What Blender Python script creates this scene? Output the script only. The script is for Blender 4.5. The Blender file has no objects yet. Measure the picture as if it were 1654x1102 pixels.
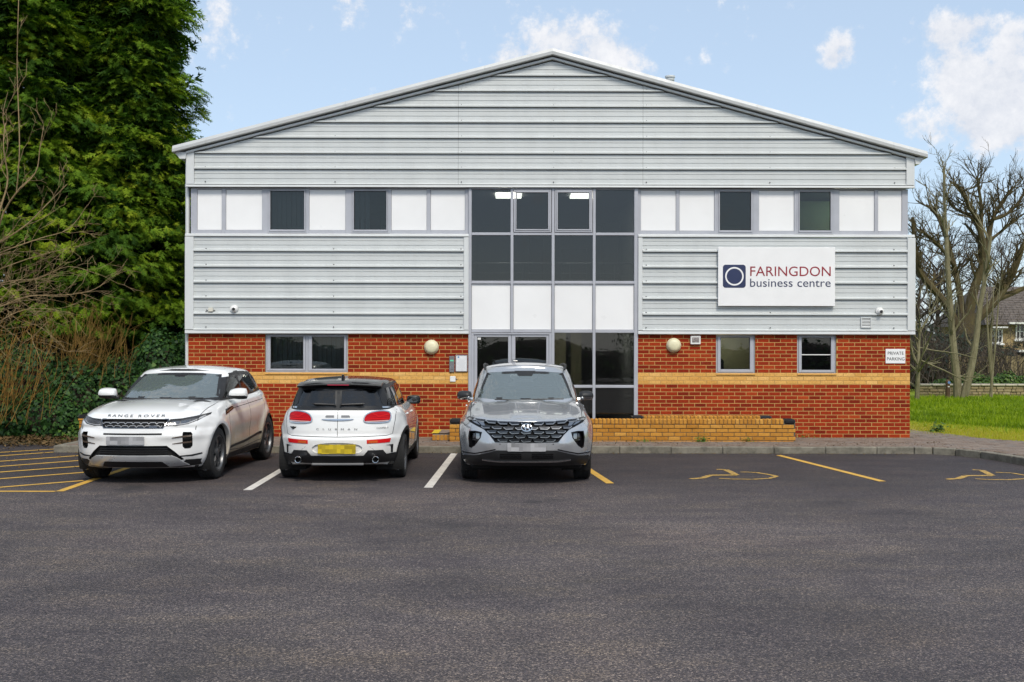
import bpy, bmesh, math, random
import numpy as np
from mathutils import Vector, Matrix
from mathutils.bvhtree import BVHTree
from mathutils.geometry import delaunay_2d_cdt

random.seed(7)
RNG = np.random.default_rng(7)
R = math.radians
scene = bpy.context.scene
COL = scene.collection

# ------------------------------------------------------------------ camera
H_EYE = 1.84
F_PX = 1750.0
cam_d = bpy.data.cameras.new('camera')
cam = bpy.data.objects.new('camera', cam_d)
COL.objects.link(cam)
cam.location = (0, 0, H_EYE)
cam.rotation_euler = (R(90), R(-0.10), 0)
cam_d.sensor_fit = 'HORIZONTAL'
cam_d.sensor_width = 36
cam_d.lens = 36 * F_PX / 1654
cam_d.shift_y = 14 / 1654
cam_d.clip_start = 0.1
cam_d.clip_end = 5000
scene.camera = cam

# ------------------------------------------------------------------ sky
SUN_EL, SUN_AZ = 50.0, 166.0      # azimuth: clockwise from +Y; the sun is behind the camera, a little right
world = bpy.data.worlds.new('World')
scene.world = world
world.use_nodes = True
wn, wl = world.node_tree.nodes, world.node_tree.links
wn.clear()
def wnode(t, **kw):
    n = wn.new(t)
    for k, v in kw.items():
        setattr(n, k, v)
    return n
sky = wnode('ShaderNodeTexSky', sky_type='NISHITA', sun_disc=False, sun_elevation=R(SUN_EL),
            sun_rotation=R(SUN_AZ), altitude=50, air_density=1.0, dust_density=0.7, ozone_density=1.0)
tc = wnode('ShaderNodeTexCoord')
def math_n(op, a, b=None, c=None, clamp=False):
    n = wn.new('ShaderNodeMath'); n.operation = op; n.use_clamp = clamp
    for i, v in enumerate((a, b, c)):
        if v is None: continue
        if isinstance(v, (int, float)): n.inputs[i].default_value = v
        else: wl.new(v, n.inputs[i])
    return n.outputs[0]
def vmath(op, a, b=None):
    n = wn.new('ShaderNodeVectorMath'); n.operation = op
    for i, v in enumerate((a, b)):
        if v is None: continue
        if isinstance(v, (tuple, list, Vector)): n.inputs[i].default_value = v
        else: wl.new(v, n.inputs[i])
    return n
dirv = vmath('NORMALIZE', tc.outputs['Generated']).outputs[0]
nz = wnode('ShaderNodeTexNoise', noise_dimensions='3D')
nz.inputs['Scale'].default_value = 6.0
nz.inputs['Detail'].default_value = 9.0
nz.inputs['Roughness'].default_value = 0.62
nz.inputs['Distortion'].default_value = 0.25
mp = wnode('ShaderNodeMapping'); mp.inputs['Scale'].default_value = (1.0, 1.0, 1.7)
mp.inputs['Location'].default_value = (3.1, 1.7, 0.4)
wl.new(dirv, mp.inputs[0]); wl.new(mp.outputs[0], nz.inputs['Vector'])
nf = wnode('ShaderNodeTexNoise', noise_dimensions='3D')
nf.inputs['Scale'].default_value = 38.0
nf.inputs['Detail'].default_value = 7.0
nf.inputs['Roughness'].default_value = 0.66
wl.new(dirv, nf.inputs['Vector'])
# cumulus banks: (azimuth deg from +Y towards +X, elevation deg, radius, amount)
BANKS = [(1.8, 15.7, .034, .42), (4.8, 15.4, .034, .42), (-.5, 15.0, .020, .28), (6.9, 14.5, .018, .18), (16.8, 14.9, .016, .50), (16.3, 14.2, .010, .25),
         (21.6, 15.2, .018, .43), (23.1, 15.5, .015, .35), (24.9, 14.7, .018, .43), (22.4, 13.2, .021, .43), (24.7, 13.0, .019, .35), (23.0, 11.9, .023, .43), (24.6, 11.3, .023, .39), (23.4, 10.5, .021, .31), (20.0, 11.1, .016, .25), (25.9, 10.6, .021, .33), (21.2, 10.6, .012, .21), (25.0, 8.4, .03, .12),
         (-9, 18.7, .035, .32), (-5, 18.8, .035, .3), (-16.3, 16.0, .032, .20), (-14.7, 16.6, .02, .18), (13.6, 14.4, .008, .2),
         (-60, 22, .25, .4), (62, 20, .2, .4), (100, 30, .3, .35), (-110, 26, .3, .35), (150, 24, .3, .4), (-160, 34, .35, .4), (40, 48, .25, .3), (-40, 55, .3, .3)]
acc = None
for az, el, rad, amt in BANKS:
    d = (math.sin(R(az)) * math.cos(R(el)), math.cos(R(az)) * math.cos(R(el)), math.sin(R(el)))
    dist = vmath('DISTANCE', dirv, d).outputs['Value']
    q = math_n('DIVIDE', dist, rad)
    g = math_n('MULTIPLY', math_n('EXPONENT', math_n('MULTIPLY', math_n('MULTIPLY', q, q), -0.9)), amt)
    acc = g if acc is None else math_n('ADD', acc, g)
n1 = math_n('MULTIPLY', math_n('SUBTRACT', nz.outputs['Fac'], 0.5), 0.55)
n2 = math_n('MULTIPLY', math_n('SUBTRACT', nf.outputs['Fac'], 0.5), 1.30)
dens = math_n('ADD', math_n('ADD', acc, n1), n2)
cl = wnode('ShaderNodeMapRange', interpolation_type='SMOOTHSTEP')
cl.inputs['From Min'].default_value = 0.16
cl.inputs['From Max'].default_value = 0.50
wl.new(dens, cl.inputs['Value'])
# soft inner shading of the clouds
shade = wnode('ShaderNodeMapRange')
shade.inputs['From Min'].default_value = 0.35; shade.inputs['From Max'].default_value = 0.7
shade.inputs['To Min'].default_value = 0.0; shade.inputs['To Max'].default_value = 1.0
wl.new(nf.outputs['Fac'], shade.inputs['Value'])
ccol = wnode('ShaderNodeMix', data_type='RGBA')
ccol.inputs['A'].default_value = (4.9, 5.15, 5.7, 1)
ccol.inputs['B'].default_value = (6.6, 6.6, 6.75, 1)
wl.new(shade.outputs[0], ccol.inputs['Factor'])
# thin high veil that pales the blue
veil = wnode('ShaderNodeMix', data_type='RGBA')
veil.inputs['B'].default_value = (4.7, 5.75, 7.0, 1)
veil.inputs['Factor'].default_value = 0.55
wl.new(sky.outputs[0], veil.inputs['A'])
mixc = wnode('ShaderNodeMix', data_type='RGBA')
wl.new(math_n('MULTIPLY', cl.outputs[0], 0.95), mixc.inputs['Factor'])
wl.new(veil.outputs['Result'], mixc.inputs['A']); wl.new(ccol.outputs['Result'], mixc.inputs['B'])
bg = wnode('ShaderNodeBackground'); bg.inputs['Strength'].default_value = 0.106
wl.new(mixc.outputs['Result'], bg.inputs['Color'])
wo = wnode('ShaderNodeOutputWorld')
wl.new(bg.outputs[0], wo.inputs['Surface'])

# ------------------------------------------------------------------ sun (veiled by thin cloud: wide disc)
sun_d = bpy.data.lights.new('sun', 'SUN')
sun_d.energy = 2.35
sun_d.angle = R(16)
sun_d.color = (1.0, 0.93, 0.82)
sun = bpy.data.objects.new('sun', sun_d)
COL.objects.link(sun)
sdir = Vector((math.sin(R(SUN_AZ)) * math.cos(R(SUN_EL)), math.cos(R(SUN_AZ)) * math.cos(R(SUN_EL)), math.sin(R(SUN_EL))))
sun.rotation_euler = sdir.to_track_quat('Z', 'Y').to_euler()
sun.location = (0, -20, 30)

# ------------------------------------------------------------------ exposure, engine
vs = scene.view_settings
scene.display_settings.display_device = 'sRGB'
vs.view_transform = 'Standard'
vs.look = 'None'
vs.gamma = 1
vs.exposure = 0.48
vs.use_curve_mapping = False
scene.render.engine = 'CYCLES'
cy = scene.cycles
cy.use_denoising = True
cy.use_adaptive_sampling = True
cy.adaptive_threshold = 0.02
cy.max_bounces = 8
cy.diffuse_bounces = 3
cy.glossy_bounces = 4
cy.transmission_bounces = 4
cy.transparent_max_bounces = 16
cy.caustics_reflective = False
cy.caustics_refractive = False

# ================================================================== helpers
def link(name, me, mats, parent=None, smooth=False):
    o = bpy.data.objects.new(name, me)
    COL.objects.link(o)
    if mats is not None:
        for m in (mats if isinstance(mats, (list, tuple)) else [mats]):
            me.materials.append(m)
    if smooth:
        me.polygons.foreach_set('use_smooth', np.ones(len(me.polygons), dtype=bool))
    if parent is not None:
        o.parent = parent
    return o
def tag(o, label=None, cat=None, group=None, kind=None):
    if label: o['label'] = label
    if cat: o['category'] = cat
    if group: o['group'] = group
    if kind: o['kind'] = kind
    return o
def empty(name, loc=(0, 0, 0), rz=0.0, label=None, cat=None, group=None):
    o = bpy.data.objects.new(name, None)
    COL.objects.link(o)
    o.location = loc
    o.rotation_euler = (0, 0, rz)
    o.empty_display_size = 0.2
    return tag(o, label, cat, group)
def smooth_by_angle(me, ang=35):
    me.polygons.foreach_set('use_smooth', np.ones(len(me.polygons), dtype=bool))
    bm = bmesh.new(); bm.from_mesh(me)
    lim = R(ang)
    for e in bm.edges:
        if len(e.link_faces) == 2 and e.calc_face_angle(0) > lim:
            e.smooth = False
    bm.to_mesh(me); bm.free()

class MB:
    """collects polygons for one mesh object"""
    def __init__(s):
        s.v, s.f, s.m = [], [], []
    def add(s, vs, fs, mi=0):
        b = len(s.v)
        s.v.extend([tuple(p) for p in vs])
        s.f.extend([tuple(b + i for i in f) for f in fs])
        s.m.extend([mi] * len(fs))
        return s
    def box(s, x0, x1, y0, y1, z0, z1, mi=0, ch=0.0):
        if x1 < x0: x0, x1 = x1, x0
        if y1 < y0: y0, y1 = y1, y0
        if z1 < z0: z0, z1 = z1, z0
        if ch <= 0:
            return s.add([(x0, y0, z0), (x1, y0, z0), (x1, y1, z0), (x0, y1, z0), (x0, y0, z1), (x1, y0, z1), (x1, y1, z1), (x0, y1, z1)],
                         [(0, 3, 2, 1), (4, 5, 6, 7), (0, 1, 5, 4), (1, 2, 6, 5), (2, 3, 7, 6), (3, 0, 4, 7)], mi)
        c = min(ch, .49 * (x1 - x0), .49 * (y1 - y0), .49 * (z1 - z0))
        bm = bmesh.new()
        bmesh.ops.create_cube(bm, size=1)
        for v in bm.verts:
            v.co = Vector((x0 if v.co.x < 0 else x1, y0 if v.co.y < 0 else y1, z0 if v.co.z < 0 else z1))
        bmesh.ops.bevel(bm, geom=list(bm.edges), offset=c, segments=1, affect='EDGES', profile=.5)
        s.from_bm(bm, mi); bm.free()
        return s
    def from_bm(s, bm, mi=0):
        bm.verts.index_update()
        s.add([v.co for v in bm.verts], [tuple(v.index for v in f.verts) for f in bm.faces], mi)
    def prism(s, poly, axis, d0, d1, mi=0):
        """poly: 2D points; axis 'y' -> (x,z) extruded along y, 'x' -> (y,z), 'z' -> (x,y)"""
        n = len(poly)
        def P(a, b, d):
            return (a, d, b) if axis == 'y' else (d, a, b) if axis == 'x' else (a, b, d)
        vs = [P(a, b, d0) for a, b in poly] + [P(a, b, d1) for a, b in poly]
        ar = sum(poly[i][0] * poly[(i + 1) % n][1] - poly[(i + 1) % n][0] * poly[i][1] for i in range(n))
        fs = [tuple(range(n)), tuple(range(2 * n - 1, n - 1, -1))] + [(i, i + n, (i + 1) % n + n, (i + 1) % n) for i in range(n)]
        flip = (ar > 0) != (axis == 'y')
        if (d1 < d0): flip = not flip
        if flip: fs = [tuple(reversed(f)) for f in fs]
        return s.add(vs, fs, mi)
    def tube(s, pts, radii, n=8, mi=0, cap=True):
        pts = [Vector(p) for p in pts]
        if not isinstance(radii, (list, tuple)): radii = [radii] * len(pts)
        rings = []
        prev = None
        for i, p in enumerate(pts):
            t = (pts[min(i + 1, len(pts) - 1)] - pts[max(i - 1, 0)])
            if t.length < 1e-9: t = Vector((0, 0, 1))
            t.normalize()
            if prev is None:
                a = Vector((0, 0, 1)) if abs(t.z) < .9 else Vector((1, 0, 0))
                u = t.cross(a).normalized()
            else:
                u = (prev - t * prev.dot(t))
                u = u.normalized() if u.length > 1e-6 else t.orthogonal().normalized()
            prev = u
            w = t.cross(u)
            rings.append([p + (u * math.cos(2 * math.pi * k / n) + w * math.sin(2 * math.pi * k / n)) * radii[i] for k in range(n)])
        vs = [q for r in rings for q in r]
        fs = []
        for i in range(len(pts) - 1):
            for k in range(n):
                a, b = i * n + k, i * n + (k + 1) % n
                fs.append((a, b, b + n, a + n))
        if cap:
            fs.append(tuple(range(n - 1, -1, -1)))
            fs.append(tuple(range((len(pts) - 1) * n, len(pts) * n)))
        return s.add(vs, fs, mi)
    def lathe(s, prof, n=24, org=(0, 0, 0), axis='z', mi=0):
        """prof: (radius, height) along the axis"""
        vs, fs = [], []
        for (r, h) in prof:
            for k in range(n):
                a = 2 * math.pi * k / n
                c, d = r * math.cos(a), r * math.sin(a)
                p = (c, d, h) if axis == 'z' else (d, h, c) if axis == 'y' else (h, c, d)
                vs.append((org[0] + p[0], org[1] + p[1], org[2] + p[2]))
        for i in range(len(prof) - 1):
            for k in range(n):
                a, b = i * n + k, i * n + (k + 1) % n
                fs.append((a, b, b + n, a + n))
        if prof[0][0] > 1e-6: fs.append(tuple(range(n - 1, -1, -1)))
        if prof[-1][0] > 1e-6: fs.append(tuple(range((len(prof) - 1) * n, len(prof) * n)))
        return s.add(vs, fs, mi)
    def mesh(s, name):
        me = bpy.data.meshes.new(name)
        me.from_pydata(s.v, [], s.f)
        me.polygons.foreach_set('material_index', np.array(s.m, dtype=np.int32))
        me.update()
        return me
    def build(s, name, mats, parent=None, smooth=0, weld=False):
        me = s.mesh(name)
        if weld:
            bm = bmesh.new(); bm.from_mesh(me)
            bmesh.ops.remove_doubles(bm, verts=bm.verts, dist=1e-5)
            bmesh.ops.recalc_face_normals(bm, faces=bm.faces)
            bm.to_mesh(me); bm.free()
        if smooth: smooth_by_angle(me, smooth)
        return link(name, me, mats, parent)
def np_mesh(name, V, F, mats, parent=None, smooth=False, attr=None, mi=None):
    """V (n,3) array, F (m,k) int array with one k; attr: dict name -> per-vertex float array"""
    me = bpy.data.meshes.new(name)
    V = np.asarray(V, dtype=np.float32); F = np.asarray(F, dtype=np.int32)
    m, k = F.shape
    me.vertices.add(len(V)); me.vertices.foreach_set('co', V.ravel())
    me.loops.add(m * k); me.loops.foreach_set('vertex_index', F.ravel())
    me.polygons.add(m)
    me.polygons.foreach_set('loop_start', np.arange(0, m * k, k, dtype=np.int32))
    me.polygons.foreach_set('loop_total', np.full(m, k, dtype=np.int32))
    if mi is not None: me.polygons.foreach_set('material_index', np.asarray(mi, dtype=np.int32))
    me.update(calc_edges=True)
    for nm, a in (attr or {}).items():
        at = me.attributes.new(nm, 'FLOAT', 'POINT')
        at.data.foreach_set('value', np.asarray(a, dtype=np.float32))
    return link(name, me, mats, parent, smooth)

# ------------------------------------------------------------------ materials
class Mat:
    """small node-graph helper around a Principled BSDF"""
    def __init__(s, name, col=(.5, .5, .5), rough=.6, metal=0.0, **kw):
        s.m = bpy.data.materials.new(name); s.m.use_nodes = True
        s.nt = s.m.node_tree; s.n = s.nt.nodes; s.l = s.nt.links
        s.b = s.n['Principled BSDF']
        s.set('Base Color', (*col, 1)); s.set('Roughness', rough); s.set('Metallic', metal)
        for k, v in kw.items(): s.set(k.replace('_', ' '), v)
    def set(s, k, v):
        if isinstance(v, bpy.types.NodeSocket): s.l.new(v, s.b.inputs[k])
        else: s.b.inputs[k].default_value = v
    def node(s, t, ins=None, **kw):
        n = s.n.new(t)
        for k, v in kw.items(): setattr(n, k, v)
        for k, v in (ins or {}).items():
            if isinstance(v, bpy.types.NodeSocket): s.l.new(v, n.inputs[k])
            else: n.inputs[k].default_value = v
        return n
    def obj(s): return s.node('ShaderNodeTexCoord').outputs['Object']
    def pos(s): return s.node('ShaderNodeNewGeometry').outputs['Position']
    def scale(s, vec, sc):
        return s.node('ShaderNodeMapping', {'Vector': vec, 'Scale': sc}).outputs[0]
    def noise(s, vec, scale, detail=4, rough=.55, out='Fac'):
        return s.node('ShaderNodeTexNoise', {'Vector': vec, 'Scale': scale, 'Detail': detail, 'Roughness': rough}).outputs[out]
    def ramp(s, fac, stops, interp='LINEAR'):
        n = s.node('ShaderNodeValToRGB', {'Fac': fac})
        cr = n.color_ramp; cr.interpolation = interp
        while len(cr.elements) < len(stops): cr.elements.new(.5)
        for e, (p, c) in zip(cr.elements, stops):
            e.position = p
            e.color = (*c, 1) if isinstance(c, (tuple, list)) else (c, c, c, 1)
        return n.outputs['Color']
    def mix(s, fac, a, b, mode='MIX'):
        n = s.node('ShaderNodeMix', data_type='RGBA', blend_type=mode)
        for k, v in (('Factor', fac), ('A', a), ('B', b)):
            if isinstance(v, bpy.types.NodeSocket): s.l.new(v, n.inputs[k])
            elif k == 'Factor': n.inputs[k].default_value = v
            else: n.inputs[k].default_value = (*v, 1) if len(v) == 3 else v
        return n.outputs['Result']
    def math(s, op, a, b=0.0, clamp=False):
        n = s.node('ShaderNodeMath', operation=op, use_clamp=clamp)
        for i, v in enumerate((a, b)):
            if isinstance(v, bpy.types.NodeSocket): s.l.new(v, n.inputs[i])
            else: n.inputs[i].default_value = v
        return n.outputs[0]
    def rng(s, v, a, b, c=0., d=1., smooth=False):
        n = s.node('ShaderNodeMapRange', {'Value': v, 'From Min': a, 'From Max': b, 'To Min': c, 'To Max': d})
        if smooth: n.interpolation_type = 'SMOOTHSTEP'
        return n.outputs[0]
    def sep(s, v): return s.node('ShaderNodeSeparateXYZ', {'Vector': v}).outputs
    def bump(s, h, strength=.3, dist=.01):
        s.set('Normal', s.node('ShaderNodeBump', {'Height': h, 'Strength': strength, 'Distance': dist}).outputs[0])
        return s
def simple(name, col, rough=.6, metal=0., var=.08, scale=3., bump=0., **kw):
    """plain painted / moulded surface with slight mottling"""
    m = Mat(name, col, rough, metal, **kw)
    n = m.noise(m.obj(), scale, 5)
    lo = tuple(max(0, c * (1 - var * 1.6)) for c in col); hi = tuple(min(1, c * (1 + var)) for c in col)
    m.set('Base Color', m.ramp(n, [(.3, lo), (.7, hi)]))
    if rough > .05:
        m.set('Roughness', m.rng(m.noise(m.obj(), scale * 3, 4), .3, .7, max(.02, rough * .85), min(1, rough * 1.15)))
    if bump: m.bump(m.noise(m.obj(), scale * 12, 4), bump, .004)
    return m.m
def glass(name, tint=(.4, .42, .43), ior=1.6, body=(.02, .022, .024), amount=.12, rough=.0):
    """tinted sheet glass: coloured see-through, fresnel mirror, a little diffuse dust and haze"""
    m = Mat(name)
    m.n.remove(m.b)
    out = m.n['Material Output']
    tr = m.node('ShaderNodeBsdfTransparent', {'Color': (*tint, 1)})
    df = m.node('ShaderNodeBsdfDiffuse', {'Color': (*body, 1)})
    gl = m.node('ShaderNodeBsdfGlossy', {'Color': (1, 1, 1, 1), 'Roughness': rough})
    fr = m.node('ShaderNodeFresnel', {'IOR': ior})
    a = m.node('ShaderNodeMixShader', {0: amount, 1: tr.outputs[0], 2: df.outputs[0]})
    wob = m.node('ShaderNodeBump', {'Height': m.noise(m.obj(), .9, 2), 'Strength': .08, 'Distance': .02})
    m.l.new(wob.outputs[0], gl.inputs['Normal'])
    b = m.node('ShaderNodeMixShader', {0: fr.outputs[0], 1: a.outputs[0], 2: gl.outputs[0]})
    m.l.new(b.outputs[0], out.inputs['Surface'])
    return m.m
def emit(name, col, strength):
    m = Mat(name, col, .5)
    m.set('Emission Color', (*col, 1)); m.set('Emission Strength', strength)
    return m.m

# ground point seen at a photo pixel (used to lay out what lies on the ground)
def G(px, py, z=0.0):
    d = F_PX * (H_EYE - z) / (py - 565.0)
    return Vector(((px - 827) / F_PX * d, d, z))
def text_mesh(txt, size=1.0, extrude=0.0, spacing=1.0, align='CENTER'):
    cu = bpy.data.curves.new('lettering', 'FONT')
    cu.body = txt; cu.size = size; cu.extrude = extrude; cu.space_character = spacing
    cu.align_x = align; cu.align_y = 'BOTTOM_BASELINE'; cu.resolution_u = 4
    o = bpy.data.objects.new('lettering_tmp', cu)
    COL.objects.link(o)
    dg = bpy.context.evaluated_depsgraph_get()
    me = bpy.data.meshes.new_from_object(o.evaluated_get(dg))
    bpy.data.objects.remove(o); bpy.data.curves.remove(cu)
    return me
def fit_text(txt, x0, x1, z0, z1, y, mat, parent, name='lettering', bold=0.0, ref=None):
    """letters on a vertical plane facing -Y, fitted to a box (caps/ascender height)"""
    me = text_mesh(txt)
    V = np.array([v.co[:] for v in me.vertices])
    a, b = V.min(0), V.max(0)
    if ref is not None: a[1], b[1] = ref
    sx, sz = (x1 - x0) / (b[0] - a[0]), (z1 - z0) / (b[1] - a[1])
    for v in me.vertices:
        v.co = Vector((x0 + (v.co.x - a[0]) * sx, y, z0 + (v.co.y - a[1]) * sz))
    bm = bmesh.new(); bm.from_mesh(me)
    ext = bmesh.ops.extrude_face_region(bm, geom=list(bm.faces))
    for el in ext['geom']:
        if isinstance(el, bmesh.types.BMVert): el.co.y -= 0.002
    bmesh.ops.recalc_face_normals(bm, faces=bm.faces)
    bm.to_mesh(me); bm.free()
    me.materials.clear()
    return link(name, me, mat, parent)
# ================================================================== surfaces
def m_asphalt():
    m = Mat('asphalt', rough=.86)
    p = m.pos()
    agg = m.node('ShaderNodeTexVoronoi', {'Vector': p, 'Scale': 104.0, 'Randomness': 1.0})
    agc = m.sep(agg.outputs['Color'])[0]
    big = m.noise(m.scale(p, (.35, .5, 1)), 1.0, 5, .6)
    mid = m.noise(m.scale(p, (.6, 1.3, 1)), 1.6, 6, .62)
    fine = m.noise(p, 55, 3, .7)
    sp = m.noise(p, 210, 2, .6)
    stone = m.ramp(agc, [(0, (.022, .0195, .0215)), (.42, (.050, .045, .0475)), (.78, (.084, .0755, .0765)), (1, (.21, .185, .16))])
    tint = m.ramp(mid, [(.28, (.66, .62, .68)), (.5, (1.0, .96, .95)), (.72, (1.36, 1.25, 1.06))])
    grit = m.noise(m.scale(p, (1, .8, 1)), 26, 4, .75)
    drift = m.noise(m.scale(p, (.17, .27, 1)), 1.0, 5, .6)
    c = m.mix(1.0, stone, tint, 'MULTIPLY')
    c = m.mix(1.0, c, m.ramp(fine, [(.28, .42), (.5, 1.0), (.74, 1.6)]), 'MULTIPLY')
    c = m.mix(1.0, c, m.ramp(grit, [(.3, .72), (.5, 1.0), (.7, 1.3)]), 'MULTIPLY')
    c = m.mix(1.0, c, m.ramp(big, [(.28, .66), (.5, 1.0), (.72, 1.32)]), 'MULTIPLY')
    c = m.mix(1.0, c, m.ramp(drift, [(.32, (.70, .68, .73)), (.5, (1, 1, 1)), (.66, (1.32, 1.25, 1.17))]), 'MULTIPLY')
    # pale grit scattered on the surface
    c = m.mix(m.rng(sp, .70, .78), c, (.26, .24, .21))
    # newer, darker laying in the bays; worn lane in front of them
    yy = m.sep(p)[1]
    wob = m.math('ADD', yy, m.math('MULTIPLY', m.math('SUBTRACT', big, .5), 3.0))
    c = m.mix(1.0, c, m.ramp(m.rng(wob, 11.5, 16.0), [(0, (1.20, 1.15, 1.13)), (.5, (1.02, .97, .97)), (1, (.54, .50, .53))]), 'MULTIPLY')
    # oil drips
    st = m.noise(m.scale(p, (1, .7, 1)), .85, 3, .5)
    c = m.mix(m.rng(st, .63, .74, 0, .6, True), c, (.018, .017, .018))
    m.set('Base Color', c)
    m.set('Roughness', m.rng(agc, 0, 1, .72, .95))
    h = m.math('ADD', m.math('MULTIPLY', agg.outputs['Distance'], -1.0), m.math('MULTIPLY', fine, .6))
    m.bump(h, .9, .008)
    return m.m
ASPHALT = m_asphalt()
def m_line(name, col):
    m = Mat(name, col, .7)
    p = m.pos()
    wear = m.noise(p, 26, 6, .7); w2 = m.noise(p, 3, 3)
    c = m.mix(m.rng(m.math('ADD', wear, m.math('MULTIPLY', w2, .5)), .83, 1.0, 0, .75), col, (.10, .095, .09))
    m.set('Base Color', m.mix(1.0, c, m.ramp(m.noise(p, 8, 4), [(.3, .82), (.7, 1.08)]), 'MULTIPLY'))
    m.bump(wear, .4, .003)
    return m.m
LINE_W = m_line('white_line_paint', (.62, .58, .52))
LINE_Y = m_line('yellow_line_paint', (.62, .36, .055))
def m_faded():
    m = Mat('faded_yellow_paint', (.5, .3, .05), .8)
    p = m.pos()
    wear = m.noise(p, 18, 6, .75)
    c = m.mix(m.rng(wear, .46, .64), (.50, .30, .05), (.085, .078, .07))
    m.set('Base Color', c)
    return m.m
LINE_F = m_faded()
def m_soil():
    m = Mat('earth', rough=.95)
    p = m.pos()
    n = m.noise(p, 2.2, 8, .7)
    m.set('Base Color', m.ramp(n, [(.25, (.018, .016, .008)), (.5, (.045, .036, .016)), (.62, (.035, .055, .012)), (.8, (.08, .06, .025))]))
    m.bump(m.noise(p, 14, 6, .7), .8, .05)
    return m.m
EARTH = m_soil()
def m_lawn():
    m = Mat('turf', rough=.9)
    p = m.pos()
    n = m.noise(p, 1.3, 7, .65); f = m.noise(p, 24, 5, .7)
    c = m.ramp(f, [(.25, (.12, .17, .005)), (.5, (.20, .27, .008)), (.8, (.28, .34, .012))])
    dry = m.ramp(f, [(.25, (.16, .12, .015)), (.6, (.32, .26, .03)), (.85, (.42, .33, .08))])
    x, y, z = m.sep(p)
    edge = m.math('ADD', m.math('SUBTRACT', y, m.math('MULTIPLY', m.math('SUBTRACT', x, 9.0), -1.6)), m.math('MULTIPLY', n, 2.4))
    m.set('Base Color', m.mix(m.rng(edge, 25.2, 27.0), dry, c))
    m.bump(f, .8, .04)
    return m.m
TURF = m_lawn()
def m_paver():
    m = Mat('paving_block', rough=.9)
    g = m.node('ShaderNodeNewGeometry')
    p = g.outputs['Position']
    c = m.ramp(g.outputs['Random Per Island'], [(0, (.13, .085, .058)), (.35, (.17, .125, .095)), (.7, (.20, .15, .115)), (1, (.15, .13, .115))])
    c = m.mix(m.rng(m.noise(p, 2.2, 6, .7), .45, .7, 0, .7), c, (.24, .20, .165))
    c = m.mix(m.rng(m.noise(p, 40, 4, .7), .6, .8), c, (.05, .05, .03))
    m.set('Base Color', c)
    m.bump(m.noise(p, 90, 4, .7), .5, .004)
    return m.m
PAVER = m_paver()
def m_concrete(name, col, moss=.5):
    m = Mat(name, col, .9)
    p = m.pos()
    n = m.noise(p, 5, 8, .7); f = m.noise(p, 60, 4, .7)
    c = m.ramp(n, [(.30, tuple(k * .42 for k in col)), (.5, col), (.72, tuple(min(1, k * 1.5) for k in col))] if moss > .3 else [(.25, tuple(k * .75 for k in col)), (.5, col), (.8, tuple(min(1, k * 1.2) for k in col))])
    c = m.mix(m.rng(f, .58, .75, 0, moss), c, (.07, .068, .045))
    m.set('Base Color', c)
    m.bump(f, .6, .004)
    return m.m
KERB_M = m_concrete('kerb_concrete', (.175, .16, .125), .85)
def m_brick(name, cols, stain=True):
    m = Mat(name, cols[1], .9, Specular_IOR_Level=.2)
    g = m.node('ShaderNodeNewGeometry')
    p = g.outputs['Position']
    oi = m.node('ShaderNodeObjectInfo').outputs['Random']
    r = m.math('FRACT', m.math('ADD', g.outputs['Random Per Island'], m.math('MULTIPLY', oi, 7.31)))
    n = len(cols)
    c = m.ramp(r, [(i / (n - 1), cols[i]) for i in range(n)])
    c = m.mix(1.0, c, m.ramp(m.noise(p, 30, 5, .7), [(.25, .70), (.5, 1.0), (.8, 1.22)]), 'MULTIPLY')
    if stain:
        w = m.math('ADD', m.noise(p, 1.5, 4, .6), m.math('MULTIPLY', m.noise(p, 14, 5, .7), .45))
        c = m.mix(m.rng(w, .925, 1.06, 0, .5), c, (.48, .42, .38))
    m.set('Base Color', c)
    m.bump(m.noise(p, 160, 4, .7), .35, .003)
    return m.m
RED = m_brick('red_brick', [(.165, .013, .004), (.27, .025, .006), (.315, .033, .007), (.21, .018, .005), (.37, .050, .011)])
BUFF = m_brick('buff_brick', [(.58, .30, .075), (.68, .385, .11), (.62, .34, .09), (.73, .44, .15)], False)
BUFFW = m_brick('ochre_brick', [(.44, .195, .030), (.54, .26, .046), (.38, .165, .025), (.58, .30, .065)], False)
BLUEB = m_brick('black_engineering_brick', [(.018, .018, .02), (.03, .03, .034)], False)
MORTAR = m_concrete('mortar', (.47, .275, .088), .10)
MORTARD = m_concrete('dark_mortar', (.10, .085, .06), .5)

def m_clad(name, col, rough=.42):
    m = Mat(name, col, rough, .12)
    p = m.pos()
    x, y, z = m.sep(p)
    # wash streaks down the sheet and patches of dulling
    st = m.noise(m.node('ShaderNodeCombineXYZ', {'X': m.math('MULTIPLY', x, 2.2), 'Y': 0.0, 'Z': m.math('MULTIPLY', z, .6)}).outputs[0], 1.0, 6, .65)
    sm = m.noise(p, 2.6, 6, .7)
    c = m.ramp(st, [(.25, tuple(k * .91 for k in col)), (.55, col), (.8, tuple(min(1, k * 1.05) for k in col))])
    c = m.mix(m.rng(sm, .66, .82, 0, .45), c, tuple(k * .5 for k in col))
    m.set('Base Color', c)
    m.set('Roughness', m.rng(sm, .3, .7, rough * .8, rough * 1.25))
    m.bump(m.noise(m.scale(p, (.7, 1, 6)), 2.0, 3), .10, .02)
    return m.m
CLAD = m_clad('silver_cladding', (.565, .588, .585), .52)
TRIM = m_clad('silver_flashing', (.63, .648, .645), .42)
FRAME = simple('grey_window_frame', (.41, .42, .46), .42, 0.1, .05)
PANELW = simple('white_infill_panel', (.80, .80, .80), .32, 0, .025, 1.2)
GASKET = simple('black_gasket', (.012, .012, .013), .6)
GLASS_D = glass('tinted_window_glass', (.44, .465, .48), 1.6, (.05, .052, .056), .05)
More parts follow.
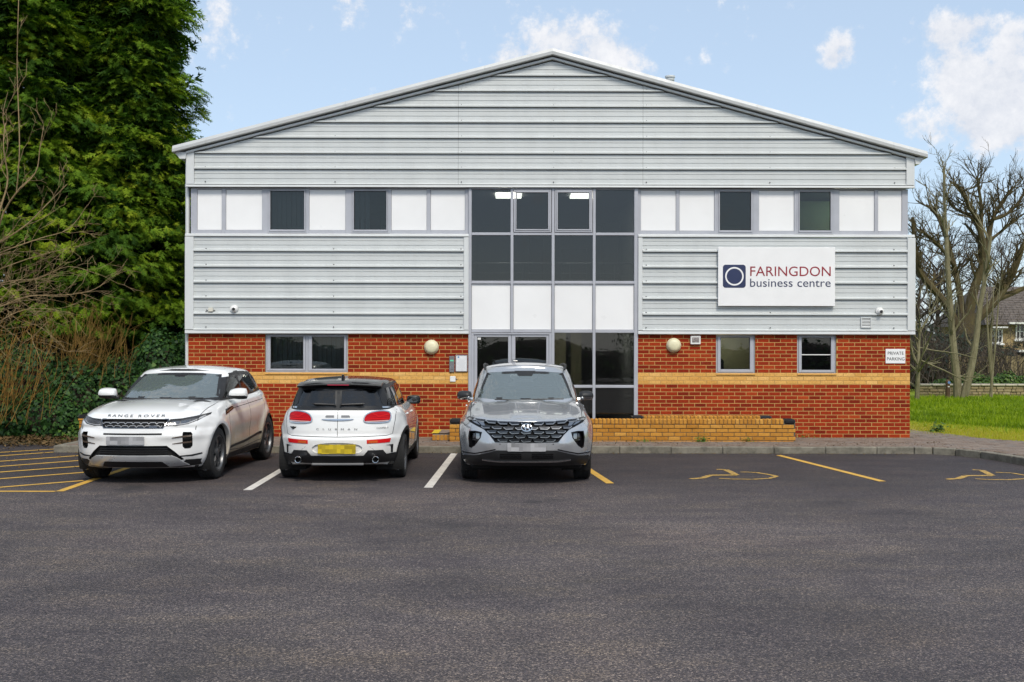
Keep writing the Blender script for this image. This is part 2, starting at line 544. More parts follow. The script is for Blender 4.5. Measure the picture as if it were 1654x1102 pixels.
GLASS_C = glass('clear_window_glass', (.58, .63, .63), 1.5, (.05, .054, .055), .06)
INT_W = simple('interior_wall', (.36, .36, .34), .9)
INT_Y = simple('cream_interior_wall', (.52, .47, .28), .9)
INT_D = simple('dark_interior', (.07, .07, .075), .9)
CARPET = simple('office_carpet', (.05, .052, .06), .95)
CEIL = simple('ceiling_tile', (.34, .34, .34), .9)
LAMP_E = emit('lit_ceiling_panel', (1.0, .95, .80), 6.0)
STEEL = simple('brushed_steel', (.45, .45, .45), .35, .8)
WHITEP = simple('white_plastic', (.74, .74, .72), .4)
GREYP = simple('grey_plastic', (.16, .16, .165), .5)
BLACKP = simple('black_plastic', (.014, .014, .015), .45)
ROOFM = m_clad('roof_sheet', (.33, .35, .36), .5)
SCREW = simple('screw_head', (.06, .06, .065), .5)

# ================================================================== ground
YF = F_PX / 82.0          # plane of the facade
def PX(px): return (px - 827) / 82.0
def PZ(py): return H_EYE - (py - 565) / 82.0
PAV = 0.12
def sheet(name, poly, z, mat, kind='structure', sub=0):
    bm = bmesh.new()
    f = bm.faces.new([bm.verts.new((x, y, z)) for x, y in poly])
    if f.normal.z < 0 or f.calc_area() and (f.normal_update() or f.normal.z < 0): f.normal_flip()
    bmesh.ops.triangulate(bm, faces=bm.faces)
    me = bpy.data.meshes.new(name); bm.to_mesh(me); bm.free()
    return tag(link(name, me, mat), kind=kind)
sheet('ground', [(-900, -900), (900, -900), (900, 1500), (-900, 1500)], -0.06, EARTH)
KP = [(-8.15, 19.25), (7.15, 19.25), (7.45, 19.18), (7.75, 18.95), (8.0, 18.5), (8.17, 17.7), (8.26, 16.8), (8.3, 15.5), (8.3, 9.5)]
sheet('car_park', [(-60, -80), (60, -80), (60, 7), (10, 7.5), (8.6, 9)] + [(x, y + .03) for x, y in reversed(KP)] +
      [(-8.15, 20.6), (-10, 20.9), (-14, 21.2), (-60, 22)], 0.0, ASPHALT)
# painted markings (4 mm sheets)
def stripe(name, a, b, w, mat, z=.004):
    a, b = Vector(a[:2]), Vector(b[:2])
    d = (b - a).normalized(); n = Vector((-d.y, d.x)) * w / 2
    return sheet(name, [tuple(a + n), tuple(a - n), tuple(b - n), tuple(b + n)], z, mat)
def gl(p0, p1, w, mat): return stripe('parking_line', G(*p0), G(*p1), w, mat)
gl((734, 733), (692, 788.5), .115, LINE_W)
gl((500, 733), (400, 793), .115, LINE_W)
gl((912, 733), (986, 781), .11, LINE_Y)
gl((1258, 735), (1426, 777), .11, LINE_Y)
gl((270, 735), (96, 795.5), .11, LINE_Y)
gl((-60, 795.5), (90, 795.5), .10, LINE_Y)
for p0, p1 in (((-60, 736.5), (104, 726)), ((-60, 742.5), (170, 726)), ((-60, 751.5), (215, 731)), ((-60, 760), (200, 740)),
               ((-60, 769), (180, 751)), ((-60, 780), (170, 762)), ((-60, 794), (140, 777.5))):
    a, b = G(*p0), G(*p1)
    xe = min(b.x, -5.98)
    b2 = a + (b - a) * ((xe - a.x) / (b.x - a.x))
    stripe('parking_line', a, b2, .095, LINE_Y)
def blob_poly(name, pts, mat):
    sheet(name, [tuple(G(*p)[:2]) for p in pts], .004, mat)
# worn wheelchair symbols: seated figure and wheel arc
def wheelchair(ox, s=1.0):
    w = .10
    def L(pts, ww=w):
        for a, b in zip(pts[:-1], pts[1:]):
            stripe('bay_symbol', G(ox + a[0] * s, a[1]), G(ox + b[0] * s, b[1]), ww, LINE_F)
    L([(-6, 773.5), (13, 772), (24, 768)]); L([(24, 767.5), (68, 767.2)], .12); L([(68, 767.2), (58, 762), (50, 758.5)]); L([(50, 758.5), (36, 758)])
    arc = [(74 + 0, 762.0), (100, 763), (122, 766.5), (133, 769), (122, 772.3), (95, 774), (60, 773.6), (40, 772.5)]
    for a, b in zip(arc[:-1], arc[1:]):
        stripe('bay_symbol', G(ox + a[0] * s, a[1]), G(ox + b[0] * s, b[1]), .07, LINE_F)
wheelchair(1122)
wheelchair(1536, .98)

# pavement: block paving on a bed
PAVE_POLY = [(-8.05, 19.32)] + [(x - (.0), y + .10) for x, y in KP[1:3]] + [(x + .10, y + .06) for x, y in KP[3:6]] + [(x + .12, y) for x, y in KP[6:]] + \
            [(12.5, 9.5), (12.5, 18.2), (10.6, 19.6), (9.4, 21.2), (8.8, 23.4), (8.4, 27), (7.75, 27), (7.75, YF + .2), (-8.05, YF + .2)]
pave = sheet('pavement', PAVE_POLY, PAV - .012, MORTARD)
def inside(px, py, poly):
    r = np.zeros(np.shape(px), dtype=bool)
    n = len(poly)
    for i in range(n):
        x0, y0 = poly[i]; x1, y1 = poly[(i + 1) % n]
        if y0 == y1: continue
        c = ((y0 > py) != (y1 > py)) & (px < (x1 - x0) * (py - y0) / (y1 - y0) + x0)
        r ^= c
    return r
def boxes_np(C, S, ch=.004, skip_bottom=True):
    """C (n,3) centres, S (n,3) sizes -> bevel-topped blocks, top = +z"""
    n = len(C)
    tx = np.array([[-1, -1], [1, -1], [1, 1], [-1, 1]], dtype=float)
    V = np.zeros((n, 12, 3))
    h = S / 2
    for k in range(4):
        for lev, (zz, inn) in enumerate(((-1, 0), (1, 0), (1, 1))):
            i = lev * 4 + k
            V[:, i, 0] = C[:, 0] + tx[k, 0] * (h[:, 0] - inn * ch)
            V[:, i, 1] = C[:, 1] + tx[k, 1] * (h[:, 1] - inn * ch)
            V[:, i, 2] = C[:, 2] + zz * h[:, 2] - (ch if lev == 1 else 0)
    f = []
    for a in (0, 4):
        for k in range(4):
            f.append((a + k, a + (k + 1) % 4, a + 4 + (k + 1) % 4, a + 4 + k))
    f.append((8, 9, 10, 11))
    F = (np.array(f)[None] + (np.arange(n) * 12)[:, None, None]).reshape(-1, 4)
    return V.reshape(-1, 3), F
xs, ys = [], []
for j, y in enumerate(np.arange(14.0, 27, .102)):
    for x in np.arange(-8.1 + (j % 2) * .101, 12.4, .203):
        xs.append(x); ys.append(y)
xs, ys = np.array(xs), np.array(ys)
ok = inside(xs, ys, PAVE_POLY)
for dx, dy in ((-.1, -.05), (.1, -.05), (.1, .05), (-.1, .05)): ok &= inside(xs + dx, ys + dy, PAVE_POLY)
ok &= ~((xs > -6.5) & (xs < 7.95) & (ys > YF - .05))
xs, ys = xs[ok], ys[ok]
Cc = np.stack([xs, ys, PAV - .03 + RNG.normal(0, .0018, len(xs))], 1)
V, F = boxes_np(Cc, np.tile(np.array([[.196, .096, .06]]), (len(xs), 1)))
tag(np_mesh('paving_blocks', V, F, PAVER, pave), kind='stuff')
# kerb
kerb = empty('kerb', (0, 19.25, 0)); tag(kerb, kind='structure')
def kerb_mesh(L):
    m = MB(); m.box(-L / 2 + .003, L / 2 - .003, 0, .125, -.15, PAV, ch=.012)
    return m.mesh('kerb_stone')
kme = {}
def kerb_piece(a, b):
    a, b = Vector(a), Vector(b)
    L = round((b - a).length, 3)
    if L not in kme:
        kme[L] = kerb_mesh(L); kme[L].materials.append(KERB_M)
    o = bpy.data.objects.new('kerb_stone', kme[L]); COL.objects.link(o); o.parent = kerb
    c = (a + b) / 2
    o.location = (c.x, c.y - 19.25, random.uniform(-.004, .004))
    o.rotation_euler = (0, random.uniform(-.003, .003), math.atan2(b.y - a.y, b.x - a.x))
x = KP[0][0]
while x < 7.15 - .5:
    x2 = min(x + .915, 7.15); kerb_piece((x, 19.25), (x2, 19.25)); x = x2
for a, b in zip(KP[1:-1], KP[2:]):
    a, b = Vector(a), Vector(b); n = max(1, round((b - a).length / .8))
    for i in range(n): kerb_piece(a + (b - a) * i / n, a + (b - a) * (i + 1) / n)
y = 19.4
while y < 21.0:
    kerb_piece((-8.15, y + .8), (-8.15, y)); y += .8

# lawn beside the building with a gentle rise
def lawn_z(x, y):
    return PAV - .02 + .16 * np.clip((y - 22) / 9, 0, 1) + .02 * np.sin(x * 1.3) * np.sin(y * .9)
gx, gy = np.meshgrid(np.linspace(7.9, 60, 90), np.linspace(9, 75, 110))
gz = lawn_z(gx, gy)
ed = np.clip((gx + gy * .62 - 22.1) * 1.2, -1, 0)     # dips under the paving at its edge
gz = gz + ed * .25
V = np.stack([gx.ravel(), gy.ravel(), gz.ravel()], 1)
ii = np.arange(109)[:, None] * 90 + np.arange(89)[None]
F = np.stack([ii, ii + 1, ii + 91, ii + 90], -1).reshape(-1, 4)
tag(np_mesh('lawn', V, F, TURF, smooth=True), kind='structure')

# ================================================================== office building
bld = empty('office_building', (0, YF, 0), label='two-storey gabled office with silver cladding above a red brick base', cat='building')
def W(mb, name, mats, parent=bld, smooth=0, **kw):
    """mesh given in world coordinates, parented to the building (whose origin sits at the facade foot)"""
    o = mb.build(name, mats, parent, smooth, **kw)
    if parent is bld: o.location = (0, -YF, 0)
    return o
XL, XR = PX(304), PX(1470)
CR = .075
# --- brick base
open_l = [(PX(428), PX(562), 1.385)]
open_r = [(PX(1156.5), PX(1220), 1.385), (PX(1287.6), PX(1351), 1.385)]
NC = 27
brick_list = []
for (x0, x1, ops) in ((XL, PX(757), open_l), (PX(1030), XR, open_r)):
    for k in range(NC):
        z = PAV - .004 + k * CR
        buff = 14 <= k <= 16
        segs = [(x0, x1)]
        if k >= 17:
            segs, a = [], x0
            for (oa, ob, _) in ops:
                segs.append((a, oa)); a = ob
            segs.append((a, x1))
        for (a, b) in segs:
            st = x0 - (.1125 if k % 2 else 0)
            n = int((b - st) / .225) + 2
            for i in range(n):
                u, v = st + i * .225 + .006, st + i * .225 + .219
                u, v = max(u, a + .002), min(v, b - .002)
                if v - u > .03: brick_list.append((u, v, z + .005, buff))
bws = []
for (x0, x1, ops) in ((XL, PX(757), open_l), (PX(1030), XR, open_r)):
    wallb = MB()
    a = x0 + .001
    top = PAV + NC * CR
    wallb.box(x0 + .001, x1 - .001, YF + .0035, YF + .25, -.2, 1.385)
    for (oa, ob, _) in ops:
        wallb.box(a, oa, YF + .0035, YF + .25, 1.385, top); a = ob
    wallb.box(a, x1 - .001, YF + .0035, YF + .25, 1.385, top)
    bws.append(W(wallb, 'brick_wall', MORTAR))
bw = bws[0]
BD = .03
def brick_geo(L, Hh=.063, ch=.003):
    m = MB()
    x, z = L / 2, Hh / 2
    vs = [(-x, BD, -z), (x, BD, -z), (x, BD, z), (-x, BD, z), (-x, ch, -z), (x, ch, -z), (x, ch, z), (-x, ch, z),
          (-x + ch, 0, -z + ch), (x - ch, 0, -z + ch), (x - ch, 0, z - ch), (-x + ch, 0, z - ch)]
    fs = []
    for a in (0, 4):
        for k in range(4): fs.append((a + k, a + (k + 1) % 4, a + 4 + (k + 1) % 4, a + 4 + k))
    fs.append((8, 9, 10, 11))
    m.add(vs, fs)
    return m
def visible(b):
    u, v, z, bf = b
    px = 827 + (u + v) / 2 * 82; py = 565 - (z - H_EYE) * 82
    if v - u < .2: return False
    if px < 432 and py > 590: return False
    if 452 < px < 678 and py > 606: return False
    if 700 < px < 757 and 560 < py < 640 and px > 720: return False
    if 955 < px < 1290 and py > 668: return False
    return True
cand = sorted([i for i, b in enumerate(brick_list) if visible(b)], key=lambda i: abs((brick_list[i][0] + brick_list[i][1]) / 2) + .3 * abs(brick_list[i][2] - 1.2))
single = set(cand[:300])
bmesh_cache = {}
def brick_obj(u, v, z, mat, parent, y=0.0, key='r', ch=.003, name='brick', Hh=.063):
    L = round(v - u, 3)
    k = (L, key, Hh)
    if k not in bmesh_cache:
        bmesh_cache[k] = brick_geo(L, Hh, ch).mesh('brick'); bmesh_cache[k].materials.append(mat)
    o = bpy.data.objects.new(name, bmesh_cache[k]); COL.objects.link(o); o.parent = parent
    o.location = ((u + v) / 2, y + random.uniform(-.0015, .0015), z + Hh / 2)
    return o
rest = MB()
for i, (u, v, z, bf) in enumerate(brick_list):
    if i in single:
        brick_obj(u, v, z, BUFF if bf else RED, bws[0 if u < 1 else 1], YF, 'b' if bf else 'r')
    else:
        g = brick_geo(v - u)
        rest.add([(a + (u + v) / 2, b + YF + random.uniform(-.0015, .0015), c + z + .0315) for a, b, c in g.v], g.f, 1 if bf else 0)
tag(rest.build('bricks', [RED, BUFF], bw), kind='stuff')

# --- side and rear walls, floors (the shell of the place)
DEP = 22.0
YB = YF + DEP
TOPL = PZ(245)
sh = MB()
sh.box(XL, XL + .2, YF + .25, YB, -.2, TOPL); sh.box(XR - .2, XR, YF + .25, YB, -.2, TOPL)
sh.box(XL, XR, YB - .2, YB, -.2, TOPL)
W(sh, 'side_wall', CLAD)
fl = MB(); fl.box(XL + .2, XR - .2, YF + .26, YB - .2, -.1, .13)
fl.box(XL + .2, PX(757), YF + .12, YF + 8, 2.5, 2.72); fl.box(PX(1030), XR - .2, YF + .12, YF + 8, 2.5, 2.72); fl.box(PX(757), PX(1030), YF + .9, YF + 8, 2.5, 2.72)
W(fl, 'floor_slab', CARPET)
ce = MB(); ce.box(XL + .2, XR - .2, YF + .1, YF + 8, 5.03, 5.10); ce.box(XL + .2, PX(757) - .1, YF + .27, YF + 8, 2.40, 2.498); ce.box(PX(1030) + .1, XR - .2, YF + .27, YF + 8, 2.40, 2.498)
ce.box(PX(757), PX(1030), YF + .9, YF + 8, 2.44, 2.498)
W(ce, 'ceiling', CEIL)
iw = MB()
iw.box(XL + .2, XR - .2, YF + 6.5, YF + 6.6, .13, 5.03)
iw.box(PX(757) - .12, PX(757) - .02, YF + .3, YF + 6.5, .13, 5.03); iw.box(PX(1030) + .02, PX(1030) + .12, YF + .3, YF + 6.5, .13, 5.03)
W(iw, 'interior_wall', INT_W)
iy = MB(); iy.box(PX(1130), PX(1250), YF + 2.2, YF + 2.26, .13, 2.40); iy.box(PX(1250), PX(1250) + .06, YF + .3, YF + 2.2, .13, 2.40)
iy.box(PX(900), PX(926), YF + 3.0, YF + 3.06, .13, 2.44); iy.box(PX(938), PX(958), YF + 3.6, YF + 3.66, .13, 2.44)
W(iy, 'partition_wall', INT_Y)
# lit ceiling panels behind the top glazing
for px0, px1 in ((800, 842), (921, 953)):
    k = (YF + .9) / YF
    x0, x1 = PX(px0) * k, PX(px1) * k
    m = MB(); m.box(x0, x1, YF + .62, YF + 1.22, 4.985, 5.029, ch=.01)
    W(m, 'ceiling_light', LAMP_E)
# luminaires further inside, out of view, added to brighten the rooms
for (x0, x1, y0, y1, z, e) in ((PX(1170), PX(1205), 1.2, 1.8, 2.355, 0), (PX(440), PX(480), 1.2, 1.8, 2.355, 0), (PX(520), PX(560), 1.2, 1.8, 2.355, 0), 
                                (PX(900), PX(940), 1.6, 2.2, 2.395, 0), (PX(790), PX(830), 2.6, 3.2, 2.395, 0), (PX(980), PX(1010), 2.0, 2.6, 2.395, 0)):
    m = MB(); m.box(x0, x1, YF + y0, YF + y1, z, z + .044, ch=.01); W(m, 'ceiling_light', LAMP_E)
m = MB(); m.box(PX(1372), PX(1404), YF + .5, YF + 1.1, 4.985, 5.029, ch=.01); W(m, 'ceiling_light', LAMP_E)  # unseen lamp added beside the window to light the green board
# landing balustrade and a few things upstairs
rl = MB()
for k, z in enumerate((2.86, 3.0, 3.14, 3.28, 3.42, 3.62)):
    rl.tube([(PX(757), YF + 1.0, z), (PX(1030), YF + 1.0, z)], .008 if k < 5 else .022, 6)
for px in (762, 845, 925, 1000): rl.tube([(PX(px), YF + 1.0, 2.72), (PX(px), YF + 1.0, 3.62)], .016, 6)
W(rl, 'balustrade', STEEL)
cb = MB(); cb.box(PX(925), PX(968), YF + 4.0, YF + 4.5, 2.72, 4.2); cb.box(PX(862), PX(890), YF + 5.5, YF + 6.0, 2.72, 4.6)
cb.box(PX(995), PX(1024), YF + 3.0, YF + 3.5, 2.72, 4.7)
W(cb, 'cupboard', INT_D)

# --- profiled cladding
def clad_profile(z_top, z_bot, ribs):
    """list of (z, y offset; negative = proud) from the top down. ribs: z of the shadow line under each rib"""
    pr = [(z_top, 0.0)]
    edges = list(ribs) + [z_bot - .03]
    top = z_top
    for k, zr in enumerate(edges):
        h = top - zr
        def at(f): return zr + h * f
        if h > .16:
            for f in (.74, .44):
                zc = at(f)
                if k == 0 and top - zc < .04: continue
                pr += [(zc + .010, 0.0), (zc + .003, .009), (zc - .003, .009), (zc - .006, 0.0)]
        pr += [(zr + .062, 0.0), (zr + .040, -.040), (zr + .014, -.040)]
        if k < len(ribs): pr += [(zr + .010, .03), (zr - .006, .03), (zr - .010, 0.0)]
        top = zr
    pr = [p for i, p in enumerate(pr) if p[0] <= z_top]
    out = [pr[0]]
    for p in pr[1:]:
        if p[0] < out[-1][0] - 1e-4: out.append(p)
    return [p for p in out if p[0] >= z_bot] + [(z_bot, out[-1][1])]
def roofline(x):
    """height of the top of the verge at x, measured from the photo"""
    ax, az = PX(891.4), PZ(81)
    lx, lz = PX(282), PZ(238.8); rx, rz = PX(1492.5), PZ(245.5)
    return az + (lz - az) * (ax - x) / (ax - lx) if x < ax else az + (rz - az) * (x - ax) / (rx - ax)
AX = PX(891.4)
def xlim(z, drop):
    zz = z + drop
    ax, az = PX(891.4), PZ(81)
    lx, lz = PX(282), PZ(238.8); rx, rz = PX(1492.5), PZ(245.5)
    t1 = (az - zz) / (az - lz); t2 = (az - zz) / (az - rz)
    return ax - max(t1, 0) * (ax - lx), ax + max(t2, 0) * (rx - ax)
YC = YF - .045
def clad_sheet(prof, x0, x1, name='cladding_panel', gable=False, mat=CLAD):
    m = MB()
    rows = []
    for (z, dy) in prof:
        a, b = x0, x1
        if gable:
            la, lb = xlim(z, .228)
            a, b = min(max(x0, la), x1), max(min(x1, lb), x0)
        rows.append((a, b, z, dy))
    for (a, b, z, dy), (a2, b2, z2, dy2) in zip(rows[:-1], rows[1:]):
        if b - a < 1e-3 and b2 - a2 < 1e-3: continue
        m.add([(a, YC + dy, z), (a2, YC + dy2, z2), (b2, YC + dy2, z2), (b, YC + dy, z)], [(0, 1, 2, 3)])
    return W(m, name, mat)
up_ribs = [PZ(v) for v in (100.2, 125, 150, 175.1, 200.2, 225.4, 250.4, 275.5)]
up_prof = clad_profile(PZ(95), PZ(299.5), up_ribs)
seams = [PX(314.5), PX(739.8), PX(1037.5), PX(1461.5)]
for a, b in zip(seams[:-1], seams[1:]):
    clad_sheet(up_prof, a + .002, b - .002, gable=True)
mid_ribs = [PZ(v) for v in (408, 433.4, 458.8, 484.2, 509.6)]
mid_prof = clad_profile(PZ(384), PZ(534), mid_ribs)
clad_sheet(mid_prof, PX(314), PX(749))
clad_sheet(mid_prof, PX(1037), PX(1464))
bk = MB()      # liner behind the sheets
bk.box(PX(305), PX(757), YF + .01, YF + .08, PZ(539), PZ(384)); bk.box(PX(1030), PX(1468), YF + .01, YF + .08, PZ(539), PZ(384))
bk.prism([(PX(304), PZ(303)), (PX(1470), PZ(303)), (PX(1470), PZ(250)), (AX, PZ(96)), (PX(304), PZ(250))], 'y', YF + .01, YF + .1)
W(bk, 'liner_wall', GASKET)
# screws (too small to pick apart): one joined part
scr = MB()
def scr_at(px, py):
    scr.lathe([(.0, -.012), (.011, -.010), (.013, 0)], 6, (PX(px), YC - .012, PZ(py)), 'y')
for zr in (407, 432.4, 457.8, 483.2, 508.6, 533):
    for px in (334, 539.5, 744.5, 1043, 1243, 1442): scr_at(px, zr - 4)
for i, zr in enumerate((125, 150, 175.1, 200.2, 225.4, 250.4, 275.5, 299)):
    for px in (332.5, 541.5, 745, 893.5, 1043, 1242, 1443):
        la, lb = xlim(PZ(zr), .3)
        if la < PX(px) < lb: scr_at(px, zr - 4)
tag(W(scr, 'screws', SCREW), kind='stuff')
# --- flashings and trims
def flash(x0, x1, z0, z1, proud=.075, name='drip_flashing', back=.03):
    m = MB(); m.prism([(YF + back, z0 + .012), (YF - proud + .012, z0), (YF - proud, z0 + .01), (YF - proud + .004, z1 - .012), (YF - .05, z1), (YF + back, z1)], 'x', x0, x1)
    return W(m, name, TRIM)
flash(PX(300.5), PX(757), PZ(540), PZ(534), .085)
flash(PX(1030), PX(1476), PZ(540), PZ(534), .085)
flash(PX(300.5), PX(757), PZ(383.5), PZ(378.5), .08)
flash(PX(1030), PX(1475), PZ(383.5), PZ(378.5), .08)
flash(PX(302), PX(1474.5), PZ(304.2), PZ(299.5), .09)
def trimbox(x0, x1, z0, z1, proud=.075, name='corner_trim', back=.25):
    m = MB(); m.box(x0, x1, YF - proud, YF + back, z0, z1, ch=.006); return W(m, name, TRIM)
trimbox(PX(300), PX(314), PZ(533.5), PZ(384)); trimbox(PX(1463.5), PX(1476.5), PZ(533.5), PZ(384))
trimbox(PX(749), PX(757), PZ(533.5), PZ(384), .07, 'edge_trim', .05); trimbox(PX(1030), PX(1037), PZ(533.5), PZ(384), .07, 'edge_trim', .05)
def gtrim(x0, x1, name='corner_trim'):
    m = MB(); m.prism([(x0, PZ(299)), (x1, PZ(299)), (x1, roofline(x1) - .17), (x0, roofline(x0) - .17)], 'y', YF - .075, YF + .25); return W(m, name, TRIM)
gtrim(PX(302), PX(314.5)); gtrim(PX(1461.5), PX(1474.5))
VERGE = m_clad('verge_flashing', (.50, .515, .515), .5)
# --- verge: capped bargeboard with a shadow gap and an inner strip
def sweep(sec, a, b, name, mat):
    """sec: (drop below the roofline, y) polygon swept along the straight verge from x=a to x=b"""
    m = MB()
    n = len(sec)
    vs = [(a, y, roofline(a) - d) for d, y in sec] + [(b, y, roofline(b) - d) for d, y in sec]
    m.add(vs, [tuple(range(n)), tuple(range(2 * n - 1, n - 1, -1))] + [(i, i + n, (i + 1) % n + n, (i + 1) % n) for i in range(n)])
    return W(m, name, mat, weld=True)
cap_sec = [(.0, YF + .25), (.0, YF - .14), (.006, YF - .165), (.064, YF - .185), (.070, YF - .195), (.126, YF - .19), (.134, YF - .17), (.134, YF + .25)]
in_sec = [(.158, YF + .1), (.158, YF - .095), (.164, YF - .105), (.202, YF - .105), (.207, YF - .07), (.207, YF + .1)]
gapm = [(.134, YF + .2), (.134, YF - .01), (.158, YF - .01), (.158, YF + .2)]
lefts = [PX(282), PX(336), PX(559.5), PX(783), AX]
rights = [AX, PX(1002), PX(1219), PX(1438), PX(1492.5)]
for pts in (lefts, rights):
    for a, b in zip(pts[:-1], pts[1:]): sweep(cap_sec, a + (.0015 if a != AX else 0), b - (.0015 if b != AX else 0), 'verge_capping', VERGE)
sweep(in_sec, PX(302), AX, 'verge_strip', TRIM); sweep(in_sec, AX, PX(1474.5), 'verge_strip', TRIM)
sweep(gapm, PX(302), AX, 'verge_gap_shade', GASKET); sweep(gapm, AX, PX(1474.5), 'verge_gap_shade', GASKET)  # black strip fills the gap in place of its shade
# --- roof sheets and gutters
for (xa, xb) in ((PX(284), AX), (AX, PX(1491))):
    m = MB(); za, zb = roofline(xa), roofline(xb)
    m.add([(xa, YF + .25, za - .012), (xb, YF + .25, zb - .012), (xb, YB, zb - .012), (xa, YB, za - .012),
           (xa, YF + .25, za - .13), (xb, YF + .25, zb - .13), (xb, YB, zb - .13), (xa, YB, za - .13)],
          [(0, 1, 2, 3), (7, 6, 5, 4), (0, 4, 5, 1), (1, 5, 6, 2), (2, 6, 7, 3), (3, 7, 4, 0)])
    W(m, 'roof', ROOFM, weld=True)
for xa, xb, zz in ((PX(284), PX(303), roofline(PX(290)) - .14), (PX(1474), PX(1490), roofline(PX(1485)) - .14)):
    s = -1 if xa < 0 else 1
    m = MB(); m.prism([(xa, zz), (xb, zz), (xb - .02 if s < 0 else xb - .10, zz - .13), (xa + .10 if s < 0 else xa + .02, zz - .13)], 'y', YF - .10, YB)
    W(m, 'gutter', TRIM)
dp = MB(); dp.tube([(PX(300.2), YF + .10, PZ(258)), (PX(300.2), YF + .10, .1)], .042, 14)
for zz in (PZ(300), PZ(405), PZ(486), PZ(510), PZ(620)): dp.tube([(PX(300.2), YF + .10, zz - .03), (PX(300.2), YF + .10, zz + .03)], .05, 14)
W(dp, 'downpipe', TRIM, smooth=40)
vp = MB(); kx = 26.5 / YF
vx, vz0, vz1 = PX(1081.5) * kx, H_EYE + (565 - 142) / F_PX * 26.5, H_EYE + (565 - 122) / F_PX * 26.5
vp.lathe([(.085, vz0), (.085, vz1 - .13), (.11, vz1 - .12), (.115, vz1 - .09), (.095, vz1 - .085), (.095, vz1 - .06), (.125, vz1 - .05), (.125, vz1 - .012), (.0, vz1)], 18, (vx, 26.5, 0))
W(vp, 'vent_pipe', TRIM, smooth=40)

# --- glazing
def frame_ring(x0, x1, z0, z1, g, y0, y1, mb=None, ch=.004):
    """rectangular frame with member widths g=(l, r, b, t)"""
    m = mb or MB(); l, r, b, t = g
    m.box(x0, x0 + l, y0, y1, z0, z1, ch=ch); m.box(x1 - r, x1, y0, y1, z0, z1, ch=ch)
    m.box(x0 + l, x1 - r, y0, y1, z0, z0 + b, ch=ch); m.box(x0 + l, x1 - r, y0, y1, z1 - t, z1, ch=ch)
    return m
def pane(x0, x1, z0, z1, y, mat, parent=bld, name='pane', th=.014):
    m = MB(); m.box(x0 - .006, x1 + .006, y, y + th, z0 - .006, z1 + .006)
    return W(m, name, mat, parent)
def window(xo, yo, xg, yg, yface, gmat, parent=bld, name='window', yb=.07):
    """outer px ranges xo, yo and glass px ranges xg, yg"""
    x0, x1, z0, z1 = PX(xo[0]), PX(xo[1]), PZ(yo[1]), PZ(yo[0])
    a, b, c, d = PX(xg[0]), PX(xg[1]), PZ(yg[1]), PZ(yg[0])
    m = MB()
    frame_ring(x0, x1, z0, z1, (.028, .028, .03, .028), yface, yface + yb, m)
    frame_ring(x0 + .03, x1 - .03, z0 + .032, z1 - .03, (a - x0 - .03, x1 - .03 - b, c - z0 - .032, z1 - .03 - d), yface - .012, yface + yb - .01, m)
    w = W(m, name, FRAME, parent)
    pane(a, b, c, d, yface + .018, gmat, w)
    g = MB(); frame_ring(a - .001, b + .001, c - .001, d + .001, (.009,) * 4, yface + .008, yface + .02, g, 0)
    W(g, 'gasket', GASKET, w)
    return w
def blind(x0, x1, z0, z1, y, parent=bld):
    m = MB(); n = max(3, int((x1 - x0) / .085))
    for i in range(n):
        a = x0 + (x1 - x0) * i / n
        m.add([(a, y, z0), (a + .075, y + .035, z0), (a + .075, y + .035, z1), (a, y, z1)], [(0, 1, 2, 3)])
    return W(m, 'vertical_blind', BLINDM, parent)
BLINDM = simple('grey_blind_fabric', (.36, .40, .43), .9, 0, .06)
YR = YF + .012
# first-floor ribbon
for side in (0, 1):
    x0, x1 = (PX(307.5), PX(757)) if not side else (PX(1030), PX(1466.5))
    cells = ([('p', 317.6, 357.3), ('p', 364, 422.5), ('w', 431.8, 495), ('p', 498.7, 557.2), ('w', 566.8, 627.8), ('p', 631.5, 688.8), ('p', 695, 750.6)] if not side else
             [('p', 1035, 1091.8), ('p', 1097.5, 1153.8), ('w', 1158, 1217), ('p', 1226, 1282.8), ('w', 1287, 1345.5), ('p', 1355.8, 1412.5), ('p', 1418.5, 1457)])
    zt, zb = PZ(304.6), PZ(378)
    edges = [x0] + [v for c in cells for v in (PX(c[1]), PX(c[2]))] + [x1]
    for i in range(0, len(edges), 2):
        if edges[i + 1] - edges[i] > .002:
            m = MB(); m.box(edges[i], edges[i + 1], YR, YR + .09, zb, zt, ch=.004); W(m, 'mullion', FRAME)
    for c in cells:
        a, b = PX(c[1]), PX(c[2])
        if c[0] == 'p':
            for za, zc in ((zb, PZ(372.4)), (PZ(306.5), zt)):
                m = MB(); m.box(a, b, YR + .001, YR + .09, za, zc, ch=.003); W(m, 'transom', FRAME)
    for c in cells:
        a, b = PX(c[1]), PX(c[2])
        if c[0] == 'p':
            q = MB(); q.box(a + .003, b - .003, YR + .022, YR + .06, PZ(372), PZ(307), ch=.002); W(q, 'infill_panel', PANELW)
            q = MB(); q.box(a - .001, b + .001, YR + .04, YR + .07, PZ(372.4), PZ(306.5)); W(q, 'panel_backing', GASKET)
        else:
            d = (c[2] - c[1])
            window((c[1], c[2]), (304.8, 377.6), (c[1] + 4.3, c[2] - 4.2), (309, 371.6), YR - .004, GLASS_C)
for a, b in ((436, 491), (571, 596)): blind(PX(a), PX(b), PZ(373), PZ(307), YF + .22)
for a, b in ((436, 491), (501, 555)): blind(PX(a), PX(b), PZ(598), PZ(543), YF + .30)
sb = MB(); sb.box(PX(574), PX(610), YF + .5, YF + .54, PZ(371), PZ(349)); W(sb, 'desk_screen', INT_D)
gb = MB(); gb.box(PX(1296), PX(1420), YF + 1.5, YF + 1.53, 2.75, 4.98); W(gb, 'glow_board', simple('green_board', (.32, .46, .26), .8))  # green board added to stand in for the glow in the window
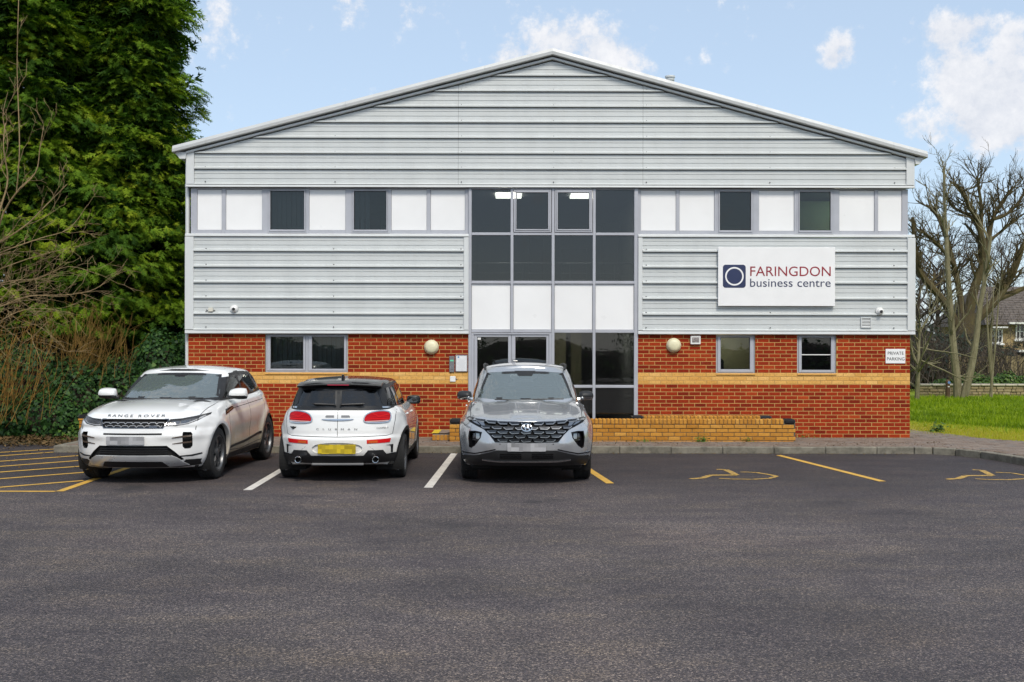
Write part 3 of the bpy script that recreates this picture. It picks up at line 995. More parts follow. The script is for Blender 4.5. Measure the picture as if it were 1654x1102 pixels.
# ground-floor windows
def sill(x0, x1):
    m = MB(); m.prism([(YF - .018, 1.352), (YF - .018, 1.372), (YF + .06, 1.392), (YF + .06, 1.352)], 'x', x0, x1); return m
wl2 = MB()
x0, x1, z0, z1 = PX(428.5), PX(561.5), PZ(602.5), PZ(540.6)
for xa, xb in ((428.5, 495.5), (495.5, 561.5)):
    w = window((xa, xb), (540.8, 602.5), (xa + 8, xb - 6), (544.5, 596.5), YF + .03, GLASS_C)
W(sill(x0, x1), 'window_sill', BUFF)
window((1157, 1219.6), (540.8, 603.4), (1164.3, 1211.8), (544.5, 596.2), YF + .03, GLASS_C)
W(sill(PX(1157), PX(1220)), 'window_sill', BUFF)
w2 = window((1288, 1350.6), (540.8, 603.6), (1295.3, 1342.8), (544.5, 597), YF + .03, GLASS_D)
q = MB(); q.box(PX(1295.3), PX(1342.8), YF + .036, YF + .046, PZ(573), PZ(571.6)); W(q, 'glazing_bar', WHITEP, w2)
W(sill(PX(1288), PX(1351)), 'window_sill', BUFF)
db = MB(); db.box(PX(1290), PX(1348), YF + .35, YF + .40, PZ(600), PZ(540)); W(db, 'dark_screen', INT_D)  # dark panel a little way behind the glass
# office chair and monitor just inside the cream room
ch = MB(); ch.prism([(PX(1163), PZ(598)), (PX(1178), PZ(598)), (PX(1178), PZ(583)), (PX(1175), PZ(579.5)), (PX(1168), PZ(579.5)), (PX(1164), PZ(583))], 'y', YF + .55, YF + .60)
ch.box(PX(1166), PX(1176), YF + .55, YF + .95, PZ(605), PZ(602)); ch.tube([(PX(1171), YF + .75, PZ(604)), (PX(1171), YF + .75, .13)], .03, 8)
W(ch, 'office_chair', BLACKP)

# central curtain wall
YM = YF - .035
cols = [(761.5, 824.4), (829, 890.7), (895.4, 957), (961.6, 1023.8)]
cw = MB(); zb, zt = PAV - .02, PZ(304.6)
for i, (a, b) in enumerate(((756.6, 761.5), (824.4, 829), (890.7, 895.4), (957, 961.6), (1023.8, 1030.2))):
    m = MB(); m.box(PX(a), PX(b), YM, YF + .12, zb if i != 1 else PZ(538), zt, ch=.006); W(m, 'mullion', FRAME)
for (ya, yb) in ((376, 380.4), (454, 458.6), (532.8, 537.6)):
    for (a, b) in cols:
        m = MB(); m.box(PX(a), PX(b), YM + .003, YF + .11, PZ(yb), PZ(ya), ch=.005); W(m, 'transom', FRAME)
for (a, b) in cols:
    m = MB(); m.box(PX(a), PX(b), YM + .003, YF + .11, PZ(306.4), zt, ch=.004); W(m, 'transom', FRAME)
for (a, b) in cols[2:]:
    m = MB(); m.box(PX(a), PX(b), YM + .003, YF + .11, PZ(626.4), PZ(621.8), ch=.005); W(m, 'transom', FRAME)
    m = MB(); m.box(PX(a), PX(b), YM + .003, YF + .11, zb, zb + .09, ch=.005); W(m, 'transom', FRAME)
def cpane(c, ya, yb, mat=GLASS_D):
    pane(PX(c[0]), PX(c[1]), PZ(yb), PZ(ya), YF + .012, mat)
cpane(cols[0], 306.4, 376); cpane(cols[3], 306.4, 376)
for c in cols: cpane(c, 380.4, 454)
for c in cols[2:]:
    cpane(c, 537.6, 621.8); pane(PX(c[0]), PX(c[1]), zb + .09, PZ(626.4), YF + .012, GLASS_D)
for c, g in ((cols[1], (833.8, 884.8)), (cols[2], (900.4, 951))):
    window((c[0] + .7, c[1] - .9), (307, 375.6), g, (311.6, 370.8), YM - .012, GLASS_D)
for c in cols:
    q = MB(); q.box(PX(c[0]) + .004, PX(c[1]) - .004, YF + .004, YF + .05, PZ(532.4), PZ(459), ch=.003); W(q, 'infill_panel', PANELW)
    q = MB(); q.box(PX(c[0]), PX(c[1]), YF + .02, YF + .06, PZ(532.8), PZ(458.6)); W(q, 'panel_backing', GASKET)
# entrance doors
dz = PZ(538.2)
fr = MB(); fr.box(PX(761.5), PX(765.5), YM + .006, YF + .10, zb, dz, ch=.004); fr.box(PX(886.8), PX(890.7), YM + .006, YF + .10, zb, dz, ch=.004)
fr.box(PX(765.5), PX(886.8), YM + .006, YF + .10, PZ(540.6), dz, ch=.004)
W(fr, 'door_frame', FRAME)
for (a, b, g0, g1) in ((765.8, 825.9, 770.8, 820.8), (826.4, 886.5, 832.4, 882.4)):
    x0, x1 = PX(a), PX(b)
    m = MB(); frame_ring(x0, x1, zb + .01, PZ(540.9), (PX(g0) - x0, x1 - PX(g1), .16, PZ(540.9) - PZ(544.4)), YF - .01, YF + .05, m)
    d = W(m, 'door', FRAME)
    pane(PX(g0), PX(g1), zb + .17, PZ(544.4), YF + .012, GLASS_D, d)
    h = MB()
    if a > 800:
        h.box(PX(828), PX(831.6), YF - .035, YF - .01, PZ(589), PZ(579.5), ch=.004); h.tube([(PX(829.5), YF - .03, PZ(583)), (PX(829.5), YF - .06, PZ(583)), (PX(836), YF - .06, PZ(583))], .009, 8)
    else:
        h.tube([(PX(823), YF - .03, PZ(640)), (PX(823), YF - .07, PZ(640)), (PX(823), YF - .07, PZ(600)), (PX(823), YF - .03, PZ(600))], .012, 8)
    W(h, 'door_handle', STEEL, d)
st = MB(); st.box(PX(771.5), PX(776.6), YF + .008, YF + .011, PZ(549), PZ(545)); W(st, 'door_sticker', WHITEP)
# ================================================================== things fixed to the facade
def at_wall(name, px, py, label, cat, group=None, y=YF):
    return empty(name, (PX(px), y, PZ(py)), 0, label, cat, group)
LAMPW = simple('cream_lamp_diffuser', (.66, .62, .42), .45)
for px, py, lab in ((697, 561, 'round cream bulkhead lamp above the door intercom'), (1088, 557.5, 'round cream bulkhead lamp beside the small white alarm box')):
    t = at_wall('bulkhead_lamp', px, py, lab, 'wall lamp', 'bulkhead lamps on the brick')
    m = MB(); m.lathe([(.145, 0), (.145, -.03), (.128, -.055), (.12, -.06)], 28, (0, 0, 0), 'y'); m.build('lamp_body', LAMPW, t, 40)
    m = MB(); m.lathe([(.128, -.05), (.122, -.075), (.095, -.095), (.05, -.106), (0, -.108)], 28, (0, 0, 0), 'y'); m.build('diffuser', LAMPW, t, 60)
# cctv domes
for px, py, lab in ((379.5, 500, 'small white dome camera next to a junction box on the cladding'), (1418.5, 502, 'small white dome camera above the louvred vent')):
    t = at_wall('dome_camera', px, py, lab, 'camera', 'dome cameras on the cladding', YC - .005)
    m = MB(); m.lathe([(.078, 0), (.078, -.035), (.07, -.05), (.0, -.052)], 20, (0, 0, 0), 'y'); m.build('base', WHITEP, t, 40)
    m = MB()
    for i in range(9):
        pass
    prof = [(0.062 * math.cos(a), -.045 - .062 * math.sin(a)) for a in np.linspace(0, math.pi / 2, 8)]
    m.lathe(prof, 20, (0.006, 0, -.005), 'y'); m.build('housing', WHITEP, t, 60)
    m = MB(); m.lathe([(.03, -.094), (.03, -.108), (.022, -.112), (0, -.108)], 16, (0.010, 0, -.008), 'y'); m.build('lens', BLACKP, t, 40)
t = at_wall('junction_box', 342, 501.5, 'tiny cream junction box with short cable near the downpipe', 'junction box', None, YC)
m = MB(); m.box(-.045, .045, -.06, 0, -.04, .04, ch=.006); m.build('box', simple('cream_plastic', (.6, .58, .5), .5), t)
m = MB(); m.tube([(-.045, -.02, -.01), (-.08, -.02, -.015), (-.09, -.01, .0)], .008, 6); m.tube([(.045, -.02, -.02), (.08, -.015, -.01)], .008, 6); m.build('cable', BLACKP, t)
t = at_wall('wall_vent', 1397.3, 520.3, 'louvred vent grille low on the silver cladding', 'vent', None, YC)
m = MB(); frame_ring(-.105, .105, -.105, .105, (.022,) * 4, -.03, .0, m); m.build('frame', TRIM, t)
m = MB(); m.box(-.085, .085, -.006, .0, -.085, .085); m.build('backing', GASKET, t)
for k in range(6):
    z = -.072 + k * .0285
    m = MB(); m.add([(-.083, -.026, z - .008), (.083, -.026, z - .008), (.083, -.010, z + .010), (-.083, -.010, z + .010), (-.083, -.023, z - .011), (.083, -.023, z - .011), (.083, -.007, z + .007), (-.083, -.007, z + .007)],
                    [(0, 1, 2, 3), (7, 6, 5, 4), (0, 4, 5, 1), (1, 5, 6, 2), (2, 6, 7, 3), (3, 7, 4, 0)]); m.build('slat', TRIM, t)
t = at_wall('alarm_box', 1123, 549, 'small white alarm box with lens strip on brickwork', 'alarm box')
m = MB(); m.box(-.098, .098, -.05, 0, -.085, .085, ch=.008); m.build('case', WHITEP, t)
m = MB(); m.box(-.07, .07, -.056, -.05, -.045, .055, ch=.002); m.build('lens', simple('smoked_lens', (.28, .25, .24), .25, 0, .35, 30), t)
t = at_wall('door_intercom', 730, 588.5, 'slim grey door intercom with green display beside the entrance', 'intercom')
m = MB(); m.box(-.05, .05, -.028, 0, -.16, .16, ch=.006); m.build('case', GREYP, t)
m = MB(); m.box(-.034, .034, -.031, -.028, .055, .085); m.build('display', emit('green_display', (.10, .42, .25), .25), t)
for r in range(3):
    for c in range(3):
        m = MB(); m.box(-.03 + c * .022, -.03 + c * .022 + .015, -.034, -.028, -.10 + r * .024, -.10 + r * .024 + .016, ch=.002); m.build('key', STEEL, t)
t = at_wall('notice_case', 745.5, 587, 'white framed paper notice beside the entrance door', 'notice')
m = MB(); frame_ring(-.118, .118, -.165, .165, (.014,) * 4, -.03, 0, m); m.build('frame', STEEL, t)
def m_notice():
    m = Mat('printed_notice', (.7, .71, .72), .5)
    x, y, z = m.sep(m.obj())
    lines = m.math('GREATER_THAN', m.math('FRACT', m.math('MULTIPLY', z, 46)), .62)
    ragged = m.math('LESS_THAN', m.math('ABSOLUTE', x), m.rng(m.noise(m.scale(m.obj(), (1, 1, 46)), 1.0, 0), .3, .7, .05, .095))
    low = m.math('LESS_THAN', z, .085)
    f = m.math('MULTIPLY', m.math('MULTIPLY', lines, ragged), low)
    m.set('Base Color', m.mix(m.math('MULTIPLY', f, .45), (.70, .71, .72), (.28, .29, .31)))
    return m.m
m = MB(); m.box(-.104, .104, -.022, -.004, -.151, .151); m.build('sheet', m_notice(), t)
m = MB(); m.box(-.075, -.045, -.0245, -.022, .105, .135); m.build('badge', simple('blue_badge', (.08, .25, .45), .5), t)
t = at_wall('push_plate', 731.5, 612.5, 'small square white switch plate on the ochre brick band', 'switch')
m = MB(); m.box(-.055, .055, -.02, 0, -.055, .055, ch=.006); m.build('plate', WHITEP, t)
m = MB(); m.tube([(.05, -.01, .0), (.085, -.01, .0)], .01, 6); m.build('cable_gland', GREYP, t)
# main sign
SIGNW = simple('sign_white', (.80, .80, .80), .35, 0, .02)
NAVY = simple('sign_navy', (.018, .028, .085), .45)
MAROON = simple('sign_maroon', (.27, .010, .022), .45)
t = empty('business_sign', (PX(1251.6), YC - .04, PZ(446.9)), 0, 'large white business centre sign with navy ring logo', 'sign')
def sx(px): return PX(px) - PX(1251.6)
def sz(py): return PZ(py) - PZ(446.9)
m = MB(); m.box(sx(1157.8), sx(1345.5), -.045, .0, sz(494.2), sz(399.8), ch=.004); m.build('board', SIGNW, t)
def rrect(x0, x1, z0, z1, r, n=6):
    pts = []
    for cx, cz, a0 in ((x1 - r, z1 - r, 0), (x0 + r, z1 - r, 90), (x0 + r, z0 + r, 180), (x1 - r, z0 + r, 270)):
        for i in range(n + 1):
            a = R(a0 + 90 * i / n); pts.append((cx + r * math.cos(a), cz + r * math.sin(a)))
    return pts
lg = MB(); lg.prism(rrect(sx(1165.3), sx(1202), sz(465), sz(428), .055), 'y', -.0475, -.045); lg.build('logo_tile', NAVY, t)
rg = MB()
ro, ri, n = .182, .152, 48
cx, cz = sx(1183.8), sz(446.6)
for k in range(n):
    a, b = 2 * math.pi * k / n, 2 * math.pi * (k + 1) / n
    rg.add([(cx + ri * math.cos(a), -.0495, cz + ri * math.sin(a)), (cx + ro * math.cos(a), -.0495, cz + ro * math.sin(a)), (cx + ro * math.cos(b), -.0495, cz + ro * math.sin(b)), (cx + ri * math.cos(b), -.0495, cz + ri * math.sin(b))], [(0, 1, 2, 3)])
rg.build('logo_ring', SIGNW, t)
fit_text('FARINGDON', sx(1209.2), sx(1338.4), sz(446.2), sz(430.6), -.046, MAROON, t)
fit_text('business centre', sx(1209.0), sx(1338.4), sz(463.4), sz(450.2), -.046, NAVY, t)
t = empty('parking_sign', (PX(1446), YF - .004, PZ(574)), 0, 'small white PRIVATE PARKING sign at the brick corner', 'sign')
def s2x(px): return PX(px) - PX(1446)
def s2z(py): return PZ(py) - PZ(574)
m = MB(); m.box(s2x(1430.3), s2x(1462), -.008, .004, s2z(586), s2z(562.8), ch=.002); m.build('board', SIGNW, t)
INK = simple('sign_black', (.015, .015, .018), .5)
fit_text('PRIVATE', s2x(1433.6), s2x(1459.2), s2z(572.2), s2z(567.1), -.0085, INK, t)
fit_text('PARKING', s2x(1432.4), s2x(1460.6), s2z(581.4), s2z(576.2), -.0085, INK, t)

# ================================================================== low ochre brick walls
def low_wall(name, label, x0, x1, y0, z0, nb, ends, depth=.215, ends_len=.225, coping=True):
    """front face at y0 facing the camera; nb plain courses, one proud course, brick-on-edge coping"""
    t = empty(name, ((x0 + x1) / 2, y0, 0), 0, label, 'low wall')
    cx = (x0 + x1) / 2
    zc = z0 + nb * CR
    m = MB(); m.box(x0 - cx + .004, x1 - cx - .004, .008, depth - .008, 0.0, zc + CR + .09); m.build('mortar_core', MORTARD, t)
    def add(u, v, z, y, key, Hh=.065, ch=.005, nm='brick', mat=BUFFW):
        o = brick_obj(u - cx, v - cx, z, mat, t, 0.0, key, ch, nm, Hh); o.location.y = y + random.uniform(-.002, .002); return o
    for k in range(nb + 1):
        z = z0 + k * CR + .005
        st = x0 - (.1125 if k % 2 else 0); i = 0
        while True:
            u, v = st + i * .225 + .005, st + i * .225 + .22
            i += 1
            if u > x1: break
            u, v = max(u, x0 + .002), min(v, x1 - .002)
            if v - u > .03: add(u, v, z, -.012 if k == nb else 0.0, 'o')
    z = zc + CR + .004
    a, b = x0, x1
    for e in ends:
        m = MB(); m.box(-ends_len / 2 + .004, ends_len / 2 - .004, -.016, depth + .01, 0, .1, ch=.03)
        o = m.build('end_block', BLUEB, t, 30)
        o.location = ((a + ends_len / 2 - cx) if e == 'l' else (b - ends_len / 2 - cx), 0, z)
        if e == 'l': a += ends_len
        else: b -= ends_len
    n = int(round((b - a) / .075)); w = (b - a) / n
    key = ('cop', round(w, 4), depth)
    if key not in bmesh_cache:
        m = MB(); m.box(-w / 2 + .004, w / 2 - .004, 0, depth, 0, .0975, ch=.012)
        bmesh_cache[key] = m.mesh('coping_brick'); bmesh_cache[key].materials.append(BUFFW)
    for i in range(n):
        o = bpy.data.objects.new('coping_brick', bmesh_cache[key]); COL.objects.link(o); o.parent = t
        o.location = (a + (i + .5) * w - cx, -.010 + random.uniform(-.003, .003), z + random.uniform(-.002, .002))
    return t
low_wall('planter_wall', 'long low ochre brick wall in front of the ground-floor glazing', 1.25, 5.33, 20.35, .065, 4, ['r'])
low_wall('planter_wall', 'shorter low brick wall standing between the long low wall and the facade', 2.32, 5.03, 20.95, .09, 4, ['l', 'r'])
low_wall('planter_wall', 'stub of low ochre brick wall between the silver car and entrance step', -1.17, -.58, 20.30, .065, 4, ['l'])
pf = MB(); pf.box(1.3, 5.0, 20.57, 20.94, .0, .33); tag(pf.build('planter_soil', EARTH), kind='structure')
# end wall on the left, seen end on behind the white suv
t = empty('boundary_wall', (-8.02, 20.35, 0), 0, 'low ochre brick pier with black rounded coping beside the ivy', 'low wall')
m = MB(); m.box(-.105, .105, .01, 3.0, 0, .50); m.build('mortar_core', MORTARD, t)
for k in range(6):
    z = .045 + k * CR
    brick_obj(-.1075, .1075, z + .005, BUFFW, t, 0, 'o')
    for j in range(6):
        for s in (-1, 1):
            m = None
            o = brick_obj(-.1075, .1075, z + .005, BUFFW, t, 0, 'o')
            o.rotation_euler = (0, 0, R(90) * s); o.location = (s * .1075, .11 + j * .225 + (.1125 if k % 2 else 0), z + .0375)
m = MB(); m.box(-.125, .125, -.012, 3.0, .495, .53, ch=.006); m.build('creasing_course', BUFFW, t)
for j in range(14):
    prof = [(-.115, .53), (-.115, .565)] + [(.115 * math.cos(a), .57 + .045 * math.sin(a)) for a in np.linspace(math.pi, 0, 9)] + [(.115, .53)]
    m = MB(); m.prism(prof, 'y', -.005 + j * .075 + .003, -.005 + (j + 1) * .075 - .003); m.build('coping_brick', BLUEB, t, 30)
# entrance step with a yellow nosing
t = empty('entrance_step', (-1.28, 20.75, 0), 0, 'brick entrance step with yellow painted edge beside the stub wall', 'step')
m = MB(); m.box(-.22, .22, -.28, .55, .1, .26, ch=.008); m.build('step_core', m_concrete('step_concrete', (.28, .24, .20)), t)
for i in range(6):
    o = brick_obj(-.0325, .0325, .125, BUFFW, t, 0, 'step', .005, 'brick', .1); o.location = (-.19 + i * .075, -.295, .175)
m = MB(); m.box(-.235, -.10, -.30, .50, .26, .268, ch=.003); m.build('nosing', simple('yellow_nosing_paint', (.65, .48, .03), .6), t)
m = MB(); m.box(-.10, .22, -.30, .50, .26, .266, ch=.003); m.build('tread', PAVER, t)
# ================================================================== vehicles: shared builder
def lerp_tab(tab):
    """smooth (monotone-ish) interpolation through (x, value) pairs"""
    xs = np.array([t[0] for t in tab], float); ys = np.array([t[1] for t in tab], float)
    d = np.gradient(ys, xs) if len(xs) > 2 else np.full(len(xs), (ys[-1] - ys[0]) / (xs[-1] - xs[0]))
    s = np.diff(ys) / np.diff(xs)
    for i in range(len(xs)):                      # limit the slopes so that nothing overshoots
        nb = [abs(s[j]) for j in (i - 1, i) if 0 <= j < len(s)]
        sg = [s[j] for j in (i - 1, i) if 0 <= j < len(s)]
        if len(sg) == 2 and sg[0] * sg[1] <= 0: d[i] = 0
        else: d[i] = np.sign(sg[0] if sg[0] else sg[-1]) * min(abs(d[i]), 2.5 * min(nb))
    def f(x):
        x = np.clip(np.asarray(x, float), xs[0], xs[-1])
        k = np.clip(np.searchsorted(xs, x) - 1, 0, len(xs) - 2)
        h = xs[k + 1] - xs[k]; t = (x - xs[k]) / h
        return (ys[k] * (1 + 2 * t) * (1 - t) ** 2 + d[k] * h * t * (1 - t) ** 2 + ys[k + 1] * t * t * (3 - 2 * t) + d[k + 1] * h * t * t * (t - 1))
    return f
def sstep(a, b, x):
    t = np.clip((np.asarray(x, float) - a) / (b - a), 0, 1); return t * t * (3 - 2 * t)

class Shell:
    """closed car surface: rings of plan outlines from the bottom (v=0) to the top edge (v=1), then a crowned lid.
    x runs from the nose (0) to the tail, y sideways, z up."""
    def __init__(s, xf, xr, hw, z, nf, mf, nr, mr, xc, crown, NU=190, NV=44, NT=16, floor=True, post=None):
        phi = np.linspace(0, math.pi, 4000)
        def plan(ph, v):
            c, sn = np.cos(ph), np.sin(ph)
            fr = ph <= math.pi / 2
            a = np.where(fr, xc - xf(v), xr(v) - xc)
            n = np.where(fr, nf, nr); m = np.where(fr, mf, mr)
            X = xc - np.sign(c) * a * np.abs(c) ** (2 / n)
            yn = np.abs(sn) ** (2 / m)
            return X, yn
        X, yn = plan(phi, np.full_like(phi, .55))
        Y = yn * hw(X, np.full_like(phi, .55))
        L = np.concatenate([[0], np.cumsum(np.hypot(np.diff(X), np.diff(Y)))])
        ph = np.interp(np.linspace(0, L[-1], NU + 1), L, phi)
        ph[0], ph[-1] = 0, math.pi
        vv = np.linspace(0, 1, NV + 1)
        PH, VV = np.meshgrid(ph, vv)                     # (NV+1, NU+1)
        X, yn = plan(PH, VV)
        Y = yn * hw(X, VV)
        Y[:, 0] = 0; Y[:, -1] = 0
        Z = z(X, Y, VV)
        half = np.stack([X, Y, Z], -1)
        P, F = [], []
        def grid(g):
            b = sum(len(q) for q in P)
            r, c = g.shape[:2]
            P.append(g.reshape(-1, 3))
            i = b + np.arange(r - 1)[:, None] * c + np.arange(c - 1)[None]
            return np.stack([i, i + 1, i + c + 1, i + c], -1).reshape(-1, 4)
        mir = half * np.array([1, -1, 1])
        F.append(grid(half)[:, ::-1]); F.append(grid(mir))
        e = half[-1]
        t = np.linspace(-1, 1, 2 * NT + 1)
        cap = np.zeros((2 * NT + 1, NU + 1, 3))
        cap[..., 0] = e[None, :, 0]
        cap[..., 1] = e[None, :, 1] * t[:, None]
        cap[..., 2] = e[None, :, 2] + crown(e[:, 0])[None] * (1 - np.abs(t[:, None]) ** 2.2) * np.clip(e[None, :, 1] / .35, 0, 1)
        F.append(grid(cap))
        if floor:
            e = half[0]
            lo = np.zeros((5, NU + 1, 3)); tt = np.linspace(-1, 1, 5)
            lo[..., 0] = e[None, :, 0]; lo[..., 1] = e[None, :, 1] * tt[:, None]; lo[..., 2] = e[None, :, 2]
            F.append(grid(lo)[:, ::-1])
        V = np.concatenate(P); F = np.concatenate(F)
        if post is not None: V = post(V)
        bm = bmesh.new()
        vs = [bm.verts.new(p) for p in V.tolist()]
        for f in F.tolist():
            ids = []
            for k in f:
                if k not in ids: ids.append(k)
            try: bm.faces.new([vs[k] for k in ids])
            except ValueError: pass
        bmesh.ops.remove_doubles(bm, verts=bm.verts, dist=2e-4)
        bmesh.ops.dissolve_degenerate(bm, edges=bm.edges, dist=1e-5)
        bmesh.ops.recalc_face_normals(bm, faces=bm.faces)
        s.bm = bm
        s.bvh = BVHTree.FromBMesh(bm)

PROJ = {'F': (lambda a, b: (Vector((-6, a, b)), Vector((1, 0, 0)))), 'R': (lambda a, b: (Vector((12, a, b)), Vector((-1, 0, 0)))),
        'S+': (lambda a, b: (Vector((a, 6, b)), Vector((0, -1, 0)))), 'S-': (lambda a, b: (Vector((a, -6, b)), Vector((0, 1, 0)))),
        'T': (lambda a, b: (Vector((a, b, 6)), Vector((0, 0, -1))))}
AXES = {'F': (1, 2), 'R': (1, 2), 'S+': (0, 2), 'S-': (0, 2), 'T': (0, 1)}
def smooth_poly(pts, n=3, closed=True):
    """Chaikin corner cutting"""
    p = [Vector(q) for q in pts]
    for _ in range(n):
        o = []
        for i in range(len(p)):
            a, b = p[i], p[(i + 1) % len(p)]
            o += [a * .75 + b * .25, a * .25 + b * .75]
        p = o
    return [tuple(q) for q in p]
def mirror(poly): return [(-a, b) for a, b in poly]
def hit(sh, proj, a, b):
    o, d = PROJ[proj](a, b)
    r = sh.bvh.ray_cast(o, d)
    if r[0] is None: return None
    n = r[1]
    if n.dot(d) > 0: n = -n
    return r[0], n
def patch(sh, poly, proj, off=.003, thick=.01, step=.03, lift=None):
    """a sheet that follows the body surface inside a 2D outline, 'off' proud of it, with a rim going 'thick' inwards"""
    pts = []
    n = len(poly)
    for i in range(n):
        a, b = Vector(poly[i]), Vector(poly[(i + 1) % n])
        k = max(1, int((b - a).length / step))
        pts += [a + (b - a) * j / k for j in range(k)]
    nb = len(pts)
    P = np.array(poly)
    lo, hi = P.min(0), P.max(0)
    gx, gy = np.meshgrid(np.arange(lo[0] + step / 2, hi[0], step), np.arange(lo[1] + step / 2, hi[1], step))
    gx, gy = gx.ravel(), gy.ravel()
    if len(gx):
        ok = inside(gx, gy, poly)
        B = np.array([tuple(p) for p in pts])
        dd = np.min((gx[:, None] - B[None, :, 0]) ** 2 + (gy[:, None] - B[None, :, 1]) ** 2, 1)
        ok &= dd > (step * .45) ** 2
        pts += [Vector((a, b)) for a, b in zip(gx[ok], gy[ok])]
    cv, ce, cf, *_ = delaunay_2d_cdt([Vector(p) for p in pts], [(i, (i + 1) % nb) for i in range(nb)], [], 1, 1e-6)
    bm = bmesh.new()
    vs = []
    for p in cv:
        h = hit(sh, proj, p[0], p[1])
        vs.append(None if h is None else bm.verts.new(h[0] + h[1] * (off if lift is None else off + lift(p[0], p[1]))))
    d = PROJ[proj](0, 0)[1]
    for f in cf:
        q = [vs[i] for i in f]
        if any(v is None for v in q): continue
        try: bm.faces.new(q)
        except ValueError: pass
    bmesh.ops.recalc_face_normals(bm, faces=bm.faces)
    bm.normal_update()
    if sum(f.normal.dot(d) * f.calc_area() for f in bm.faces) > 0:
        bmesh.ops.reverse_faces(bm, faces=bm.faces)
    bm.normal_update()
    if thick:
        be = [e for e in bm.edges if len(e.link_faces) == 1]
        nm = {v: v.normal.copy() for v in bm.verts}
        r = bmesh.ops.extrude_edge_only(bm, edges=be)
        src = {}
        nv = [g for g in r['geom'] if isinstance(g, bmesh.types.BMVert)]
        for v in nv:
            for e in v.link_edges:
                o = e.other_vert(v)
                if o in nm and (o.co - v.co).length < 1e-7:
                    v.co -= nm[o] * thick; break
        bmesh.ops.recalc_face_normals(bm, faces=bm.faces)
        bm.normal_update()
    return bm
def bm_obj(bm, name, mat, parent, smooth=40):
    me = bpy.data.meshes.new(name); bm.to_mesh(me); bm.free()
    if smooth: smooth_by_angle(me, smooth)
    return link(name, me, mat, parent)
def carve(sh, poly, proj, lim=.15, keep=False, cond=None):
    """cut the outline out of the shell: faces inside go, the edge is drawn onto the outline"""
    bm = sh.bm
    a, b = AXES[proj]; d = PROJ[proj](0, 0)[1]
    bm.faces.ensure_lookup_table(); bm.normal_update()
    C = np.array([f.calc_center_median()[:] for f in bm.faces]); N = np.array([f.normal[:] for f in bm.faces])
    sel = inside(C[:, a], C[:, b], poly) & (N @ np.array(d[:]) < -lim)
    if proj == 'S+': sel &= C[:, 1] > 0
    if proj == 'S-': sel &= C[:, 1] < 0
    if cond is not None: sel &= cond(C)
    fs = [bm.faces[i] for i in np.nonzero(sel)[0]]
    fset = set(fs)
    bv = {v for f in fs for v in f.verts if any(g not in fset for g in v.link_faces)}
    Q = np.array(poly); Q2 = np.roll(Q, -1, 0)
    for v in bv:
        p = np.array([v.co[a], v.co[b]])
        e = Q2 - Q
        t = np.clip(((p - Q) * e).sum(1) / np.maximum((e * e).sum(1), 1e-12), 0, 1)
        c = Q + e * t[:, None]
        k = np.argmin(((c - p) ** 2).sum(1))
        h = hit(sh, proj, c[k][0], c[k][1])
        if h is not None and (h[0] - v.co).length < .12: v.co = h[0]
        else: v.co[a], v.co[b] = c[k]
    bmesh.ops.delete(bm, geom=fs, context='FACES')
def recess(sh, poly, proj, depth, name, mat, parent, step=.03, lim=.15):
    """carve an opening and close it with a floor set 'depth' behind the surface"""
    carve(sh, poly, proj, lim)
    return bm_obj(patch(sh, poly, proj, -depth, -depth - .002, step), name, mat, parent)
def ring_patch(sh, poly, proj, w, off, name, mat, parent, thick=.012):
    """a raised border of width w along an outline"""
    P = [Vector(p) for p in poly]; n = len(P)
    ar = sum(P[i].x * P[(i + 1) % n].y - P[(i + 1) % n].x * P[i].y for i in range(n))
    inn = []
    for i in range(n):
        t1 = (P[i] - P[i - 1]).normalized(); t2 = (P[(i + 1) % n] - P[i]).normalized()
        m = (t1 + t2)
        m = m.normalized() if m.length > 1e-6 else t1
        nn = Vector((-m.y, m.x)) * (1 if ar > 0 else -1)
        k = 1 / max(.45, abs(nn.dot(Vector((-t1.y, t1.x)))))
        inn.append(P[i] + nn * w * k)
    bm = bmesh.new()
    A, B = [], []
    for p, q in zip(P, inn):
        hp, hq = hit(sh, proj, *p), hit(sh, proj, *q)
        if hp is None or hq is None: hp = hp or hq; hq = hq or hp
        A.append(None if hp is None else (bm.verts.new(hp[0] + hp[1] * off), bm.verts.new(hp[0] - hp[1] * thick)))
        B.append(None if hq is None else (bm.verts.new(hq[0] + hq[1] * off), bm.verts.new(hq[0] - hq[1] * thick)))
    for i in range(n):
        j = (i + 1) % n
        if None in (A[i], A[j], B[i], B[j]): continue
        for q in ((A[i][0], A[j][0], B[j][0], B[i][0]), (A[i][1], A[j][1], A[j][0], A[i][0]), (B[i][0], B[j][0], B[j][1], B[i][1])):
            try: bm.faces.new(q)
            except ValueError: pass
    bmesh.ops.remove_doubles(bm, verts=bm.verts, dist=1e-6)
    bmesh.ops.recalc_face_normals(bm, faces=bm.faces)
    return bm_obj(bm, name, mat, parent)
def strip(pts, w):
    """outline of a band of width w along a polyline"""
    P = [Vector(p) for p in pts]; L, Rr = [], []
    for i, p in enumerate(P):
        t = (P[min(i + 1, len(P) - 1)] - P[max(i - 1, 0)]).normalized()
        ww = w[i] if isinstance(w, (list, tuple)) else w
        n = Vector((-t.y, t.x)) * ww / 2
        L.append(tuple(p + n)); Rr.append(tuple(p - n))
    return L + Rr[::-1]
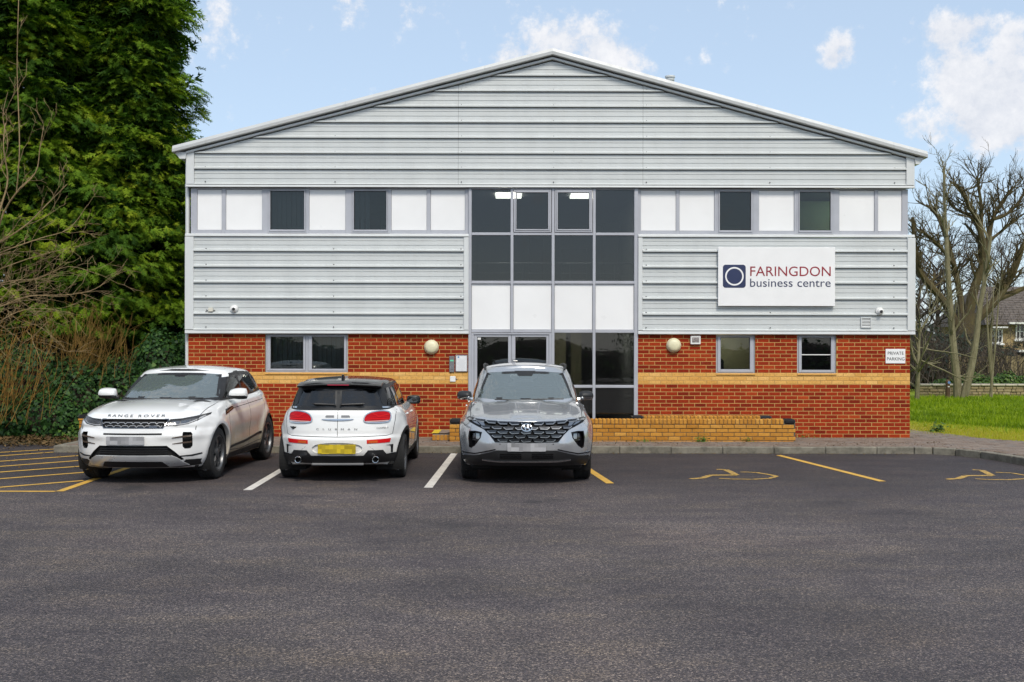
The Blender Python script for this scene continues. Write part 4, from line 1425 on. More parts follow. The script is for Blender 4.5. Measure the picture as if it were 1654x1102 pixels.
def surf_text(sh, txt, proj, c, width, height, off, name, mat, parent, spacing=1.0, flip=1, vert=1, thick=.004):
    """raised letters that follow the body. c: centre in the 2D projection; flip/vert orient them for the onlooker"""
    me = text_mesh(txt, 1.0, 0, spacing)
    V = np.array([v.co[:] for v in me.vertices])
    lo, hi = V.min(0), V.max(0)
    bm = bmesh.new(); bm.from_mesh(me)
    bmesh.ops.triangulate(bm, faces=bm.faces)
    bmesh.ops.subdivide_edges(bm, edges=[e for e in bm.edges if e.calc_length() > .3], cuts=2)
    bmesh.ops.triangulate(bm, faces=bm.faces)
    bad = []
    for v in bm.verts:
        u = ((v.co.x - lo[0]) / (hi[0] - lo[0]) - .5) * width * flip
        w = ((v.co.y - lo[1]) / (hi[1] - lo[1]) - .5) * height * vert
        h = hit(sh, proj, c[0] + w, c[1] + u) if proj == 'T' else hit(sh, proj, c[0] + u, c[1] + w)
        if h is None: bad.append(v)
        else: v.co = h[0] + h[1] * off
    bmesh.ops.delete(bm, geom=bad, context='VERTS')
    bpy.data.meshes.remove(me)
    bmesh.ops.recalc_face_normals(bm, faces=bm.faces)
    return bm_obj(bm, name, mat, parent, 0)
def wheel(parent, x, y, r, w, side, mats, style='twin', n=5, rr=.68):
    """tyre, rim and spokes; side=+1: outer face towards +y"""
    TY, RIM, DARK = mats
    t = MB()
    rim = r * rr
    pr = [(rim - .01, -w * .42), (rim + .012, -w * .5), (r * .90, -w * .51), (r * .965, -w * .46), (r * .992, -w * .38)]
    for g in (-.24, -.08, .08, .24):
        pr += [(r, w * (g - .075)), (r, w * (g + .05)), (r * .978, w * (g + .055)), (r * .978, w * (g + .075))]
    pr += [(r, w * .34), (r * .992, w * .38), (r * .965, w * .46), (r * .90, w * .51), (rim + .012, w * .5), (rim - .01, w * .42)]
    t.lathe([(a, b * 1.0) for a, b in pr], 48, (0, 0, 0), 'y')
    t.f = [f for f in t.f if len(f) == 4]; t.m = [0] * len(t.f)
    tyre = t.build('wheel', TY, parent, 30)
    tyre.location = (x, y, r)
    b = MB()
    b.lathe([(rim, -w * .42), (rim - .005, -w * .35), (rim * .94, -w * .1), (rim * .95, w * .36), (rim + .004, w * .44), (rim + .006, w * .47), (rim - .012, w * .475), (rim - .022, w * .40), (rim * .93, w * .2)], 40, (0, 0, 0), 'y')
    b.f = [f for f in b.f if len(f) == 4]; b.m = [0] * len(b.f)
    ba = b.build('rim', RIM, tyre, 40)
    k = MB(); k.lathe([(rim * .96, w * .05), (rim * .9, w * .02), (0.02, w * .02), (0, w * .02)], 32, (0, 0, 0), 'y'); k.build('brake_disc', DARK, tyre)
    sp = MB()
    yo = w * .44
    def spoke(a, r0, r1, w0, w1, d0, d1, th=.03):
        ca, sa = math.cos(a), math.sin(a)
        def P(rad, lat, dep): return (rad * ca - lat * sa, dep, rad * sa + lat * ca)
        vs = [P(r0, -w0, d0), P(r0, w0, d0), P(r1, w1, d1), P(r1, -w1, d1), P(r0, -w0 * 1.2, d0 - th), P(r0, w0 * 1.2, d0 - th), P(r1, w1 * 1.2, d1 - th), P(r1, -w1 * 1.2, d1 - th)]
        sp.add(vs, [(0, 1, 2, 3), (7, 6, 5, 4), (0, 4, 5, 1), (1, 5, 6, 2), (2, 6, 7, 3), (3, 7, 4, 0)])
    for i in range(n):
        a = 2 * math.pi * i / n + .3
        if style == 'twin':
            for dlt in (-.15, .15): spoke(a + dlt * .55, rim * .2, rim * .62, .020, .016, yo - .02, yo - .005); spoke(a + dlt, rim * .58, rim * .99, .017, .014, yo - .005, yo - .03)
        else:
            spoke(a, rim * .2, rim * .99, .04, .028, yo - .015, yo - .025)
    sp.build('spokes', RIM, tyre)
    hb = MB(); hb.lathe([(.068, yo - .05), (.066, yo - .015), (.05, yo - .004), (0, yo)], 20, (0, 0, 0), 'y'); hb.build('hub_cap', RIM, tyre, 40)
    if side < 0: tyre.rotation_euler = (0, 0, math.pi)
    return tyre
def arch(sh, x, zc, r, parent, lip_w, lip_mat, w_out, well=True, name='arch_trim', lipoff=.004, th=.03):
    """round wheel openings on both flanks with a lip and a dark liner"""
    poly = [(x + r * math.cos(a), zc + r * math.sin(a)) for a in np.linspace(-.55, math.pi + .55, 46)]
    poly2 = poly + [(poly[-1][0], -.2), (poly[0][0], -.2)]
    for pj in ('S+', 'S-'):
        s = 1 if pj == 'S+' else -1
        carve(sh, poly2, pj, .02, cond=lambda C: np.abs(C[:, 1]) > .35)
        # lip that turns inwards
        bm = bmesh.new(); rows = []
        for a in np.linspace(-.16, math.pi + .16, 44):
            row = []
            for k, (rr2, inn) in enumerate(((r + lip_w, 0), (r + lip_w * .5, 0), (r, 0), (r - .004, .02), (r - .004, .02 + th))):
                px, pz = x + rr2 * math.cos(a), zc + rr2 * math.sin(a)
                h = hit(sh, pj, px, pz)
                yy = (h[0].y if h is not None and abs(h[0].y) > .5 else None)
                row.append([px, yy, pz, inn])
            rows.append(row)
        for row in rows:
            base = next((q[1] for q in row if q[1] is not None), None)
            ys = [q[1] for q in row]
            if base is None: base = s * w_out
            prev = base
            for q in row:
                if q[1] is None or abs(abs(q[1]) - abs(prev)) > .06: q[1] = prev
                prev = q[1]
        vs = [[bm.verts.new((q[0], q[1] + s * (lipoff if q[3] == 0 else 0) - s * q[3], q[2])) for q in row] for row in rows]
        for i in range(len(vs) - 1):
            for k in range(4): bm.faces.new((vs[i][k], vs[i + 1][k], vs[i + 1][k + 1], vs[i][k + 1]))
        bmesh.ops.recalc_face_normals(bm, faces=bm.faces)
        bm_obj(bm, name, lip_mat, parent)
        # liner
        ln = MB(); aa = np.linspace(-.5, math.pi + .5, 30); vs2 = []
        for a in aa:
            for yy in (w_out - .03, .50): vs2.append((x + (r + .012) * math.cos(a), s * yy, zc + (r + .012) * math.sin(a)))
        fs = [(2 * i, 2 * i + 1, 2 * i + 3, 2 * i + 2) for i in range(len(aa) - 1)]
        ln.add(vs2, fs)
        ln.add([(x + (r + .012) * math.cos(a), s * .50, zc + (r + .012) * math.sin(a)) for a in aa], [tuple(range(len(aa)))])
        ln.build('wheel_liner', LINER, parent)
def loft_mirror(parent, x, y, z, side, mat_cap, mat_body, s=1.0, back=False, ang=0.0):
    """door mirror: shell, dark foot and glass. side: sign of y. The glass faces the tail (+x)."""
    bm = bmesh.new()
    bmesh.ops.create_cube(bm, size=1)
    bmesh.ops.subdivide_edges(bm, edges=bm.edges, cuts=3, use_grid_fill=True)
    for v in bm.verts:
        c = v.co
        p = c.normalized() * .62
        q = c * .45 + p * .55
        tx = .5 + q.x
        k = .62 + .38 * min(1, max(0, tx * 1.5))
        v.co = Vector((q.x * .19 * s, q.y * .25 * s * (1 - .1 * (q.z)), q.z * .165 * s * k * (1 + .12 * q.y * side)))
        v.co.x += .05 * side * v.co.y
    me = bpy.data.meshes.new('mirror'); bm.to_mesh(me); bm.free()
    me.polygons.foreach_set('use_smooth', np.ones(len(me.polygons), dtype=bool))
    o = link('mirror', me, [mat_cap, mat_body], parent)
    for f in me.polygons:
        f.material_index = 1 if f.center.z < -.028 * s or f.normal.x > .75 else 0
    o.location = (x, y + side * .12 * s, z)
    o.rotation_euler = (0, 0, ang * side)
    ft = MB(); ft.tube([(0.02, -side * .16 * s, -.055), (.005, -side * .07, -.05), (0, 0, -.03)], [.03, .026, .022], 8); ft.build('mirror_foot', mat_body, o, 40)
    g = MB(); gp = rrect(-.092 * s, .092 * s, -.052 * s, .052 * s, .03 * s); g.prism(gp, 'x', .098 * s, .102 * s); g.build('mirror_glass', MIRRG, o)
    return o
def seat(parent, x, y, z, mat, w=.48, h=.62):
    m = MB()
    def rb(x0, x1, y0, y1, z0, z1, c): m.box(x0, x1, y0, y1, z0, z1, ch=c)
    rb(-.25, .25, -w / 2, w / 2, -.12, .08, .06)
    m.add([(x_ + (zz * .28), yy, zz) for (x_, yy, zz) in ((.22, -w / 2, 0), (.22, w / 2, 0), (.34, w / 2, 0), (.34, -w / 2, 0), (.22, -w / 2 + .04, h), (.22, w / 2 - .04, h), (.32, w / 2 - .04, h), (.32, -w / 2 + .04, h))],
          [(0, 3, 2, 1), (4, 5, 6, 7), (0, 1, 5, 4), (1, 2, 6, 5), (2, 3, 7, 6), (3, 0, 4, 7)])
    x0 = .22 + h * .28
    rb(x0 + .0, x0 + .10, -.13, .13, h + .05, h + .23, .04)
    for yy in (-.06, .06): m.tube([(x0 + .05, yy, h - .02), (x0 + .05, yy, h + .07)], .008, 6)
    o = m.build('seat', mat, parent); o.location = (x, y, z); return o
def steering(parent, x, y, z):
    m = MB(); n = 24
    pts = [(x + .06 * math.sin(2 * math.pi * k / n), y + .18 * math.cos(2 * math.pi * k / n), z + .165 * math.sin(2 * math.pi * k / n)) for k in range(n + 1)]
    m.tube(pts, .014, 8, cap=False); m.box(x - .02, x + .02, y - .15, y + .15, z - .03, z + .03, ch=.01)
    return m.build('steering_wheel', TRIMB, parent, 40)

def paint(name, col, metal=0.0, rough=.28, dirt=.0, dirtcol=(.30, .22, .12), z0=.25, z1=.75, flake=False):
    m = Mat(name, col, rough, metal)
    m.set('Coat Weight', 1.0); m.set('Coat Roughness', .025); m.set('Coat IOR', 1.5)
    p = m.obj()
    x, y, z = m.sep(p)
    n = m.noise(p, 3.5, 6, .65); f = m.noise(p, 26, 5, .7)
    c = m.ramp(m.noise(p, 1.2, 2), [(.3, tuple(k * .965 for k in col)), (.7, col)])
    if flake: c = m.mix(m.rng(m.noise(p, 900, 1), .4, .7, 0, .25), c, tuple(min(1, k * 1.5) for k in col))
    if dirt:
        zz = m.math('ADD', z, m.math('MULTIPLY', m.math('SUBTRACT', n, .5), .45))
        fac = m.math('MULTIPLY', m.rng(zz, z0, z1, 1, 0, True), m.rng(f, .25, .7, .6, 1.0))
        side = m.rng(x, .9, 1.5, .10, 1.0)
        fac = m.math('MULTIPLY', m.math('MULTIPLY', fac, side), dirt)
        c = m.mix(fac, c, dirtcol)
        m.set('Coat Weight', m.math('SUBTRACT', 1.0, fac))
    m.set('Base Color', c)
    return m.m
TYRE = simple('tyre_rubber', (.020, .020, .021), .85, 0, .2, 12, .3)
RIMD = simple('dark_alloy', (.15, .153, .16), .38, .7)
RIMS = simple('silver_alloy', (.35, .36, .38), .3, .85)
DISC = simple('brake_steel', (.08, .08, .085), .5, .6)
LINER = simple('liner_black', (.008, .008, .008), .95)
TRIMB = simple('trim_black', (.013, .013, .014), .5)
GLOSSB = Mat('gloss_black', (.005, .005, .006), .10, 0, Specular_IOR_Level=.32).m
CHROME = simple('bright_chrome', (.62, .63, .64), .12, 1.0)
DCHROME = simple('dark_chrome', (.16, .165, .175), .18, 1.0)
MIRRG = simple('mirror_glass', (.10, .105, .11), .05, 1.0)
CARGL = glass('windscreen_glass', (.66, .73, .71), 2.1, (.36, .44, .44), .26)  # pale diffuse share paints in sky reflection along with dust
CARSG = glass('side_window_glass', (.55, .60, .56), 1.6, (.08, .09, .08), .08)
CARPG = glass('privacy_glass', (.10, .105, .11), 1.6, (.03, .032, .035), .15)
LENSC = Mat('clear_lens', (.75, .77, .80), .04, 0, Transmission_Weight=.85, IOR=1.45, Coat_Weight=.5).m
SEATM = simple('seat_fabric', (.035, .035, .038), .9)
SEATL = simple('light_seat_trim', (.16, .16, .155), .8)
DASH = simple('dashboard', (.022, .023, .025), .7)
LEDW = simple('led_white', (.75, .77, .8), .2, 0, .02)
def m_plate(name, base):
    """registration plate whose characters are blocked out, as in the photo"""
    m = Mat(name, base, .4)
    p = m.obj()
    sn = m.node('ShaderNodeVectorMath', {0: p, 1: (1.0, .052, .052)}, operation='SNAP').outputs[0]
    w = m.node('ShaderNodeTexWhiteNoise', {'Vector': sn}, noise_dimensions='3D').outputs['Value']
    m.set('Base Color', m.ramp(w, [(0, tuple(k * .55 for k in base)), (.55, base), (1, tuple(min(1, k * 1.25) for k in base))], 'LINEAR'))
    return m.m
PLATEW = m_plate('blurred_white_plate', (.32, .32, .33))
PLATEY = m_plate('blurred_yellow_plate', (.52, .38, .015))
def plate(sh, proj, z, w, h, mat, parent, off=.012, x=None, y=0.0):
    """flat plate fixed on the centreline"""
    hts = [hit(sh, proj, y + a, z + b) for a in (-w / 2, 0, w / 2) for b in (-h / 2, h / 2)]
    xs = [q[0].x for q in hts if q]
    s = -1 if proj == 'F' else 1
    X = (min(xs) if s < 0 else max(xs)) + s * off if x is None else x
    m = MB(); m.prism(rrect(-w / 2, w / 2, -h / 2, h / 2, .012), 'x', 0, s * .006)
    o = m.build('number_plate', mat, parent); o.location = (X, y, z)
    return o
def tabv(tab): return lerp_tab(tab)
def finish_shell(sh, name, mats, parent, pick=None, ang=50):
    bm = sh.bm
    bm.normal_update()
    if pick is not None:
        for f in bm.faces: f.material_index = pick(f.calc_center_median(), f.normal)
    return bm_obj(bm, name, mats, parent, ang)
def car_common(root, low, gh, P, side_polys, blackring, glass_mats, belt):
    """windscreen, side glass, door seams, handles, interior; shared by the three cars"""
    # windscreen: black frit border, then glass
    ws = P['windscreen']
    carve(gh, ws, 'F', .05)
    bm_obj(patch(gh, ws, 'F', -.002, .004, .05), 'windscreen', CARGL, root, 60)
    ring_patch(gh, ws, 'F', .032, .002, 'windscreen_seal', TRIMB, root)
    if P.get('rear'):
        for k, poly in enumerate(P['rear']):
            carve(gh, poly, 'R', .05)
            bm_obj(patch(gh, poly, 'R', -.002, .004, .05), 'rear_window', CARPG, root, 60)
            ring_patch(gh, poly, 'R', .022, .003, 'window_seal', TRIMB, root)
    for pj in ('S+', 'S-'):
        for poly, gm in zip(side_polys, glass_mats):
            carve(gh, poly, pj, .05)
            bm_obj(patch(gh, poly, pj, -.002, .004, .05), 'side_window', gm, root, 60)
            ring_patch(gh, poly, pj, .022, .003, 'window_seal', blackring, root)
        bm_obj(patch(gh, strip(belt, .022), pj, .006, .01, .06), 'belt_moulding', P.get('beltmat', TRIMB), root)
        for sm in P['seams']:
            bm_obj(patch(low, strip(sm, .007), pj, .0012, .004, .05), 'door_seam', LINER, root)
        for (hx, hz) in P['handles']:
            m = patch(low, rrect(hx - .10, hx + .10, hz - .013, hz + .013, .012), pj, .022, .02, .03); bm_obj(m, 'door_handle', P['paint'], root)
    m = MB(); m.box(P['dash'][0], P['dash'][0] + .42, -.66, .66, P['dash'][1] - .12, P['dash'][1], ch=.04); m.build('dashboard', DASH, root)
    steering(root, P['dash'][0] + .50, P['drv'] * .36, P['dash'][1] - .01)
    for (sx_, sm) in P['seats']:
        for sy in (-.36, .36): seat(root, sx_, sy, P['seatz'], sm)
    m = MB(); m.box(-.02, .02, -.10, .10, -.035, .035, ch=.012); o = m.build('rear_view_mirror', TRIMB, root); o.location = P['rvm']
def under(root, L, hw, z=.2):
    m = MB(); m.box(.35, L - .35, -hw + .16, hw - .16, z, z + .12, ch=.03); m.build('underbody', LINER, root)

# ------------------------------------------------------------------ silver SUV, nose to the camera
def build_silver_suv(loc, rz):
    root = empty('parked_car', loc, rz, 'silver suv facing out with wide jewelled dark chrome grille', 'car', 'cars parked in the bays')
    PAINT = paint('silver_paint', (.45, .462, .478), .60, .22, .25, z0=.2, z1=.55, flake=True)
    L, HW = 4.5, .9325
    zt = tabv([(0, .845), (.12, .865), (.3, .905), (.7, .975), (1.15, 1.045), (1.8, 1.07), (3.2, 1.10), (4.0, 1.10), (4.3, 1.06), (4.5, 1.0)])
    zb = tabv([(0, .27), (.35, .25), (.9, .23), (3.5, .24), (4.2, .28), (4.5, .33)])
    xf = tabv([(0, .12), (.08, .06), (.2, .02), (.4, 0), (.7, .005), (.88, .02), (.96, .05), (1, .10)])
    xr = tabv([(0, 4.38), (.15, 4.47), (.35, 4.5), (.7, 4.46), (1, 4.36)])
    sec = tabv([(0, .875), (.12, .905), (.3, .922), (.55, .9325), (.72, .925), (.86, .895), (.95, .855), (1, .80)])
    pl = tabv([(0, .985), (1.0, 1.0), (3.4, 1.0), (4.5, .95)])
    def hw(X, V):
        w = sec(V) * pl(X)
        ft = 1 - sstep(1.0, 1.5, X)
        return w - .035 * ft * sstep(.80, 1.0, V)
    def z(X, Y, V): return zb(X) + (zt(X) - zb(X)) * V
    def post(V):
        x, y, zz = V[:, 0], np.abs(V[:, 1]), V[:, 2]
        s = np.sign(V[:, 1])
        for cx in (.90, 3.58):       # flared arches
            d = np.hypot(x - cx, zz - .36)
            V[:, 1] += s * .022 * np.exp(-((d - .45) / .07) ** 2) * (y > .6)
        # raised bonnet centre with two creases that spread towards the cowl
        top = (x > .12) & (x < 1.6) & (zz > .8)
        yl = .20 + .05 * np.clip(x, 0, 1.2)
        V[:, 2] += np.where(top, .014 * (1 - sstep(-.02, .02, y - yl)) * sstep(.12, .35, x), 0)
        V[:, 2] += np.where(top, .016 * np.exp(-((y - .56 - .08 * x) / .05) ** 2) * sstep(.15, .5, x), 0)
        # body-side crease
        V[:, 1] -= s * .018 * np.exp(-((zz - .70 - .03 * (x - 1)) / .06) ** 2) * sstep(1.2, 1.6, x) * (1 - sstep(3.0, 3.3, x)) * (y > .6)
        # waist of the bumper: cheeks beside the grille stand proud
        V[:, 0] -= np.where(x < .5, .03 * np.exp(-((y - .52) / .10) ** 2) * np.exp(-((zz - .56) / .10) ** 2), 0)
        return V
    low = Shell(xf, xr, hw, z, 8, 2.35, 7, 2.4, 1.7, tabv([(0, .012), (.3, .035), (1.1, .055), (1.5, .03), (4.5, .02)]), post=post)
    gz0 = lambda X: zt(X) - .04
    gtop = tabv([(1.8, 1.515), (2.1, 1.555), (2.6, 1.585), (3.3, 1.575), (3.9, 1.525), (4.3, 1.48)])
    gxf = tabv([(0, 1.13), (.35, 1.42), (.7, 1.74), (.9, 1.94), (1, 2.05)])
    gxr = tabv([(0, 4.38), (.3, 4.32), (.7, 4.17), (1, 3.95)])
    gsec = tabv([(0, .825), (.3, .79), (.6, .735), (.85, .675), (.94, .645), (1, .60)])
    gpl = tabv([(1.1, .935), (1.8, .985), (2.4, 1.0), (3.4, .98), (4.4, .90)])
    gh = Shell(gxf, gxr, lambda X, V: gsec(V) * gpl(X), lambda X, Y, V: gz0(X) + (gtop(X) - gz0(X)) * (V ** .92), 6.5, 2.3, 6, 2.3, 2.5,
               tabv([(1.9, .04), (2.6, .055), (3.9, .04)]), NU=150, NV=30, floor=False)
    P = dict(windscreen=[(-.71, 1.125), (-.40, 1.105), (0, 1.095), (.40, 1.105), (.71, 1.125), (.655, 1.30), (.585, 1.485), (.30, 1.505), (0, 1.51), (-.30, 1.505), (-.585, 1.485), (-.655, 1.30)],
             rear=[[(-.60, 1.18), (.60, 1.18), (.50, 1.46), (-.50, 1.46)]],
             seams=[[(1.32, 1.04), (1.30, .8), (1.34, .38)], [(2.42, 1.07), (2.44, .7), (2.42, .36)], [(3.36, 1.09), (3.40, .9), (3.22, .66), (3.12, .4)], [(1.34, .38), (2.0, .35), (3.12, .4)]],
             handles=[(2.20, .97), (3.12, .99)], dash=(1.42, 1.10), drv=1, seats=[(2.1, SEATM), (3.0, SEATM)], seatz=.62, rvm=(1.92, 0, 1.44), paint=PAINT, beltmat=CHROME)
    sp = [[(1.62, 1.09), (2.36, 1.10), (2.36, 1.46), (2.10, 1.44), (1.86, 1.30)], [(2.46, 1.10), (3.26, 1.13), (3.20, 1.46), (2.46, 1.47)], [(3.36, 1.15), (3.90, 1.24), (3.62, 1.42), (3.32, 1.45)]]
    car_common(root, low, gh, P, sp, TRIMB, [CARSG, CARPG, CARPG], [(1.3, 1.05), (2.2, 1.075), (3.3, 1.10), (4.1, 1.15)])
    for cx in (.90, 3.58): arch(low, cx, .36, .405, root, .055, TRIMB, .93)
    # --- face
    gp = [(-.43, .588), (0, .580), (.43, .588), (.50, .68), (.58, .755), (.78, .842), (.815, .872), (.60, .868), (.30, .862), (0, .858), (-.30, .862), (-.60, .868), (-.815, .872), (-.78, .842), (-.58, .755), (-.50, .68)]
    recess(low, gp, 'F', .03, 'grille_back', LINER, root)
    ring_patch(low, gp, 'F', .014, .004, 'grille_surround', GLOSSB, root)
    gbars = bmesh.new()
    def addp(poly, off=.004, th=.022):
        b = patch(low, poly, 'F', off, th, .06)
        me = bpy.data.meshes.new('t'); b.to_mesh(me); b.free(); gbars.from_mesh(me); bpy.data.meshes.remove(me)
    hl = []
    rows = [(.835, .86), (.778, .62), (.722, .535), (.667, .475), (.612, .43)]
    for r, (zr, half) in enumerate(rows):
        w = .158
        off = 0.0 if r % 2 else .5
        k = 0
        while True:
            y0 = (k - (0 if off else .5)) * w if True else 0
            y0 = (k - off) * w
            k += 1
            if y0 > half - .03: break
            y1 = min(y0 + w, half)
            for s in (1, -1):
                if y0 < 0 and s == -1: continue
                rise = lambda yy: .022 * (abs(yy) / .5) ** 2 if r == 0 else .01 * (abs(yy) / .5) ** 2
                a0, a1 = y0 + .006, y1 - .004
                if a1 - a0 < .03: continue
                q = [(a0, zr + .020 + rise(a0)), (a1, zr + .014 + rise(a1)), (a1, zr + .004 + rise(a1)), (a0 + (a1 - a0) * .78, zr - .020 + rise(a1)), (a0 + .02, zr - .012 + rise(a0))]
                if s < 0: q = mirror(q)
                addp(q)
                hl.append(strip([q[4], q[3], q[2]], .0085))
    bm_obj(gbars, 'grille_bars', simple('grille_chrome', (.085, .087, .092), .25, 1.0), root, 30)
    gl2 = bmesh.new()
    for q in hl:
        b = patch(low, q, 'F', .007, .01, .06); me = bpy.data.meshes.new('t'); b.to_mesh(me); b.free(); gl2.from_mesh(me); bpy.data.meshes.remove(me)
    bm_obj(gl2, 'grille_highlights', simple('grille_highlight_chrome', (.36, .37, .38), .3, .8), root, 30)  # bright strips paint highlights on the lower edges of the bars
    # daytime lamps hidden in the wings of the grille
    for s in (1, -1):
        for q in ([(.545, .775), (.60, .80), (.66, .852), (.585, .848)], [(.625, .805), (.71, .838), (.755, .862), (.68, .856)]):
            pq = q if s > 0 else mirror(q)
            bm_obj(patch(low, pq, 'F', .003, .02, .03), 'daytime_lamp', simple('lamp_grey', (.30, .31, .33), .12, .9), root)
        pod = [(.605, .720), (.70, .735), (.785, .730), (.800, .64), (.785, .51), (.755, .495), (.70, .535), (.625, .64)]
        pod = pod if s > 0 else mirror(pod)
        recess(low, pod, 'F', .055, 'headlamp_recess', GLOSSB, root)
        ring_patch(low, pod, 'F', .012, .003, 'headlamp_rim', GLOSSB, root)
        for (q, mt) in (([(.655, .625), (.715, .625), (.715, .70), (.665, .70)], LEDW), ([(.722, .625), (.775, .625), (.770, .70), (.722, .70)], DCHROME), ([(.665, .60), (.772, .60), (.772, .617), (.660, .617)], DCHROME)):
            pq = q if s > 0 else mirror(q)
            bm_obj(patch(low, pq, 'F', -.04, .015, .03), 'headlamp', simple('lamp_' + ('a' if mt is LEDW else 'b'), (.34, .35, .37) if mt is LEDW else (.10, .10, .11), .1, .8), root)
    lower = [(-.90, .385), (-.70, .40), (-.52, .445), (-.40, .478), (.40, .478), (.52, .445), (.70, .40), (.90, .385), (.90, .262), (.5, .262), (0, .262), (-.5, .262), (-.90, .262)]
    bm_obj(patch(low, lower, 'F', .006, .015, .04), 'lower_bumper', TRIMB, root)
    for s in (1, -1):
        for zz in (.372, .397, .422):
            q = [(.07, zz), (.36, zz), (.36, zz + .013), (.07, zz + .013)]
            bm_obj(patch(low, q if s > 0 else mirror(q), 'F', .011, .012, .05), 'intake_bar', GLOSSB, root)
    bm_obj(patch(low, strip([(-.60, .345), (-.42, .327), (0, .325), (.42, .327), (.60, .345)], .016), 'F', .014, .02, .04), 'skid_trim', CHROME, root)
    for s in (-1, 1):
        bm_obj(patch(low, strip([(s * .88, .43), (s * .70, .425), (s * .52, .468), (s * .42, .492)], .014), 'F', .008, .012, .04), 'bumper_crease_shade', GLOSSB, root)  # first strip paints the shade of the bumper crease
        bm_obj(patch(low, rrect(s * .36 - .008, s * .36 + .008, .555, .571, .007), 'F', .003, .005, .02), 'parking_sensor', TRIMB, root)
    plate(low, 'F', .523, .52, .112, PLATEW, root)
    # emblem
    ec = (0, .782)
    el = [(ec[0] + .075 * math.cos(a), ec[1] + .047 * math.sin(a)) for a in np.linspace(0, 2 * math.pi, 32, endpoint=False)]
    bm_obj(patch(low, el, 'F', .008, .02, .03), 'emblem', GLOSSB, root)
    ring_patch(low, el, 'F', .010, .014, 'emblem_ring', CHROME, root)
    for pts in ([(.045, .815), (.028, .79), (.012, .752)], [(-.012, .812), (-.028, .775), (-.045, .749)], [(.030, .790), (0, .782), (-.030, .774)]):
        bm_obj(patch(low, strip(pts, .013), 'F', .014, .008, .02), 'emblem_letter', CHROME, root)
    # bonnet seams, wipers, roof rails, mirrors
    for s in (1, -1):
        bm_obj(patch(low, strip([(.10, s * .74), (.45, s * .775), (.9, s * .79), (1.2, s * .78)], .007), 'T', .001, .003, .06), 'bonnet_seam', LINER, root)
        loft_mirror(root, 1.62, s * .815, 1.155, s, TRIMB, CHROME, .80, ang=-.25)
        pts = [(1.98, s * .612, 1.535), (2.06, s * .622, 1.575), (2.3, s * .635, 1.603), (3.0, s * .635, 1.61), (3.6, s * .61, 1.585), (3.8, s * .60, 1.55)]
        m = MB(); m.tube(pts, [.012, .017, .017, .017, .017, .012], 8); m.build('roof_rail', TRIMB, root, 40)
    m = MB(); m.tube([(1.16, .45, 1.115), (1.12, .1, 1.105), (1.13, -.10, 1.108)], .010, 6); m.tube([(1.16, -.10, 1.118), (1.14, -.55, 1.125)], .010, 6); m.build('wiper', TRIMB, root)
    bm_obj(patch(gh, [(-.16, 1.515), (.16, 1.515), (.10, 1.445), (-.10, 1.445)], 'F', .003, .004, .04), 'sensor_pod', TRIMB, root)
    # tail (not seen from here)
    for s in (1, -1): bm_obj(patch(low, [(s * .35, .93), (s * .80, .95), (s * .80, .83), (s * .62, .86), (s * .35, .88)], 'R', .006, .015, .05), 'tail_lamp', Mat('tail_red_' + str(s), (.3, .01, .01), .1).m, root)
    bm_obj(patch(low, [(-.8, .52), (.8, .52), (.8, .33), (-.8, .33)], 'R', .006, .015, .06), 'rear_bumper', TRIMB, root)
    for pj in ('S+', 'S-'): bm_obj(patch(low, [(1.36, .255), (3.12, .255), (3.12, .36), (1.36, .36)], pj, .005, .012, .08), 'sill', TRIMB, root)
    for cx in (.90, 3.58):
        for s in (1, -1): wheel(root, cx, s * .80, .355, .225, s, (TYRE, RIMS, DISC), 'twin', 5)
    under(root, L, HW)
    finish_shell(low, 'body', [PAINT, DASH], root, lambda c, n: 1 if (c.x > 1.35 and c.x < 4.2 and abs(c.y) < .70 and c.z > .95 and n.z > .8) else 0)
    finish_shell(gh, 'cabin', [PAINT, TRIMB], root)
    return root

